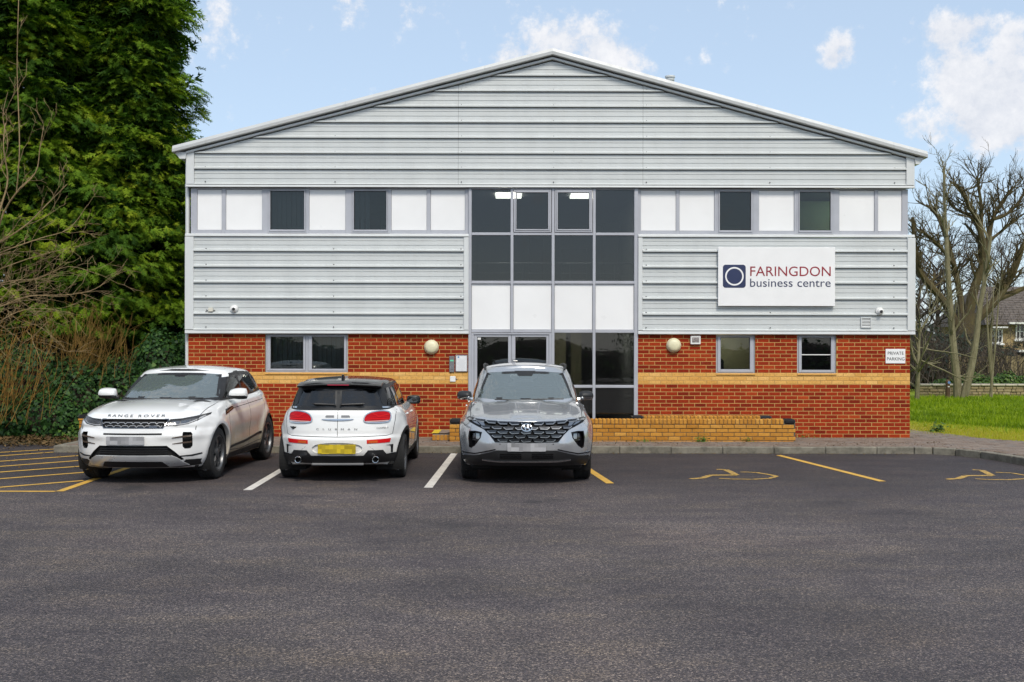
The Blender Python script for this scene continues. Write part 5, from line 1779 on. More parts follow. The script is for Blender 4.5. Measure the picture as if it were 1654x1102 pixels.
# ------------------------------------------------------------------ white luxury SUV, nose to the camera
def build_white_suv(loc, rz):
    root = empty('parked_car', loc, rz, 'white suv with black pillars, mesh grille and mud-splashed doors', 'car', 'cars parked in the bays')
    PAINT = paint('white_paint', (.78, .785, .78), 0, .25, 1.0, (.45, .33, .17), z0=.30, z1=1.15)
    L, HW = 4.37, .95
    zt = tabv([(0, .865), (.10, .89), (.3, .945), (.7, 1.01), (1.15, 1.055), (1.8, 1.085), (3.0, 1.13), (3.7, 1.16), (4.1, 1.13), (4.37, 1.08)])
    zb = tabv([(0, .225), (.35, .215), (.9, .22), (3.5, .24), (4.1, .28), (4.37, .33)])
    xf = tabv([(0, .15), (.06, .09), (.16, .03), (.34, 0), (.6, .0), (.8, .015), (.9, .03), (.96, .06), (1, .12)])
    xr = tabv([(0, 4.25), (.15, 4.34), (.35, 4.37), (.7, 4.33), (1, 4.24)])
    sec = tabv([(0, .865), (.12, .905), (.3, .935), (.55, .95), (.74, .94), (.88, .905), (.96, .87), (1, .825)])
    pl = tabv([(0, .98), (1.0, 1.0), (3.3, 1.0), (4.37, .95)])
    def hw(X, V):
        return sec(V) * pl(X) - .03 * (1 - sstep(1.0, 1.5, X)) * sstep(.82, 1.0, V)
    def z(X, Y, V): return zb(X) + (zt(X) - zb(X)) * V
    def post(V):
        x, y, zz = V[:, 0], np.abs(V[:, 1]), V[:, 2]
        s = np.sign(V[:, 1])
        for cx in (.85, 3.53):
            d = np.hypot(x - cx, zz - .37)
            V[:, 1] += s * .030 * np.exp(-((d - .45) / .08) ** 2) * (y > .6)
        V[:, 1] -= s * .020 * np.exp(-((zz - .55 - .04 * (x - 1.2)) / .12) ** 2) * sstep(1.25, 1.7, x) * (1 - sstep(2.9, 3.2, x)) * (y > .6)
        top = (x > .15) & (x < 1.5) & (zz > .85)
        V[:, 2] += np.where(top, .016 * np.exp(-((y - .60 - .03 * x) / .07) ** 2) * sstep(.15, .5, x), 0)
        # bumper shoulder under the lamps
        V[:, 0] -= np.where(x < .6, .022 * np.exp(-((zz - .66) / .05) ** 2) * sstep(.25, .5, y), 0)
        V[:, 0] += np.where(x < .6, .020 * np.exp(-((zz - .765) / .03) ** 2) * sstep(.45, .6, y), 0)
        return V
    low = Shell(xf, xr, hw, z, 7.5, 2.3, 7, 2.4, 1.7, tabv([(0, .015), (.25, .05), (.7, .07), (1.15, .06), (1.5, .03), (4.4, .02)]), post=post)
    gz0 = lambda X: zt(X) - .04
    gtop = tabv([(1.9, 1.485), (2.2, 1.515), (2.7, 1.535), (3.3, 1.515), (3.9, 1.46), (4.3, 1.42)])
    gxf = tabv([(0, 1.12), (.35, 1.42), (.7, 1.75), (.9, 1.96), (1, 2.07)])
    gxr = tabv([(0, 4.27), (.3, 4.20), (.7, 4.04), (1, 3.82)])
    gsec = tabv([(0, .825), (.3, .795), (.6, .745), (.85, .690), (.94, .662), (1, .615)])
    gpl = tabv([(1.1, .945), (1.8, .985), (2.4, 1.0), (3.3, .97), (4.3, .88)])
    gh = Shell(gxf, gxr, lambda X, V: gsec(V) * gpl(X), lambda X, Y, V: gz0(X) + (gtop(X) - gz0(X)) * (V ** .92), 6.5, 2.3, 6, 2.3, 2.5,
               tabv([(1.9, .035), (2.6, .05), (3.9, .04)]), NU=150, NV=30, floor=False)
    P = dict(windscreen=[(-.72, 1.13), (-.40, 1.11), (0, 1.10), (.40, 1.11), (.72, 1.13), (.665, 1.29), (.60, 1.455), (.30, 1.474), (0, 1.478), (-.30, 1.474), (-.60, 1.455), (-.665, 1.29)],
             rear=[[(-.58, 1.22), (.58, 1.22), (.48, 1.42), (-.48, 1.42)]],
             seams=[[(1.36, 1.06), (1.32, .8), (1.36, .36)], [(2.42, 1.10), (2.44, .7), (2.42, .34)], [(3.28, 1.14), (3.34, .95), (3.15, .66), (3.05, .38)], [(1.36, .36), (2.0, .33), (3.05, .38)]],
             handles=[], dash=(1.42, 1.11), drv=1, seats=[(2.1, SEATM), (2.95, SEATL)], seatz=.62, rvm=(1.95, 0, 1.43), paint=PAINT)
    sp = [[(1.60, 1.11), (2.38, 1.13), (2.38, 1.44), (2.12, 1.43), (1.84, 1.28)], [(2.46, 1.13), (3.24, 1.165), (3.18, 1.43), (2.46, 1.445)], [(3.32, 1.175), (3.86, 1.23), (3.62, 1.39), (3.28, 1.425)]]
    car_common(root, low, gh, P, sp, GLOSSB, [CARSG, CARSG, CARPG], [(1.35, 1.08), (2.2, 1.105), (3.3, 1.145), (4.0, 1.175)])
    for cx in (.85, 3.53): arch(low, cx, .37, .415, root, .035, PAINT, .95, lipoff=.003)
    # --- face
    gp = [(-.405, .762), (.405, .762), (.435, .80), (.468, .872), (.455, .888), (-.455, .888), (-.468, .872), (-.435, .80)]
    recess(low, gp, 'F', .03, 'grille_back', LINER, root)
    ring_patch(low, gp, 'F', .013, .006, 'grille_surround', DCHROME, root)
    gm = bmesh.new()
    def addp(poly, off, th):
        b = patch(low, poly, 'F', off, th, .06)
        me = bpy.data.meshes.new('t'); b.to_mesh(me); b.free(); gm.from_mesh(me); bpy.data.meshes.remove(me)
    hx, hz = .106, .043
    for r in range(3):
        for c in range(-5, 6):
            cy, cz = (c + (.5 if r % 2 else 0)) * hx, .782 + r * hz
            q = [(cy - hx * .5, cz), (cy - hx * .3, cz + hz * .5), (cy + hx * .3, cz + hz * .5), (cy + hx * .5, cz), (cy + hx * .3, cz - hz * .5), (cy - hx * .3, cz - hz * .5)]
            for a, b in ((q[0], q[1]), (q[1], q[2]), (q[2], q[3])) + (((q[3], q[4]), (q[4], q[5]), (q[5], q[0])) if r == 0 else ()):
                if all(inside(np.array([k[0] * 1.02]), np.array([k[1]]), gp)[0] for k in (a, b)): addp(strip([a, b], .0085), -.004, .02)
    bm_obj(gm, 'grille_mesh', simple('grille_silver', (.30, .31, .32), .4, .3), root, 30)
    bm_obj(patch(low, rrect(-.335, -.225, .772, .802, .014), 'F', .008, .01, .03), 'grille_badge', DCHROME, root)
    surf_text(low, 'RANGE ROVER', 'F', (0, .925), .79, .028, .010, 'bonnet_lettering', TRIMB, root, 1.45, -1, 1)
    for s in (1, -1):
        M = (lambda q: q) if s > 0 else mirror
        lamp = M([(.425, .792), (.475, .884), (.60, .892), (.78, .925), (.865, .952), (.872, .925), (.80, .862), (.70, .815), (.56, .795)])
        recess(low, lamp, 'F', .03, 'headlamp_recess', simple('lamp_inner_' + str(s), (.16, .165, .175), .3, .5), root, .025)
        for q in ([(.50, .815), (.60, .818), (.60, .868), (.515, .868)], [(.615, .825), (.705, .838), (.705, .880), (.615, .872)]):
            bm_obj(patch(low, M(q), 'F', -.012, .016, .03), 'projector', simple('projector_glass', (.20, .21, .23), .06, .9), root)
        bm_obj(patch(low, M(strip([(.47, .805), (.56, .806), (.69, .825), (.785, .87), (.845, .925)], .020)), 'F', -.006, .012, .03), 'daytime_lamp', LEDW, root)
        bm_obj(patch(low, lamp, 'F', .001, .003, .03), 'headlamp', glass('lamp_lens_' + str(s), (.9, .9, .9), 1.45, (.5, .5, .5), .06), root)
        ring_patch(low, lamp, 'F', .010, .003, 'headlamp_rim', TRIMB, root)
        vent = M([(.655, .715), (.745, .71), (.765, .68), (.76, .52), (.735, .487), (.675, .487), (.65, .52)])
        recess(low, vent, 'F', .05, 'bumper_vent', LINER, root)
        for zz in (.638, .555):
            bm_obj(patch(low, M([(.53, zz - .004), (.75, zz + .012), (.755, zz + .032), (.66, zz + .026), (.53, zz + .004)]), 'F', .006, .02, .04), 'vent_blade', simple('copper_blade', (.30, .22, .17), .25, .9), root)
        bm_obj(patch(low, M(strip([(.60, .385), (.75, .39), (.90, .42)], [.012, .024, .02])), 'F', .003, .01, .04), 'fog_slot', TRIMB, root)
        # bonnet and wing vents
        bm_obj(patch(low, [(1.0, s * .50), (1.18, s * .50), (1.16, s * .72), (1.05, s * .66)], 'T', .004, .006, .05), 'bonnet_vent', TRIMB, root)
        pj = 'S+' if s > 0 else 'S-'
        bm_obj(patch(low, [(1.16, .885), (1.60, .955), (1.62, .985), (1.55, .995), (1.25, .965)], pj, .006, .012, .04), 'wing_vent', GLOSSB, root)
        bm_obj(patch(low, [(1.24, .915), (1.56, .965), (1.56, .978), (1.26, .935)], pj, .012, .01, .05), 'wing_vent_trim', simple('copper_trim', (.30, .16, .08), .3, .9), root)
        bm_obj(patch(low, strip([(1.60, .962), (2.4, .995), (3.3, 1.03)], .007), pj, .002, .004, .06), 'body_crease_shade', LINER, root)  # black strip paints the shade along the flank crease
        bm_obj(patch(low, strip([(1.38, .40), (2.2, .43), (3.05, .50)], .035), pj, .008, .012, .06), 'door_moulding', TRIMB, root)
        bm_obj(patch(low, [(1.34, .225), (3.08, .245), (3.06, .33), (1.36, .31)], pj, .004, .012, .08), 'sill', TRIMB, root)
        for (hx2, hz2) in ((2.18, 1.035), (3.04, 1.06)):
            bm_obj(patch(low, rrect(hx2 - .10, hx2 + .10, hz2 - .013, hz2 + .013, .012), pj, .003, .01, .04), 'door_handle', PAINT, root)
        loft_mirror(root, 1.60, s * .87, 1.175, s, PAINT, TRIMB, .98)
        bm_obj(patch(low, strip([(.13, s * .78), (.5, s * .80), (1.0, s * .80), (1.25, s * .79)], .007), 'T', .001, .003, .06), 'bonnet_seam', LINER, root)
        bm_obj(patch(low, [(s * .45, 1.06), (s * .84, 1.06), (s * .84, .96), (s * .45, .98)], 'R', .006, .015, .05), 'tail_lamp', Mat('tail_red_w' + str(s), (.3, .01, .01), .1).m, root)
    bm_obj(patch(low, strip([(-.40, .690), (0, .688), (.40, .690)], .022), 'F', .003, .01, .04), 'bumper_slot', LINER, root)
    intake = [(-.46, .532), (.46, .532), (.56, .45), (.66, .345), (.60, .32), (.50, .40), (-.50, .40), (-.60, .32), (-.66, .345), (-.56, .45)]
    recess(low, intake, 'F', .04, 'lower_intake', LINER, root)
    im = bmesh.new()
    for r in range(3):
        b = patch(low, strip([(-.47, .432 + r * .03), (.47, .432 + r * .03)], .008), 'F', -.012, .01, .08); me = bpy.data.meshes.new('t'); b.to_mesh(me); b.free(); im.from_mesh(me); bpy.data.meshes.remove(me)
    bm_obj(im, 'intake_mesh', TRIMB, root)
    bm_obj(patch(low, [(-.84, .335), (-.68, .335), (-.55, .24), (.55, .24), (.68, .335), (.84, .335), (.85, .255), (.6, .232), (-.6, .232), (-.85, .255)], 'F', .004, .012, .05), 'lower_lip', TRIMB, root)
    skid = [(-.70, .262), (-.58, .365), (-.52, .395), (.52, .395), (.58, .365), (.70, .262), (.46, .248), (.40, .318), (.36, .325), (-.36, .325), (-.40, .318), (-.46, .248)]
    bm_obj(patch(low, skid, 'F', .014, .025, .04), 'skid_plate', simple('skid_silver', (.52, .53, .54), .3, .4), root)
    bm_obj(patch(low, [(-.40, .312), (.40, .312), (.46, .236), (-.46, .236)], 'F', .008, .02, .04), 'lower_grille', TRIMB, root)
    plate(low, 'F', .602, .52, .112, PLATEW, root, .012, None, .085)
    m = MB(); m.tube([(1.16, .55, 1.125), (1.13, .1, 1.112), (1.14, -.10, 1.115)], .010, 6); m.tube([(1.17, -.05, 1.12), (1.16, -.60, 1.13)], .010, 6); m.build('wiper', TRIMB, root)
    bm_obj(patch(gh, [(-.10, 1.475), (.10, 1.475), (.07, 1.42), (-.07, 1.42)], 'F', .003, .004, .04), 'sensor_pod', TRIMB, root)
    m = MB(); m.prism([(3.55, 1.50), (3.72, 1.49), (3.70, 1.55), (3.66, 1.555)], 'y', -.012, .012); m.build('aerial_fin', TRIMB, root)
    for cx in (.85, 3.53):
        for s in (1, -1): wheel(root, cx, s * .815, .365, .235, s, (TYRE, RIMD, DISC), 'twin', 5)
    under(root, L, HW)
    finish_shell(low, 'body', [PAINT, DASH], root, lambda c, n: 1 if (c.x > 1.35 and c.x < 4.1 and abs(c.y) < .70 and c.z > .95 and n.z > .8) else 0)
    finish_shell(gh, 'cabin', [PAINT, TRIMB], root, lambda c, n: 0 if (n.z > .66 and c.z > 1.42 and c.x > 1.9) else 1)
    return root

# ------------------------------------------------------------------ white estate hatchback, tail to the camera
def build_white_estate(loc, rz):
    root = empty('parked_car', loc, rz, 'white compact estate with black roof, seen from behind with yellow plate', 'car', 'cars parked in the bays')
    PAINT = paint('chalk_white_paint', (.80, .80, .785), 0, .25, .35, (.35, .28, .17), z0=.2, z1=.75)
    L, HW = 4.25, .90
    zt = tabv([(0, .80), (.15, .85), (.5, .92), (1.2, .985), (2.0, 1.005), (3.2, 1.02), (3.9, 1.035), (4.25, 1.03)])
    zb = tabv([(0, .22), (.5, .20), (3.6, .21), (4.25, .26)])
    xf = tabv([(0, .12), (.2, .02), (.5, 0), (.8, .04), (1, .18)])
    xr = tabv([(0, 4.13), (.10, 4.20), (.22, 4.245), (.42, 4.25), (.475, 4.235), (.51, 4.195), (.6, 4.19), (.8, 4.17), (.93, 4.14), (1, 4.085)])
    sec = tabv([(0, .83), (.12, .865), (.35, .885), (.6, .90), (.78, .885), (.9, .85), (1, .79)])
    pl = tabv([(0, .95), (.8, 1.0), (3.3, 1.0), (3.8, .975), (4.25, .935)])
    def hw(X, V): return sec(V) * pl(X)
    def z(X, Y, V): return zb(X) + (zt(X) - zb(X)) * V
    def post(V):
        x, y, zz = V[:, 0], np.abs(V[:, 1]), V[:, 2]
        s = np.sign(V[:, 1])
        for cx in (.78, 3.45):
            d = np.hypot(x - cx, zz - .32)
            V[:, 1] += s * .022 * np.exp(-((d - .40) / .07) ** 2) * (y > .6)
        return V
    low = Shell(xf, xr, hw, z, 5, 2.3, 7.0, 2.5, 2.2, tabv([(0, .03), (1, .06), (1.5, .02), (4.25, .012)]), post=post)
    gz0 = lambda X: zt(X) - .035
    gtop = tabv([(1.7, 1.345), (2.1, 1.385), (2.7, 1.40), (3.4, 1.39), (3.95, 1.365), (4.2, 1.35)])
    gxf = tabv([(0, 1.22), (.5, 1.55), (.85, 1.80), (1, 1.92)])
    gxr = tabv([(0, 4.125), (.3, 4.10), (.6, 4.072), (.8, 4.05), (.93, 4.0), (1, 3.92)])
    gsec = tabv([(0, .775), (.3, .745), (.6, .70), (.85, .65), (.94, .625), (1, .58)])
    gpl = tabv([(1.2, .94), (1.8, .985), (2.4, 1.0), (3.4, .985), (4.1, .93)])
    gh = Shell(gxf, gxr, lambda X, V: gsec(V) * gpl(X), lambda X, Y, V: gz0(X) + (gtop(X) - gz0(X)) * V, 5, 2.3, 8, 2.5, 2.6,
               tabv([(1.9, .025), (2.6, .035), (3.9, .028)]), NU=150, NV=30, floor=False)
    wl_ = [(-.625, 1.055), (-.022, 1.050), (-.022, 1.285), (-.30, 1.285), (-.545, 1.27)]
    P = dict(windscreen=[(-.62, 1.05), (0, 1.03), (.62, 1.05), (.52, 1.325), (0, 1.345), (-.52, 1.325)], rear=[wl_, mirror(wl_)],
             seams=[[(1.25, .98), (1.22, .75), (1.25, .36)], [(2.30, 1.0), (2.32, .7), (2.30, .32)], [(3.10, 1.01), (3.12, .8), (2.98, .6), (2.94, .34)]],
             handles=[(2.08, .88), (2.92, .89)], dash=(1.5, 1.02), drv=-1, seats=[(1.95, SEATM), (2.85, SEATM)], seatz=.52, rvm=(1.78, 0, 1.30), paint=PAINT, beltmat=CHROME)
    sp = [[(1.58, 1.02), (2.26, 1.02), (2.26, 1.33), (1.98, 1.32), (1.74, 1.19)], [(2.34, 1.02), (3.08, 1.035), (3.04, 1.325), (2.34, 1.335)], [(3.16, 1.035), (3.86, 1.05), (3.74, 1.29), (3.12, 1.32)]]
    car_common(root, low, gh, P, sp, GLOSSB, [CARSG, CARPG, CARPG], [(1.3, .99), (2.2, 1.0), (3.2, 1.01), (3.95, 1.03)])
    for cx in (.78, 3.45): arch(low, cx, .32, .365, root, .06, TRIMB, .90)
    REDL = Mat('red_lens', (.40, .003, .008), .3, 0, Specular_IOR_Level=.15)
    REDL.set('Subsurface Weight', .0); REDL = REDL.m
    RED2 = simple('bright_red_lens', (.60, .010, .012), .4, 0, .05, Specular_IOR_Level=.15)
    AMB = simple('amber_lens', (.60, .10, .02), .15)
    for s in (1, -1):
        M = (lambda q: q) if s > 0 else mirror
        lamp = smooth_poly(M([(.340, .835), (.36, .925), (.43, .968), (.58, .985), (.69, .968), (.712, .90), (.695, .828), (.60, .815), (.44, .815)]), 2)
        ring_patch(low, lamp, 'R', .013, .016, 'tail_lamp_bezel', CHROME, root)
        sm = [(a * .965 + M([(.525, 0)])[0][0] * .035, b * .965 + .90 * .035) for a, b in lamp]
        o = bm_obj(patch(low, sm, 'R', .012, .014, .025), 'tail_lamp', REDL, root)
        for pts, w in (([(.37, .872), (.69, .872)], .014), ([(.45, .955), (.55, .905), (.68, .93)], .011), ([(.40, .895), (.69, .90)], .008)):
            bm_obj(patch(low, strip(M(pts), w), 'R', .016, .004, .03), 'lamp_strip', RED2, root)
        bm_obj(patch(low, M([(.385, .832), (.67, .836), (.675, .850), (.385, .846)]), 'R', .016, .004, .03), 'lamp_strip', simple('pale_lens', (.55, .40, .38), .2), root)
        rf = M([(.405, .540), (.70, .545), (.715, .60), (.405, .590)])
        bm_obj(patch(low, rf, 'R', .006, .012, .04), 'reflector', RED2, root)
        bm_obj(patch(low, M([(.425, .545), (.545, .549), (.545, .582), (.425, .580)]), 'R', .009, .006, .04), 'fog_lamp', AMB, root)
        bm_obj(patch(low, M([(.655, .508), (.745, .515), (.74, .40), (.715, .40), (.712, .495)]), 'R', .003, .01, .03), 'bumper_slot', TRIMB, root)
        bm_obj(patch(low, M(strip([(.44, .50), (.56, .40), (.66, .395), (.72, .41)], .006)), 'R', .001, .004, .04), 'bumper_crease_shade', simple('paint_shadow_line', (.35, .35, .345), .4), root)  # grey strip paints the shade line of the bumper fold
        m = MB(); m.lathe([(.034, 4.14), (.046, 4.14), (.048, 4.255), (.043, 4.262), (.036, 4.255), (.034, 4.18), (.0, 4.18)], 24, (0, s * .53, .325), 'x'); o = m.build('exhaust', CHROME, root, 40)
        m = MB(); m.lathe([(.036, 4.20), (0, 4.20)], 20, (0, s * .53, .325), 'x'); m.build('exhaust_bore', LINER, root)
        bm_obj(patch(low, [(s * .485 + .03 * math.cos(a), .0) for a in ()] or rrect(s * .48 - .026, s * .48 + .026, .472, .524, .024), 'R', .0015, .003, .03), 'tow_cover', PAINT, root)
        bm_obj(patch(low, strip([(s * .772, 1.02), (s * .765, .85), (s * .735, .66), (s * .66, .638)], .006), 'R', .0012, .003, .03), 'tailgate_seam', LINER, root)
        bm_obj(patch(low, M([(.05, .898), (.165, .898), (.170, .915), (.155, .928), (.05, .928)]), 'R', .004, .008, .03), 'handle_recess', simple('handle_grey', (.22, .22, .225), .35), root)
        loft_mirror(root, 1.55, s * .765, 1.03, s, GLOSSB, TRIMB, .82)
        # black cladding along the sills
        bm_obj(patch(low, [(1.12, .215), (3.08, .22), (3.08, .33), (1.12, .33)], 'S+' if s > 0 else 'S-', .005, .012, .08), 'sill', TRIMB, root)
        m = MB(); m.tube([(4.135, s * .03, 1.062), (4.14, s * .05, 1.075)], .012, 6); m.tube([(4.135, s * .05, 1.075), (4.125, s * .32, 1.085), (4.115, s * .37, 1.088)], [.010, .014, .006], 6); m.build('rear_wiper', TRIMB, root)
    # twin tailgate doors
    bm_obj(patch(low, strip([(0, 1.03), (0, .64)], .006), 'R', .0012, .003, .03), 'tailgate_seam', LINER, root)
    bm_obj(patch(low, strip([(-.66, .640), (0, .632), (.66, .640)], .008), 'R', .0012, .003, .03), 'tailgate_seam', LINER, root)
    bm_obj(patch(low, smooth_poly([(-.225, .878), (.225, .878), (.20, .866), (.10, .855), (-.10, .855), (-.20, .866)], 1), 'R', .016, .02, .02), 'tailgate_handle', CHROME, root)
    surf_text(low, 'CLUBMAN', 'R', (-.01, .738), .56, .024, .010, 'tailgate_lettering', TRIMB, root, 2.6, 1)
    surf_text(low, 'COOPER S', 'R', (.60, .748), .15, .022, .010, 'model_lettering', TRIMB, root, 1.0, 1)
    # winged badge
    bc = (-.635, .748)
    for s in (1, -1): bm_obj(patch(low, [(bc[0] + s * .012, bc[1] + .014), (bc[0] + s * .05, bc[1] + .018), (bc[0] + s * .04, bc[1] + .004), (bc[0] + s * .015, bc[1] - .012)], 'R', .006, .006, .02), 'badge_wing', TRIMB, root)
    bm_obj(patch(low, [(bc[0] + .021 * math.cos(a), bc[1] + .021 * math.sin(a)) for a in np.linspace(0, 6.28, 16, endpoint=False)], 'R', .008, .008, .02), 'badge', TRIMB, root)
    # plate recess and lower diffuser
    rc = smooth_poly([(-.345, .555), (.345, .555), (.345, .385), (-.345, .385)], 2)
    recess(low, rc, 'R', .022, 'plate_recess', PAINT, root)
    plate(low, 'R', .468, .52, .128, PLATEY, root, -.006)
    dif = [(-.80, .40), (-.655, .385), (-.615, .445), (-.42, .448), (-.36, .375), (.36, .375), (.42, .448), (.615, .445), (.655, .385), (.80, .40), (.76, .268), (.38, .268), (-.38, .268), (-.76, .268)]
    bm_obj(patch(low, dif, 'R', .008, .015, .04), 'rear_diffuser', TRIMB, root)
    m = MB(); m.box(4.05, 4.17, -.36, .36, .235, .268, ch=.01); m.build('diffuser_lip', GREYP, root)
    # roof spoiler with the high brake lamp
    spl = MB()
    prof = [(3.80, 1.405), (4.02, 1.385), (4.12, 1.355), (4.115, 1.335), (3.98, 1.325), (3.80, 1.34)]
    rows = []
    for yy in np.linspace(-1, 1, 17):
        k = abs(yy) ** 3
        rows.append([(px - .10 * k, yy * .585, pz - .028 * abs(yy) ** 2) for px, pz in prof])
    vs = [p for r in rows for p in r]; n = len(prof)
    fs = [(i * n + j, i * n + (j + 1) % n, (i + 1) * n + (j + 1) % n, (i + 1) * n + j) for i in range(16) for j in range(n)]
    fs += [tuple(range(n)), tuple(range(17 * n - 1, 16 * n - 1, -1))]
    spl.add(vs, fs); spl.build('roof_spoiler', GLOSSB, root, 40, weld=True)
    m = MB(); m.box(4.112, 4.1235, -.15, .15, 1.338, 1.352, ch=.003); m.build('brake_lamp', Mat('brake_lamp_red', (.35, .02, .05), .2).m, root)
    m = MB(); m.prism([(3.45, 1.40), (3.66, 1.405), (3.64, 1.475), (3.60, 1.48), (3.54, 1.45)], 'y', -.018, .018); m.build('aerial_fin', GLOSSB, root)
    for s in (1, -1):
        bm_obj(patch(low, [(s * .35, .60), (s * .75, .60), (s * .75, .78), (s * .45, .80)], 'F', .006, .015, .05), 'headlamp', DCHROME, root)
    bm_obj(patch(low, [(-.45, .40), (.45, .40), (.5, .62), (-.5, .62)], 'F', .006, .015, .06), 'front_grille', TRIMB, root)
    for cx in (.78, 3.45):
        for s in (1, -1): wheel(root, cx, s * .775, .318, .215, s, (TYRE, RIMD, DISC), 'twin', 5)
    under(root, L, HW)
    finish_shell(low, 'body', [PAINT, DASH], root, lambda c, n: 1 if (c.x > 1.4 and c.x < 4.0 and abs(c.y) < .66 and c.z > .9 and n.z > .8) else 0)
    finish_shell(gh, 'cabin', [GLOSSB, TRIMB], root, lambda c, n: 0 if n.z > .6 else 1)
    return root
build_silver_suv((.20, 14.62, 0), R(90))
build_white_suv((-5.13, 14.62, 0), R(90 - 2.0))
_m = R(-90 + 1.2)
build_white_estate((-2.375 - .03 + math.sin(R(1.2)) * -4.25 * 1.0, 14.88 + 4.25, 0), _m)
# ================================================================== vegetation
def m_leaf(name, cols, rough=.55, trans=.25, spec=.4):
    m = Mat(name, cols[1], rough)
    t = m.node('ShaderNodeAttribute', attribute_name='tint').outputs['Fac']
    c = m.ramp(t, [(i / (len(cols) - 1), c) for i, c in enumerate(cols)])
    m.set('Base Color', c)
    m.set('Specular IOR Level', spec)
    tr = m.node('ShaderNodeBsdfTranslucent'); m.l.new(m.mix(1.0, c, (1.1, 1.2, .6), 'MULTIPLY'), tr.inputs['Color'])
    mx = m.node('ShaderNodeMixShader', {0: trans, 1: m.b.outputs[0], 2: tr.outputs[0]})
    m.l.new(mx.outputs[0], m.n['Material Output'].inputs['Surface'])
    return m.m
def m_bark(name, cols, scale=8.):
    m = Mat(name, cols[0], .9)
    p = m.pos()
    n = m.noise(m.scale(p, (1, 1, .35)), scale, 6, .7)
    m.set('Base Color', m.ramp(n, [(.2 + .6 * i / (len(cols) - 1), c) for i, c in enumerate(cols)]))
    m.bump(m.noise(m.scale(p, (1, 1, .25)), scale * 3, 5, .7), .8, .02)
    return m.m
CONIFER = m_leaf('conifer_foliage', [(.026, .066, .010), (.062, .138, .014), (.125, .225, .017), (.21, .315, .020), (.34, .39, .028)], .65, .36, .15)
IVY = m_leaf('ivy_leaves', [(.010, .030, .010), (.024, .066, .018), (.048, .115, .022), (.10, .18, .030)], .55, .15, .22)
SHRUB = m_leaf('shrub_leaves', [(.02, .05, .008), (.05, .11, .012), (.11, .18, .02)], .5, .2)
DARKL = m_leaf('dark_evergreen', [(.006, .014, .008), (.014, .030, .014), (.030, .055, .022)], .5, .15)
GRASSM = m_leaf('grass_blades', [(.12, .20, .005), (.22, .32, .006), (.33, .42, .010), (.52, .42, .05)], .6, .45)
LITTER = m_leaf('leaf_litter', [(.05, .03, .012), (.10, .06, .02), (.18, .11, .04)], .8, .1)
BARKD = m_bark('dark_bark', [(.018, .013, .009), (.045, .033, .02), (.08, .06, .035)])
BARKP = m_bark('pale_twig_bark', [(.15, .10, .04), (.27, .19, .09), (.38, .29, .16)], 5)
BARKO = m_bark('orange_twig_bark', [(.10, .045, .008), (.21, .105, .014), (.32, .19, .03)], 6)
BARKM = m_bark('mossy_bark', [(.035, .025, .012), (.075, .056, .022), (.12, .095, .03)], 4)
BARKB = m_bark('grey_green_bark', [(.07, .062, .03), (.17, .15, .085), (.27, .24, .15)], 9)
TWIG = m_bark('twig_bark', [(.035, .026, .020), (.065, .05, .038)], 6)

def rot_basis(d, up, roll=None):
    """orthonormal frames for direction arrays d (n,3); columns: forward, side, normal"""
    d = d / np.linalg.norm(d, axis=1, keepdims=True)
    s = np.cross(d, up); s /= np.maximum(np.linalg.norm(s, axis=1, keepdims=True), 1e-6)
    n = np.cross(s, d)
    if roll is not None:
        c, k = np.cos(roll)[:, None], np.sin(roll)[:, None]
        s, n = s * c + n * k, n * c - s * k
    return d, s, n
def scatter(T, F, pos, d, s, n, scale):
    """template points T (k,3) in (forward, side, normal) placed n times"""
    k = len(T)
    V = pos[:, None] + scale[:, None, None] * (T[None, :, 0:1] * d[:, None] + T[None, :, 1:2] * s[:, None] + T[None, :, 2:3] * n[:, None])
    FF = F[None] + (np.arange(len(pos)) * k)[:, None, None]
    return V.reshape(-1, 3), FF.reshape(-1, F.shape[1])
def spray_template(nside=7, seed=0, L=1.0, W=.42, wd=.062, droop=.22):
    """flat fan of a conifer spray: a rib and feathered side shoots, made of slim triangles"""
    r = np.random.default_rng(seed)
    V, F, T = [], [], []
    def tri(a, b, w, tip, z=0):
        a, b = np.array(a, float), np.array(b, float)
        dd = b - a; nn = np.array([-dd[1], dd[0], 0]); nn /= np.linalg.norm(nn)
        i = len(V)
        V.extend([a + nn * w / 2, a - nn * w / 2, b]); F.append((i, i + 1, i + 2)); T.extend([tip - .25, tip - .25, tip])
    def zc(x): return -droop * x * x
    tri((0, 0, 0), (L, 0, zc(L)), wd * 1.1, .8)
    for i in range(nside):
        x = L * (.12 + .8 * i / nside)
        for sg in (1, -1):
            l = W * (1 - .55 * i / nside) * r.uniform(.7, 1.2)
            a = r.uniform(.55, .95)
            ex, ey = x + l * math.cos(a), sg * l * math.sin(a)
            tri((x, 0, zc(x)), (ex, ey, zc(ex) - .25 * l * r.uniform(.2, 1)), wd * r.uniform(.9, 1.4), .75)
            if l > .24:
                mx, my = x + .5 * l * math.cos(a), sg * .5 * l * math.sin(a)
                for a2 in (a - .7, a + .6):
                    l2 = l * .45
                    tri((mx, my, zc(mx)), (mx + l2 * math.cos(a2), my + sg * l2 * math.sin(a2), zc(mx) - .1 * l2), wd * .9, .7)
    return np.array(V), np.array(F), np.array(T)
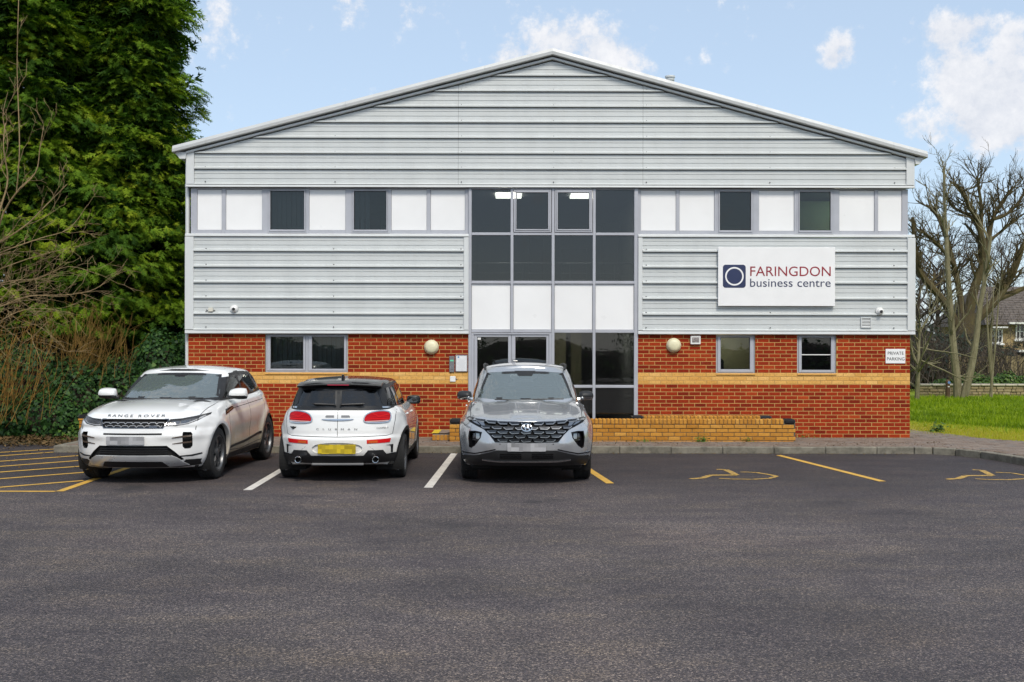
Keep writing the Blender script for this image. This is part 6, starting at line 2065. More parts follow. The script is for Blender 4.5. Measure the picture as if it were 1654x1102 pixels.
def conifer(name, label, x, y, h, rad, seed, n_clump=520, zlow=1.6, per=48, front=.85, prof=None, sz=(.20, .42)):
    """evergreen: trunk, limbs, a crown of flat feathery clumps pointing outwards over an inner filling tinted dark for shade"""
    r = np.random.default_rng(seed)
    t = empty(name, (x, y, 0), 0, label, 'tree', 'tall evergreens beside the office')
    tr = MB(); tr.tube([(0, 0, -.2), (.05, 0, h * .3), (0, 0, h * .65), (0, 0, h)], [.30, .24, .14, .03], 10)
    tr.build('trunk', BARKD, t, 40)
    br = MB()
    P, D, S, U, B = [], [], [], [], []
    ph = r.uniform(0, 6.28, 4)
    def radius(f, a):
        return rad * prof(f) * (1 + .16 * math.sin(3 * a + ph[0] + 5 * f) + .13 * math.sin(7 * f * 6.28 + ph[1] + 2 * a) + .10 * math.sin(5 * a - 9 * f + ph[2]))
    for i in range(n_clump):
        f = min(.995, (i + r.uniform(0, 1)) / n_clump)
        z = zlow + (h - zlow) * f
        a = -math.pi / 2 + r.uniform(-1.9, 1.9) if r.random() < front else r.uniform(0, 2 * math.pi)
        Rr = radius(f, a) * r.uniform(.80, 1.08) * (1.14 if r.random() < .16 else 1)
        Lc = r.uniform(.9, 1.7) * min(1, .4 + Rr / rad)
        o = np.array([math.cos(a), math.sin(a), 0.0]); sd = np.array([-o[1], o[0], 0.0])
        tip = o * Rr + np.array([0, 0, z])
        rise = r.uniform(-.05, .30)
        root = tip - o * Lc - np.array([0, 0, rise * Lc])
        br.tube([(0, 0, max(.5, z - .5 * Rr * .4)), tuple(root * .5 + np.array([0, 0, .5 * (z - .2)])), tuple(root), tuple(tip - o * .2)], [.035, .026, .016, .004], 4, cap=False)
        base = r.normal(.52, .21)
        for _ in range(per):
            u = r.uniform(0, 1) ** .8; w = r.normal(0, .30) * (1 - .5 * u)
            p = root + (tip - root) * u + sd * w * Lc + np.array([0, 0, -.25 * w * w * Lc + r.normal(0, .06)])
            d = o + sd * (w * 1.6 + r.normal(0, .35)) + np.array([0, 0, rise - .50 + r.normal(0, .30)])
            P.append(p); D.append(d); S.append(r.uniform(*sz)); U.append(u); B.append(base)
    nf = int(n_clump * 7)                       # inner filling, tinted dark for the shade inside the crown
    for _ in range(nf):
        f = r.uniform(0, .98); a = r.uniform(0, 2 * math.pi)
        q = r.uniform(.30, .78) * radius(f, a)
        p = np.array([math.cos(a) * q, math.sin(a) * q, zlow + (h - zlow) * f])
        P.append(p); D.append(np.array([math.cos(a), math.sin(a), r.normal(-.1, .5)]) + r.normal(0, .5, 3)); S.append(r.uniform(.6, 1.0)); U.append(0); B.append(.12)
    P, D, S, U, B = np.array(P), np.array(D), np.array(S), np.array(U), np.array(B)
    br.build('limbs', BARKD, t)
    Vs, Fs, Ts = [], [], []
    base = 0
    which = r.integers(0, 3, len(P))
    for w in range(3):
        T, F, tp = spray_template(4, seed * 7 + w, wd=.09)
        m = which == w
        d, s, n = rot_basis(D[m], np.array([0, 0, 1.0]), r.normal(0, .40, m.sum()))
        V, FF = scatter(T, F, P[m], d, s, n, S[m])
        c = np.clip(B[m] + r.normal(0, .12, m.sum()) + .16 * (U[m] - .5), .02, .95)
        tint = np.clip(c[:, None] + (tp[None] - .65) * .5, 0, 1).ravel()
        Vs.append(V); Fs.append(FF + base); Ts.append(tint); base += len(V)
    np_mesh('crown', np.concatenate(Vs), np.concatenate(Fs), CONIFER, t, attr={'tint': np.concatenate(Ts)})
    return t
def wide(f): return (.82 + .18 * math.sin(f * 8 + 1)) * (1 - f) ** .40
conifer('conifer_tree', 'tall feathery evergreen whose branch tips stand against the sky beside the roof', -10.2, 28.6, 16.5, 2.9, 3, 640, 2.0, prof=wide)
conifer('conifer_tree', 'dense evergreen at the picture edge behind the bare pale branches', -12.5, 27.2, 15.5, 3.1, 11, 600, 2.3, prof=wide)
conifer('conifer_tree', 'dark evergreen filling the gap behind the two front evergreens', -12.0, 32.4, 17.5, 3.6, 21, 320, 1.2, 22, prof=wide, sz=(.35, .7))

# ---- leafy masses
LEAF = np.array([[0, 0, 0], [.35, .34, .05], [1, 0, -.08], [.35, -.34, .05]]), np.array([[0, 1, 2, 3]])
IVYL = np.array([[0, 0, 0], [.10, .45, .04], [.55, .38, .02], [1, 0, -.10], [.55, -.38, .02], [.10, -.45, .04]]), np.array([[0, 1, 2, 3, 4, 5]])
def leafy(name, parent, mat, n, fn, size, seed, tmpl=LEAF, tint=(.45, .2), facing=None, sc=.35):
    """fn(rng, n) -> positions and outward normals"""
    r = np.random.default_rng(seed)
    P, N = fn(r, n)
    d = r.normal(0, 1, (n, 3)); d[:, 2] -= .55
    N = N + r.normal(0, .38, (n, 3)); N /= np.linalg.norm(N, axis=1, keepdims=True)
    d = d - (d * N).sum(1, keepdims=True) * N
    d /= np.maximum(np.linalg.norm(d, axis=1, keepdims=True), 1e-6)
    s = np.cross(N, d)
    S = size * r.lognormal(0, sc, n)
    V, F = scatter(tmpl[0], tmpl[1], P, d, s, N, S)
    c = np.clip(r.normal(tint[0], tint[1], n), 0, 1)
    o = np_mesh(name, V, F, mat, parent, attr={'tint': np.repeat(c, len(tmpl[0]))})
    return o
def lumps(seed, cs, face=.8):
    """surface sampler over a union of ellipsoids (centre, radii)"""
    cs = [(np.array(c, float), np.array(q, float)) for c, q in cs]
    w = np.array([q[0] * q[1] + q[1] * q[2] + q[0] * q[2] for c, q in cs]); w /= w.sum()
    def fn(r, n):
        k = r.choice(len(cs), n, p=w)
        u = r.normal(0, 1, (n, 3)); u /= np.linalg.norm(u, axis=1, keepdims=True)
        u[:, 1] = np.where(r.random(n) < face, -np.abs(u[:, 1]), u[:, 1])
        C = np.array([c for c, q in cs])[k]; Q = np.array([q for c, q in cs])[k]
        rad = r.uniform(.80, 1.04, n)[:, None]
        P = C + u * Q * rad
        N = u / Q; N /= np.linalg.norm(N, axis=1, keepdims=True)
        P[:, 2] = np.maximum(P[:, 2], .02 + r.uniform(0, .05, n))
        return P, N
    return fn
def dark_core(parent, cs, mat, k=.80):
    m = MB()
    for c, q in cs:
        bm = bmesh.new(); bmesh.ops.create_icosphere(bm, subdivisions=2, radius=1)
        for v in bm.verts: v.co = Vector((c[0] + v.co.x * q[0] * k, c[1] + v.co.y * q[1] * k, max(0, c[2] + v.co.z * q[2] * k)))
        m.from_bm(bm); bm.free()
    return m.build('stems', mat, parent, 60)  # solid dark lumps added inside the leaves to block light
ivy_cs = [((-12.9, 23.3, .9), (1.5, .9, 1.6)), ((-11.6, 23.2, .8), (1.2, .8, 1.45)), ((-10.5, 23.3, .7), (1.1, .8, 1.3)), ((-9.5, 23.6, .55), (1.0, .8, 1.15)), ((-8.7, 24.0, .6), (.8, .8, 1.1)),
          ((-12.2, 22.7, .4), (1.1, .6, .8)), ((-11.0, 22.7, .35), (1.0, .55, .75)), ((-9.9, 22.9, .3), (1.0, .5, .65)), ((-8.0, 24.8, .9), (.8, .9, 1.4)), ((-7.3, 25.0, 1.0), (.6, .8, 1.5)), ((-13.8, 23.0, .6), (1.0, .8, 1.4))]
t = empty('ivy_hedge', (0, 0, 0), 0, 'dark glossy ivy bank behind the hatched corner of the car park', 'hedge')
leafy('ivy', t, IVY, 42000, lumps(1, ivy_cs), .060, 5, IVYL, (.40, .22))
dark_core(t, ivy_cs, BARKD, .72)
hed_cs = [((-16, 24, 1.2), (2.2, 1.2, 1.8)), ((-19, 24.5, 1.4), (2.5, 1.3, 2.0)), ((-23, 25, 1.5), (3, 1.4, 2.2))]
t = empty('ivy_hedge', (0, 0, 0), 0, 'ivy bank continuing past the edge of the view', 'hedge')
leafy('ivy', t, IVY, 5000, lumps(1, hed_cs), .10, 6, IVYL, (.40, .22)); dark_core(t, hed_cs, BARKD, .85)
# dark undergrowth beneath the evergreens
und_cs = [((-12.0, 26.5, .9), (2.2, 1.2, 1.7)), ((-9.2, 27.5, .8), (1.6, 1.2, 1.5)), ((-14.5, 28, 1.2), (2.5, 1.5, 2.2)), ((-11, 31, 1.2), (2.5, 1.2, 1.9))]
t = empty('undergrowth_bush', (0, 0, 0), 0, 'dark evergreen undergrowth beneath the tall evergreens', 'bush')
leafy('foliage', t, DARKL, 9000, lumps(2, und_cs), .12, 8, LEAF, (.4, .25)); dark_core(t, und_cs, BARKD, .85)

# ---- bare wood
def grow(mb, p, d, L, r0, depth, rng, wob=.25, split=(2, 4), up=.10, shrink=.62, sides=5, minr=.003, segs=4):
    p, d = np.array(p, float), np.array(d, float); d /= np.linalg.norm(d)
    pts, rs = [p.copy()], [r0]
    for k in range(segs):
        d = d + rng.normal(0, wob, 3) * .5 + np.array([0, 0, up * .3]); d /= np.linalg.norm(d)
        p = p + d * L / segs
        pts.append(p.copy()); rs.append(max(minr, r0 * (1 - .5 * (k + 1) / segs)))
    mb.tube([tuple(q) for q in pts], rs, max(3, sides), cap=False)
    if depth <= 0: return
    n = rng.integers(split[0], split[1] + 1)
    for _ in range(n):
        u = rng.uniform(.35, 1.0); k = min(segs - 1, int(u * segs)); w = u * segs - k
        q = pts[k] * (1 - w) + pts[k + 1] * w
        nd = d + rng.normal(0, .55, 3) + np.array([0, 0, up])
        grow(mb, q, nd, L * shrink * rng.uniform(.7, 1.15), max(minr, rs[k] * .62), depth - 1, rng, wob, split, up, shrink, sides - 1, minr, segs if depth > 1 else 3)
def at(px, py, y): return np.array([(px - 827) / F_PX * y, y, H_EYE - (py - 565) / F_PX * y])
def limb(mb, pix, y, r0, r1, rng, kids=0, kid_L=1., kid_depth=2, dy=0.0, sides=7, up=.15, spread=.6, minr=.003, split=(2, 4), umin=.25):
    """a limb through given photo points at distance y (dy: drift in depth), with procedural side branches"""
    n = len(pix)
    C = [at(a, b, y + dy * i / max(1, n - 1) + rng.normal(0, .05)) for i, (a, b) in enumerate(pix)]
    pts = []
    for i in range(n - 1):                     # Catmull-Rom
        p0, p1, p2, p3 = C[max(0, i - 1)], C[i], C[i + 1], C[min(n - 1, i + 2)]
        for k in range(4):
            t = k / 4
            pts.append(.5 * (2 * p1 + (p2 - p0) * t + (2 * p0 - 5 * p1 + 4 * p2 - p3) * t * t + (3 * p1 - p0 - 3 * p2 + p3) * t ** 3))
    pts.append(C[-1])
    m = len(pts)
    rs = [r0 + (r1 - r0) * (i / (m - 1)) ** .8 for i in range(m)]
    mb.tube([tuple(q) for q in pts], rs, sides, cap=True)
    for _ in range(kids):
        i = int(rng.uniform(umin, 1) * (m - 1)); i = min(m - 2, i)
        d = pts[i + 1] - pts[i]; d /= np.linalg.norm(d)
        d = d + rng.normal(0, spread, 3) + np.array([0, 0, up])
        grow(mb, pts[i], d, kid_L * rng.uniform(.5, 1.2), max(minr, rs[i] * .55 if rs[i] < .08 else rs[i] * .35), kid_depth, rng, .3, split, up, .6, 5, minr)
rng = np.random.default_rng(5)
t = empty('bare_shrub_tree', (-13.2, 22.4, 0), 0, 'leafless pale-branched tree reaching in from the picture edge', 'tree')
def TB(mb, name, mat, t, **kw):
    o = mb.build(name, mat, t, **kw); o.location = tuple(-v for v in t.location); return o
m = MB(); m.tube([(-13.2, 22.4, -.1), (-13.1, 22.4, 1.2), (-13.05, 22.35, 2.6), (-13.0, 22.3, 4.2)], [.16, .14, .10, .03], 9); TB(m, 'trunk', BARKP, t)
m = MB()
for pix, r0, r1, k in (([(-30, 410), (0, 393), (42, 365), (73, 334), (108, 299)], .035, .007, 16), ([(-30, 425), (12, 405), (66, 386), (111, 371), (141, 332)], .022, .005, 12),
                       ([(-30, 450), (0, 436), (47, 419), (78, 410), (108, 403)], .020, .004, 14), ([(-30, 505), (0, 497), (47, 480), (106, 478), (146, 471), (170, 458)], .026, .005, 20),
                       ([(-25, 420), (0, 339), (12, 292), (5, 240), (8, 200)], .035, .008, 12), ([(-20, 400), (5, 346), (26, 313), (57, 280), (64, 240), (70, 205)], .030, .006, 14),
                       ([(-20, 300), (4, 262), (12, 232), (4, 190), (12, 150)], .018, .005, 8), ([(-30, 470), (20, 455), (60, 452), (110, 432), (160, 445)], .016, .004, 14),
                       ([(-20, 530), (30, 505), (70, 500), (120, 508)], .014, .004, 14), ([(26, 313), (31, 240), (27, 120), (28, 40), (30, -20)], .013, .007, 4)):
    if pix[0][0] < 0:
        y0_ = min(560, pix[0][1] + 45)
        pix = [(-197, min(600, y0_ + 50)), (-110, y0_)] + pix
    limb(m, pix, 22.3, r0, r1, rng, int(k * .8), .7, 2, rng.uniform(-.4, .4), 6, .1, .5, .003, (1, 3), .1)
TB(m, 'branches', BARKP, t)
m = MB()
for _ in range(70):                                  # tangle of thin twigs low on the left
    a = at(rng.uniform(-30, 60), rng.uniform(440, 560), 22.2 + rng.uniform(-.4, .4))
    grow(m, a, (rng.uniform(.2, 1), rng.normal(0, .3), rng.normal(.15, .45)), rng.uniform(.5, 1.2), .006, 1, rng, .45, (1, 3), .1, .6, 3, .003, 5)
TB(m, 'twigs', BARKP, t)
t = empty('twig_bush', (-10.3, 21.8, 0), 0, 'clump of upright orange-brown stems in front of the ivy', 'bush')
m = MB()
for _ in range(85):
    a = np.array([rng.normal(-10.35, .42), rng.normal(21.8, .22), rng.uniform(.2, 1.1)])
    grow(m, a, (rng.normal(.50, .35), rng.normal(-.05, .2), 1.0), rng.uniform(.6, 1.6), .0065, 1, rng, .22, (1, 3), .2, .5, 3, .003, 4)
TB(m, 'stems', BARKO, t)
t = empty('twig_bush', (-9.2, 23.4, 0), 0, 'dull brown leafless thicket between the ivy and evergreens', 'bush')
m = MB()
for _ in range(130):
    a = np.array([rng.normal(-9.25, .5), rng.normal(23.4, .25), rng.uniform(1.0, 1.6)])
    grow(m, a, (rng.normal(.25, .35), rng.normal(-.1, .2), 1.0), rng.uniform(.5, 1.3), .006, 1, rng, .25, (1, 3), .2, .5, 3, .003, 4)
TB(m, 'stems', m_bark('brown_twig_bark', [(.09, .05, .012), (.19, .11, .02), (.28, .18, .04)], 6), t)
# low weeds and dead leaves at the foot of the bank
def flat(x0, x1, y0, y1, z, jig=.02):
    def fn(r, n):
        P = np.stack([r.uniform(x0, x1, n), r.uniform(y0, y1, n), z + r.uniform(0, jig, n)], 1)
        return P, np.tile(np.array([0, 0, 1.0]), (n, 1))
    return fn
o = leafy('leaf_litter', None, LITTER, 5200, flat(-15, -8.2, 20.3, 22.9, .012, .05), .055, 31, LEAF, (.5, .3)); tag(o, kind='stuff')
o = leafy('leaf_litter', None, LITTER, 900, flat(-7.9, 7.2, 19.02, 19.24, .008, .008), .022, 36, LEAF, (.5, .3)); tag(o, kind='stuff')
o = leafy('leaf_litter', None, LITTER, 1500, flat(-7.9, 8.0, 19.4, 20.3, .124, .006), .022, 37, LEAF, (.5, .3)); tag(o, kind='stuff')
o = leafy('leaf_litter', None, LITTER, 500, flat(-12, -6.2, 16.5, 20.4, .006, .006), .035, 34, LEAF, (.6, .3)); tag(o, kind='stuff')
def tufts(name, label, x, y, z, n, h, seed, mat=SHRUB, w=.14, size=.05):
    t = empty(name, (x, y, z), 0, label, 'weed')
    def fn(r, k):
        P = np.stack([r.normal(0, w, k), r.normal(0, w * .5, k), np.abs(r.normal(0, h * .5, k))], 1)
        return P, np.tile(np.array([0, -.5, 1.0]), (k, 1))
    leafy('leaves', t, mat, n, fn, size, seed, LEAF, (.65, .2)); return t
tufts('weed', 'leafy green weed growing at the foot of the ivy bank', -8.75, 22.1, .0, 240, .35, 41, SHRUB, .22, .07)
tufts('weed', 'largest green weed at the foot of the long low wall', 3.55, 20.27, .12, 90, .12, 42, SHRUB, .075, .035)
tufts('weed', 'small weed below the black end block of the long low wall', 4.42, 20.28, .12, 40, .08, 43, SHRUB, .05, .03)
tufts('weed', 'flat weed spreading along the wall foot near the silver car', 2.45, 20.28, .12, 60, .04, 44, SHRUB, .12, .025)
tufts('weed', 'weed at the joint between the long low wall and the red brick', 5.75, 21.2, .12, 50, .06, 45, SHRUB, .14, .03)
tufts('weed', 'lone clump on the dry verge by the building corner', 9.05, 23.0, .10, 120, .20, 46, SHRUB, .08, .06)

# ---- far side of the lawn
rng = np.random.default_rng(17)
YT = 47.0
t = empty('pollarded_tree', (at(1562, 600, YT)[0], YT, 0), 0, 'huge leafless pollarded tree with knuckled limbs behind the lawn', 'tree')
m = MB()
limb(m, [(1562, 650), (1561, 590), (1560, 540), (1562, 505)], YT, .62, .46, rng, 0, sides=12); TB(m, 'trunk', BARKM, t, smooth=60)
m = MB()
LB = [([(1552, 540), (1527, 490), (1487, 440), (1478, 400), (1474, 350)], .40, .16, 12), ([(1556, 520), (1551, 480), (1541, 429), (1527, 381), (1512, 345), (1495, 330)], .34, .10, 16),
      ([(1562, 520), (1572, 470), (1589, 415), (1579, 358), (1560, 322), (1548, 300)], .50, .11, 20), ([(1587, 425), (1597, 380), (1603, 353), (1618, 325), (1636, 300)], .30, .08, 18),
      ([(1585, 430), (1583, 390), (1585, 340), (1580, 300), (1578, 285)], .26, .08, 16), ([(1570, 520), (1607, 485), (1636, 438), (1652, 396), (1672, 350)], .46, .16, 14),
      ([(1610, 482), (1640, 470), (1670, 455), (1700, 420)], .28, .12, 8), ([(1600, 490), (1618, 470), (1630, 455), (1634, 440)], .14, .06, 6), ([(1541, 429), (1520, 400), (1500, 380), (1482, 372)], .16, .06, 12),
      ([(1579, 358), (1562, 345), (1540, 335), (1530, 318)], .16, .06, 12), ([(1603, 353), (1625, 345), (1650, 318), (1660, 290)], .16, .06, 12), ([(1595, 390), (1620, 370), (1645, 350), (1668, 335)], .14, .05, 12)]
for pix, r0, r1, k in LB: limb(m, pix, YT, r0 * .54, r1 * .46, rng, int(k * 1.7), 1.0, 2, rng.uniform(-1.5, 1.5), 8, .22, .6, .005, (3, 4), .28)
TB(m, 'limbs', BARKM, t)
def bare(name, label, x, y, h, seed, mat=TWIG, n=26, spread=.5, r0=.18, minr=.008, grp='bare trees behind the lawn', depth=3):
    r = np.random.default_rng(seed)
    t = empty(name, (x, y, 0), 0, label, 'tree', grp)
    m = MB(); m.tube([(0, 0, -.1), (.1, 0, h * .25), (.0, .1, h * .55), (.15, 0, h * .8)], [r0, r0 * .85, r0 * .5, r0 * .2], 7); m.build('trunk', mat, t)
    m = MB()
    for i in range(n):
        f = r.uniform(.22, .8); a = r.uniform(0, 6.28)
        grow(m, (0, 0, h * f), (math.cos(a) * spread * 1.6, math.sin(a) * spread * 1.6, .7), h * .30 * r.uniform(.7, 1.2), r0 * .3, depth, r, .35, (3, 4), .12, .62, 4, minr)
    m.build('branches', mat, t); return t
bare('bare_tree', 'thin bare tree whose fine twigs fill the sky left of the pollard', 22.0, 56, 7.6, 3, n=20)
bare('bare_tree', 'thin bare tree behind the stone house', 29.0, 64, 8.5, 4, n=20)
bare('bare_tree', 'thin bare tree far behind the office corner', 19.5, 52, 6.8, 6, n=20)
# two leaning pale stems in front
YS = 35.6
t = empty('twin_stem_tree', (at(1551, 640, YS)[0], YS, .2), 0, 'pale twin-stemmed tree leaning apart at the lawn edge', 'tree')
m = MB(); limb(m, [(1547, 650), (1546, 615), (1540, 560), (1535, 500), (1531, 440), (1528, 380)], YS, .155, .07, rng, 5, 1.2, 1, 0, 9, .35, .6, .005)
limb(m, [(1528, 380), (1525, 330), (1524, 290), (1522, 258)], YS, .07, .012, rng, 16, .8, 2, 0, 6, .3, .5, .005, umin=.0); TB(m, 'stem', BARKB, t)
m = MB(); limb(m, [(1554, 650), (1566, 605), (1576, 550), (1582, 500), (1592, 440), (1600, 380)], YS - .1, .15, .05, rng, 8, 1.2, 1, 0, 9, .35, .6, .005); TB(m, 'stem', BARKB, t)
t = empty('sapling', (at(1600, 640, YS)[0], YS, .2), 0, 'slim young tree in front of the stone cottage', 'tree')
m = MB()
for pix in ([(1600, 650), (1603, 600), (1608, 550), (1613, 480), (1616, 450)], [(1602, 610), (1597, 560), (1594, 500), (1595, 470)], [(1603, 600), (1600, 545), (1604, 490), (1604, 460)]): limb(m, pix, YS, .055, .012, rng, 5, .7, 1, 0, 6, .4, .45, .004)
TB(m, 'stem', BARKB, t)
t = empty('sapling', (at(1482, 640, YS)[0], YS, .2), 0, 'pale-twigged sapling close beside the brick corner', 'tree')
m = MB(); limb(m, [(1481, 650), (1483, 600), (1484, 560), (1486, 520)], YS - 1, .09, .03, rng, 22, 1.5, 2, 0, 8, .25, .8, .0045, (1, 3), umin=.15)
limb(m, [(1484, 540), (1500, 510), (1520, 495), (1535, 480)], YS - 1, .03, .01, rng, 10, .9, 1, 0, 5, .2, .5, .006); TB(m, 'stem', BARKB, t)
t = empty('bare_thicket', (17.0, 41.5, 0), 0, 'dark leafless scrub filling the gap behind the twin-stemmed tree', 'bush')
m = MB()
for _ in range(170):
    a = np.array([rng.uniform(14.6, 19.3), rng.normal(41.5, .7), rng.uniform(.0, .8)])
    grow(m, a, (rng.normal(0, .4), rng.normal(0, .2), 1.0), rng.uniform(1.0, 2.3), .018, 2, rng, .35, (2, 3), .15, .6, 4, .005, 4)
TB(m, 'stems', TWIG, t)
# dark hedges, shrubs
t = empty('evergreen_hedge', (0, 0, 0), 0, 'tall dark evergreen hedge behind the saplings', 'hedge')
cs = [((15.0, 44.5, 1.3), (1.8, 1.3, 2.2)), ((16.9, 44.7, 1.1), (1.3, 1.2, 1.9)), ((18.2, 45, .9), (1.0, 1.0, 1.7)), ((19.1, 46, .9), (.8, 1.0, 1.6)), ((13.0, 44, 1.5), (2.0, 1.3, 2.4))]
leafy('foliage', t, DARKL, 9000, lumps(3, cs), .14, 12, LEAF, (.4, .25)); dark_core(t, cs, BARKD, .86)
for lab, cc, n, sd in (('green clipped shrub below the cottage fence', [((16.4, 38.5, .45), (.55, .5, .60)), ((17.0, 38.6, .4), (.5, .5, .55))], 2600, 1), ('spreading green shrub behind the young tree', [((17.7, 38.8, .45), (.5, .5, .65)), ((18.4, 38.8, .4), (.6, .5, .6))], 2600, 2), ('rounded blue-green conifer bush at the picture edge', [((22.2, 46.0, .6), (.9, .8, 1.35))], 2600, 3), ('yellow-green rounded shrub in front of the cottage wall', [((24.0, 53.0, .6), (1.0, .8, 1.0))], 1800, 4), ('small green shrub behind the brown bollard', [((15.2, 38.2, .3), (.6, .5, .55))], 1500, 5)):
    t = empty('shrub', (0, 0, 0), 0, lab, 'shrub')
    leafy('foliage', t, DARKL if sd == 3 else SHRUB, n, lumps(3, cc), .09, 50 + sd, LEAF, (.5, .25)); dark_core(t, cc, BARKD, .8)
bnk = [((x, 58 + 3 * math.sin(x), .8), (5, 2, 2.2 + math.sin(x * 2))) for x in np.arange(12, 70, 6)]
t = empty('evergreen_hedge', (0, 0, 0), 0, 'long dark tree belt far behind the cottage', 'hedge'); leafy('foliage', t, DARKL, 9000, lumps(3, bnk), .3, 14, LEAF, (.4, .25)); dark_core(t, bnk, BARKD, .88)
bnk = [((x, 40 + 4 * math.sin(x), .8), (5, 2, 3 + math.sin(x * 2))) for x in np.arange(-60, -16, 6)]
t = empty('evergreen_hedge', (0, 0, 0), 0, 'dark hedge far behind the tall evergreens', 'hedge'); leafy('foliage', t, DARKL, 6000, lumps(3, bnk), .3, 15, LEAF, (.4, .25)); dark_core(t, bnk, BARKD, .88)

# ---- grass blades on the lawn
r = np.random.default_rng(9)
n = 70000
yy = 20.5 + 16 * r.random(n) ** 1.1; xx = 8.0 + (yy * .478 - 7.6) * r.random(n) + r.uniform(0, 1.2, n)
ok = (xx + yy * .62 - 22.3) > 0
xx, yy = xx[ok], yy[ok]; n = len(xx)
P = np.stack([xx, yy, lawn_z(xx, yy) - .01], 1)
d = np.stack([r.normal(0, .45, n), r.normal(0, .45, n), np.ones(n)], 1)
d, s, nn = rot_basis(d, np.array([0, 1.0, .1]), r.uniform(0, 6.28, n))
T = np.array([[0, .10, 0], [0, -.10, 0], [1, 0, .25]])
edge = (yy + 1.6 * (xx - 9.0)) + r.normal(0, .8, n)
dry = edge < 26.2
V, F = scatter(T, np.array([[0, 1, 2]]), P, d, s, nn, r.uniform(.05, .13, n) * np.where(dry, .6, 1 + .5 * np.sin(xx * 3.1 + yy * 2.3)))
lowf = .16 * np.sin(xx * 2.1 + 1.3 * np.sin(yy * 1.7)) * np.sin(yy * 1.9 + xx * .6) + .10 * np.sin(xx * 6.1 + yy * 4.3)
tint = np.where(dry, r.uniform(.7, 1.0, n), np.clip(r.normal(.33, .20, n) + lowf, 0, .72))
tag(np_mesh('grass', V, F, GRASSM, attr={'tint': np.repeat(tint, 3)}), kind='stuff')
# ================================================================== what the glass mirrors: planting across the car park, behind the camera
def round_tree(label, x, y, h, rad, seed, n=3200, mat=SHRUB):
    r = np.random.default_rng(seed)
    t = empty('broadleaf_tree', (x, y, 0), 0, label, 'tree', 'trees across the car park')
    m = MB(); m.tube([(0, 0, -.1), (.1, 0, h * .3), (0, 0, h * .6)], [.22, .18, .08], 8)
    for _ in range(9): grow(m, (0, 0, h * r.uniform(.25, .5)), (r.normal(0, 1), r.normal(0, 1), 1.0), h * .3, .08, 1, r, .3, (2, 3), .2, .6, 5, .01)
    m.build('trunk', BARKD, t)
    cs = [((r.normal(0, rad * .45), r.normal(0, rad * .45), h * r.uniform(.5, .85)), (rad * r.uniform(.4, .65),) * 3) for _ in range(9)]
    leafy('crown', t, mat, n, lumps(seed, cs, 0), .11, seed, LEAF, (.4, .25)); return t
round_tree('small round green tree behind the viewer, mirrored in the entrance door', -3.4, -9.0, 3.3, 1.5, 71, 5000)
round_tree('spreading green tree behind the viewer at the far kerb', 7.5, -14.0, 3.6, 1.8, 72, 5000)
round_tree('broad green tree behind the viewer near the evergreens', -14.0, -12.0, 4.2, 2.0, 73, 5000)
bh = [((x, -19 + 1.5 * math.sin(x), 1.0), (4.5, 1.5, 1.2 + .4 * math.sin(x * 1.7))) for x in np.arange(-44, 45, 5)]
t = empty('evergreen_hedge', (0, 0, 0), 0, 'long hedge closing the car park behind the viewer', 'hedge'); leafy('foliage', t, SHRUB, 9000, lumps(3, bh, 0), .28, 16, LEAF, (.4, .25)); dark_core(t, bh, BARKD, .9)
# ================================================================== far things across the lawn
STONE = m_brick('rubble_stone', [(.20, .16, .09), (.30, .24, .14), (.26, .20, .11), (.36, .30, .18)], False)
t = empty('stone_wall', (0, 37.2, .0), 0, 'low rubble stone wall along the back of the lawn', 'wall')
r = random.Random(4)
m = MB(); m.box(14.0, 17.9, .03, .35, -.1, .60); m.build('wall_core', MORTARD, t)
m = MB()
for k in range(6):
    x = 14.0
    while x < 17.9:
        w = r.uniform(.12, .30)
        m.box(x, x + w - .015, r.uniform(-.02, .02), .2, .02 + k * .10, .02 + k * .10 + r.uniform(.08, .092), ch=.012); x += w
tag(m.build('stones', STONE, t), kind='stuff')
for i, x in enumerate(np.arange(14.0, 17.9, .42)):
    m = MB(); m.box(x, x + .40, -.05, .40, .62, .69, ch=.02); m.build('coping_stone', m_concrete('coping_stone', (.40, .36, .28), .3) if i == 0 else bpy.data.materials['coping_stone'], t)
# bollard
bx = (1531 - 827) / F_PX * 35.0
t = empty('bollard', (bx, 35.0, .22), 0, 'brown round-topped bollard with a blue disc at the lawn edge', 'bollard')
BRN = simple('brown_wood_stain', (.085, .045, .022), .7)
m = MB(); m.lathe([(.075, -.1), (.075, .50), (.068, .505), (.068, .53), (.076, .535), (.076, .60), (.068, .645), (.045, .675), (0, .685)], 20); m.build('post', BRN, t, 35)
m = MB(); m.lathe([(.045, -.072), (.045, -.080), (0, -.080)], 18, (0.012, 0, .585), 'y'); m.build('disc', simple('blue_disc', (.10, .20, .42), .5), t)
m = MB(); m.box(-.03, .03, -.079, -.070, .44, .465); m.build('label_plate', WHITEP, t)
# board fence
FEN = [simple('fence_board_%d' % i, c, .9, 0, .2, 6) for i, c in enumerate(((.20, .155, .085), (.25, .195, .11), (.17, .13, .07)))]
t = empty('board_fence', (0, 43.0, .0), 0, 'weathered close-boarded fence in front of the cottage', 'fence')
bmF = []
for i in range(3):
    q = MB(); q.box(-.062, .062, 0, .02, .2, 1.62, ch=.004); e = q.mesh('fence_board'); e.materials.append(FEN[i]); bmF.append(e)
x = 17.4
while x < 20.4:
    o = bpy.data.objects.new('fence_board', r.choice(bmF)); COL.objects.link(o); o.parent = t
    o.location = (x, r.uniform(-.006, .006), r.uniform(-.03, .02)); x += .13
for z in (.5, 1.3):
    m = MB(); m.box(17.4, 20.4, .02, .06, z, z + .09); m.build('fence_rail', FEN[2], t)
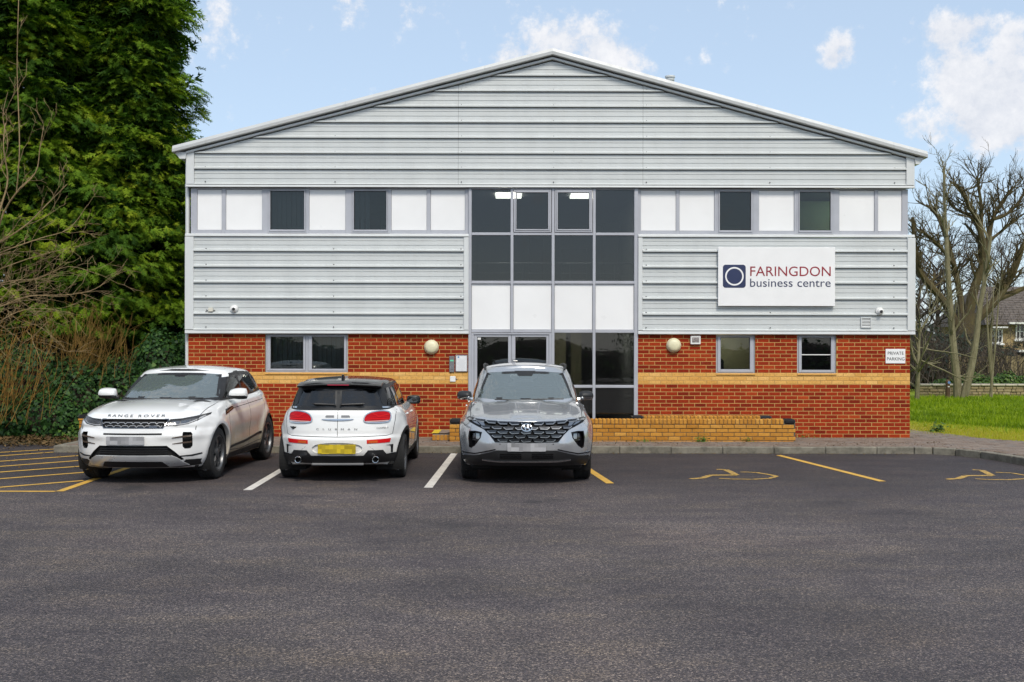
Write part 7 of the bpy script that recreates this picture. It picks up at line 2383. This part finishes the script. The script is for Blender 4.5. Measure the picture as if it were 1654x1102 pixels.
# cottage
YH = 55.0
def hx(px): return (px - 827) / F_PX * YH
def hz(py): return H_EYE - (py - 565) / F_PX * YH
t = empty('cottage', (hx(1597), YH, 0), 0, 'yellow stone cottage with grey tiled roof and white windows', 'house')
X0, X1 = 0.0, 11.0
def m_rubble():
    m = Mat('cottage_stone', (.36, .27, .13), .9)
    p = m.obj()
    v = m.node('ShaderNodeTexVoronoi', {'Vector': m.scale(p, (1, 1, 1.8)), 'Scale': 4.5})
    c = m.ramp(m.sep(v.outputs['Color'])[0], [(0, (.26, .18, .075)), (.5, (.38, .28, .13)), (1, (.46, .36, .19))])
    c = m.mix(m.rng(v.outputs['Distance'], .30, .48, 0, .6), c, (.20, .15, .08))
    m.set('Base Color', c); m.bump(v.outputs['Distance'], .6, .03); return m.m
RUB = m_rubble()
eave = hz(522)
w = MB(); w.box(X0, X1, 0, 7, -.2, eave); w.build('wall', RUB, t)
# roof: hipped left end, real courses of tiles as overlapping steps
RT = simple('grey_roof_tile', (.115, .095, .08), .85, 0, .35, 9)
ridge = hz(455)
rows = 16
rm = MB()
for k in range(rows):
    f0, f1 = k / rows, (k + 1) / rows
    y0, y1 = -.35 + 3.85 * f0, -.35 + 3.85 * f1 + .10
    z0, z1 = eave - .05 + (ridge - eave) * f0, eave - .05 + (ridge - eave) * f1 + .03
    xl0, xl1 = X0 - .3 + 1.0 * f0, X0 - .3 + 1.0 * f1
    n = 40
    for i in range(n):
        a, b = xl0 + (X1 - xl0) * i / n, xl0 + (X1 - xl0) * (i + 1) / n - .012
        a2, b2 = a + (xl1 - xl0) * (1 - i / n), b + (xl1 - xl0) * (1 - (i + 1) / n)
        j = r.uniform(-.008, .012)
        rm.add([(a, y0, z0 + j), (b, y0, z0 + j), (b2, y1, z1), (a2, y1, z1), (a, y0, z0 + j + .035), (b, y0, z0 + j + .035), (b2, y1, z1 + .02), (a2, y1, z1 + .02)], [(4, 5, 6, 7), (0, 1, 5, 4), (0, 4, 7, 3), (1, 2, 6, 5)])
tag(rm.build('roof_tiles', RT, t), kind='stuff')
rf = MB(); rf.add([(X0 - .3, -.35, eave - .06), (X1, -.35, eave - .06), (X1, 3.5, ridge - .03), (X0 + .7, 3.5, ridge - .03), (X0 - .3, 7.35, eave - .06), (X1, 7.35, eave - .06)], [(0, 1, 2, 3), (4, 3, 2, 5), (0, 3, 4)])
rf.build('roof', RT, t)
for (pa, pb, ya, yb) in ((1599, 1618.5, 530, 553.5), (1639.5, 1660, 521, 547)):
    xa, xb, za, zb2 = hx(pa) - hx(1597), hx(pb) - hx(1597), hz(yb), hz(ya)
    m = MB(); frame_ring(xa, xb, za, zb2, (.07,) * 4, -.08, .05, m)
    for i in (1, 2): m.box(xa + (xb - xa) * i / 3 - .02, xa + (xb - xa) * i / 3 + .02, -.07, .04, za, zb2)
    m.box(xa, xb, -.068, .04, (za + zb2) / 2 - .02, (za + zb2) / 2 + .02)
    o = m.build('window', WHITEP, t)
    m = MB(); m.box(xa, xb, -.02, -.005, za, zb2); m.build('pane', GLASS_D, o)
    m = MB(); m.box(xa, xb, .005, .04, za, zb2); m.build('dark_backing', INT_D, o)  # dark sheet behind the pane stands in for the room's shade
    m = MB(); m.box(xa - .08, xb + .08, -.14, .02, za - .10, za, ch=.02); m.build('sill', WHITEP, o)
m = MB(); m.box(hx(1624) - hx(1597), X1, -.45, -.30, hz(522.5), hz(519.5)); m.build('gutter', WHITEP, t)
m = MB(); m.box(hx(1597.5) - hx(1597), hx(1622) - hx(1597), -.45, -.30, hz(529), hz(526.5)); m.build('gutter', WHITEP, t)
m = MB(); m.box(hx(1633) - hx(1597), X1, -.9, .0, hz(567.5), hz(564)); m.build('porch_canopy', WHITEP, t)
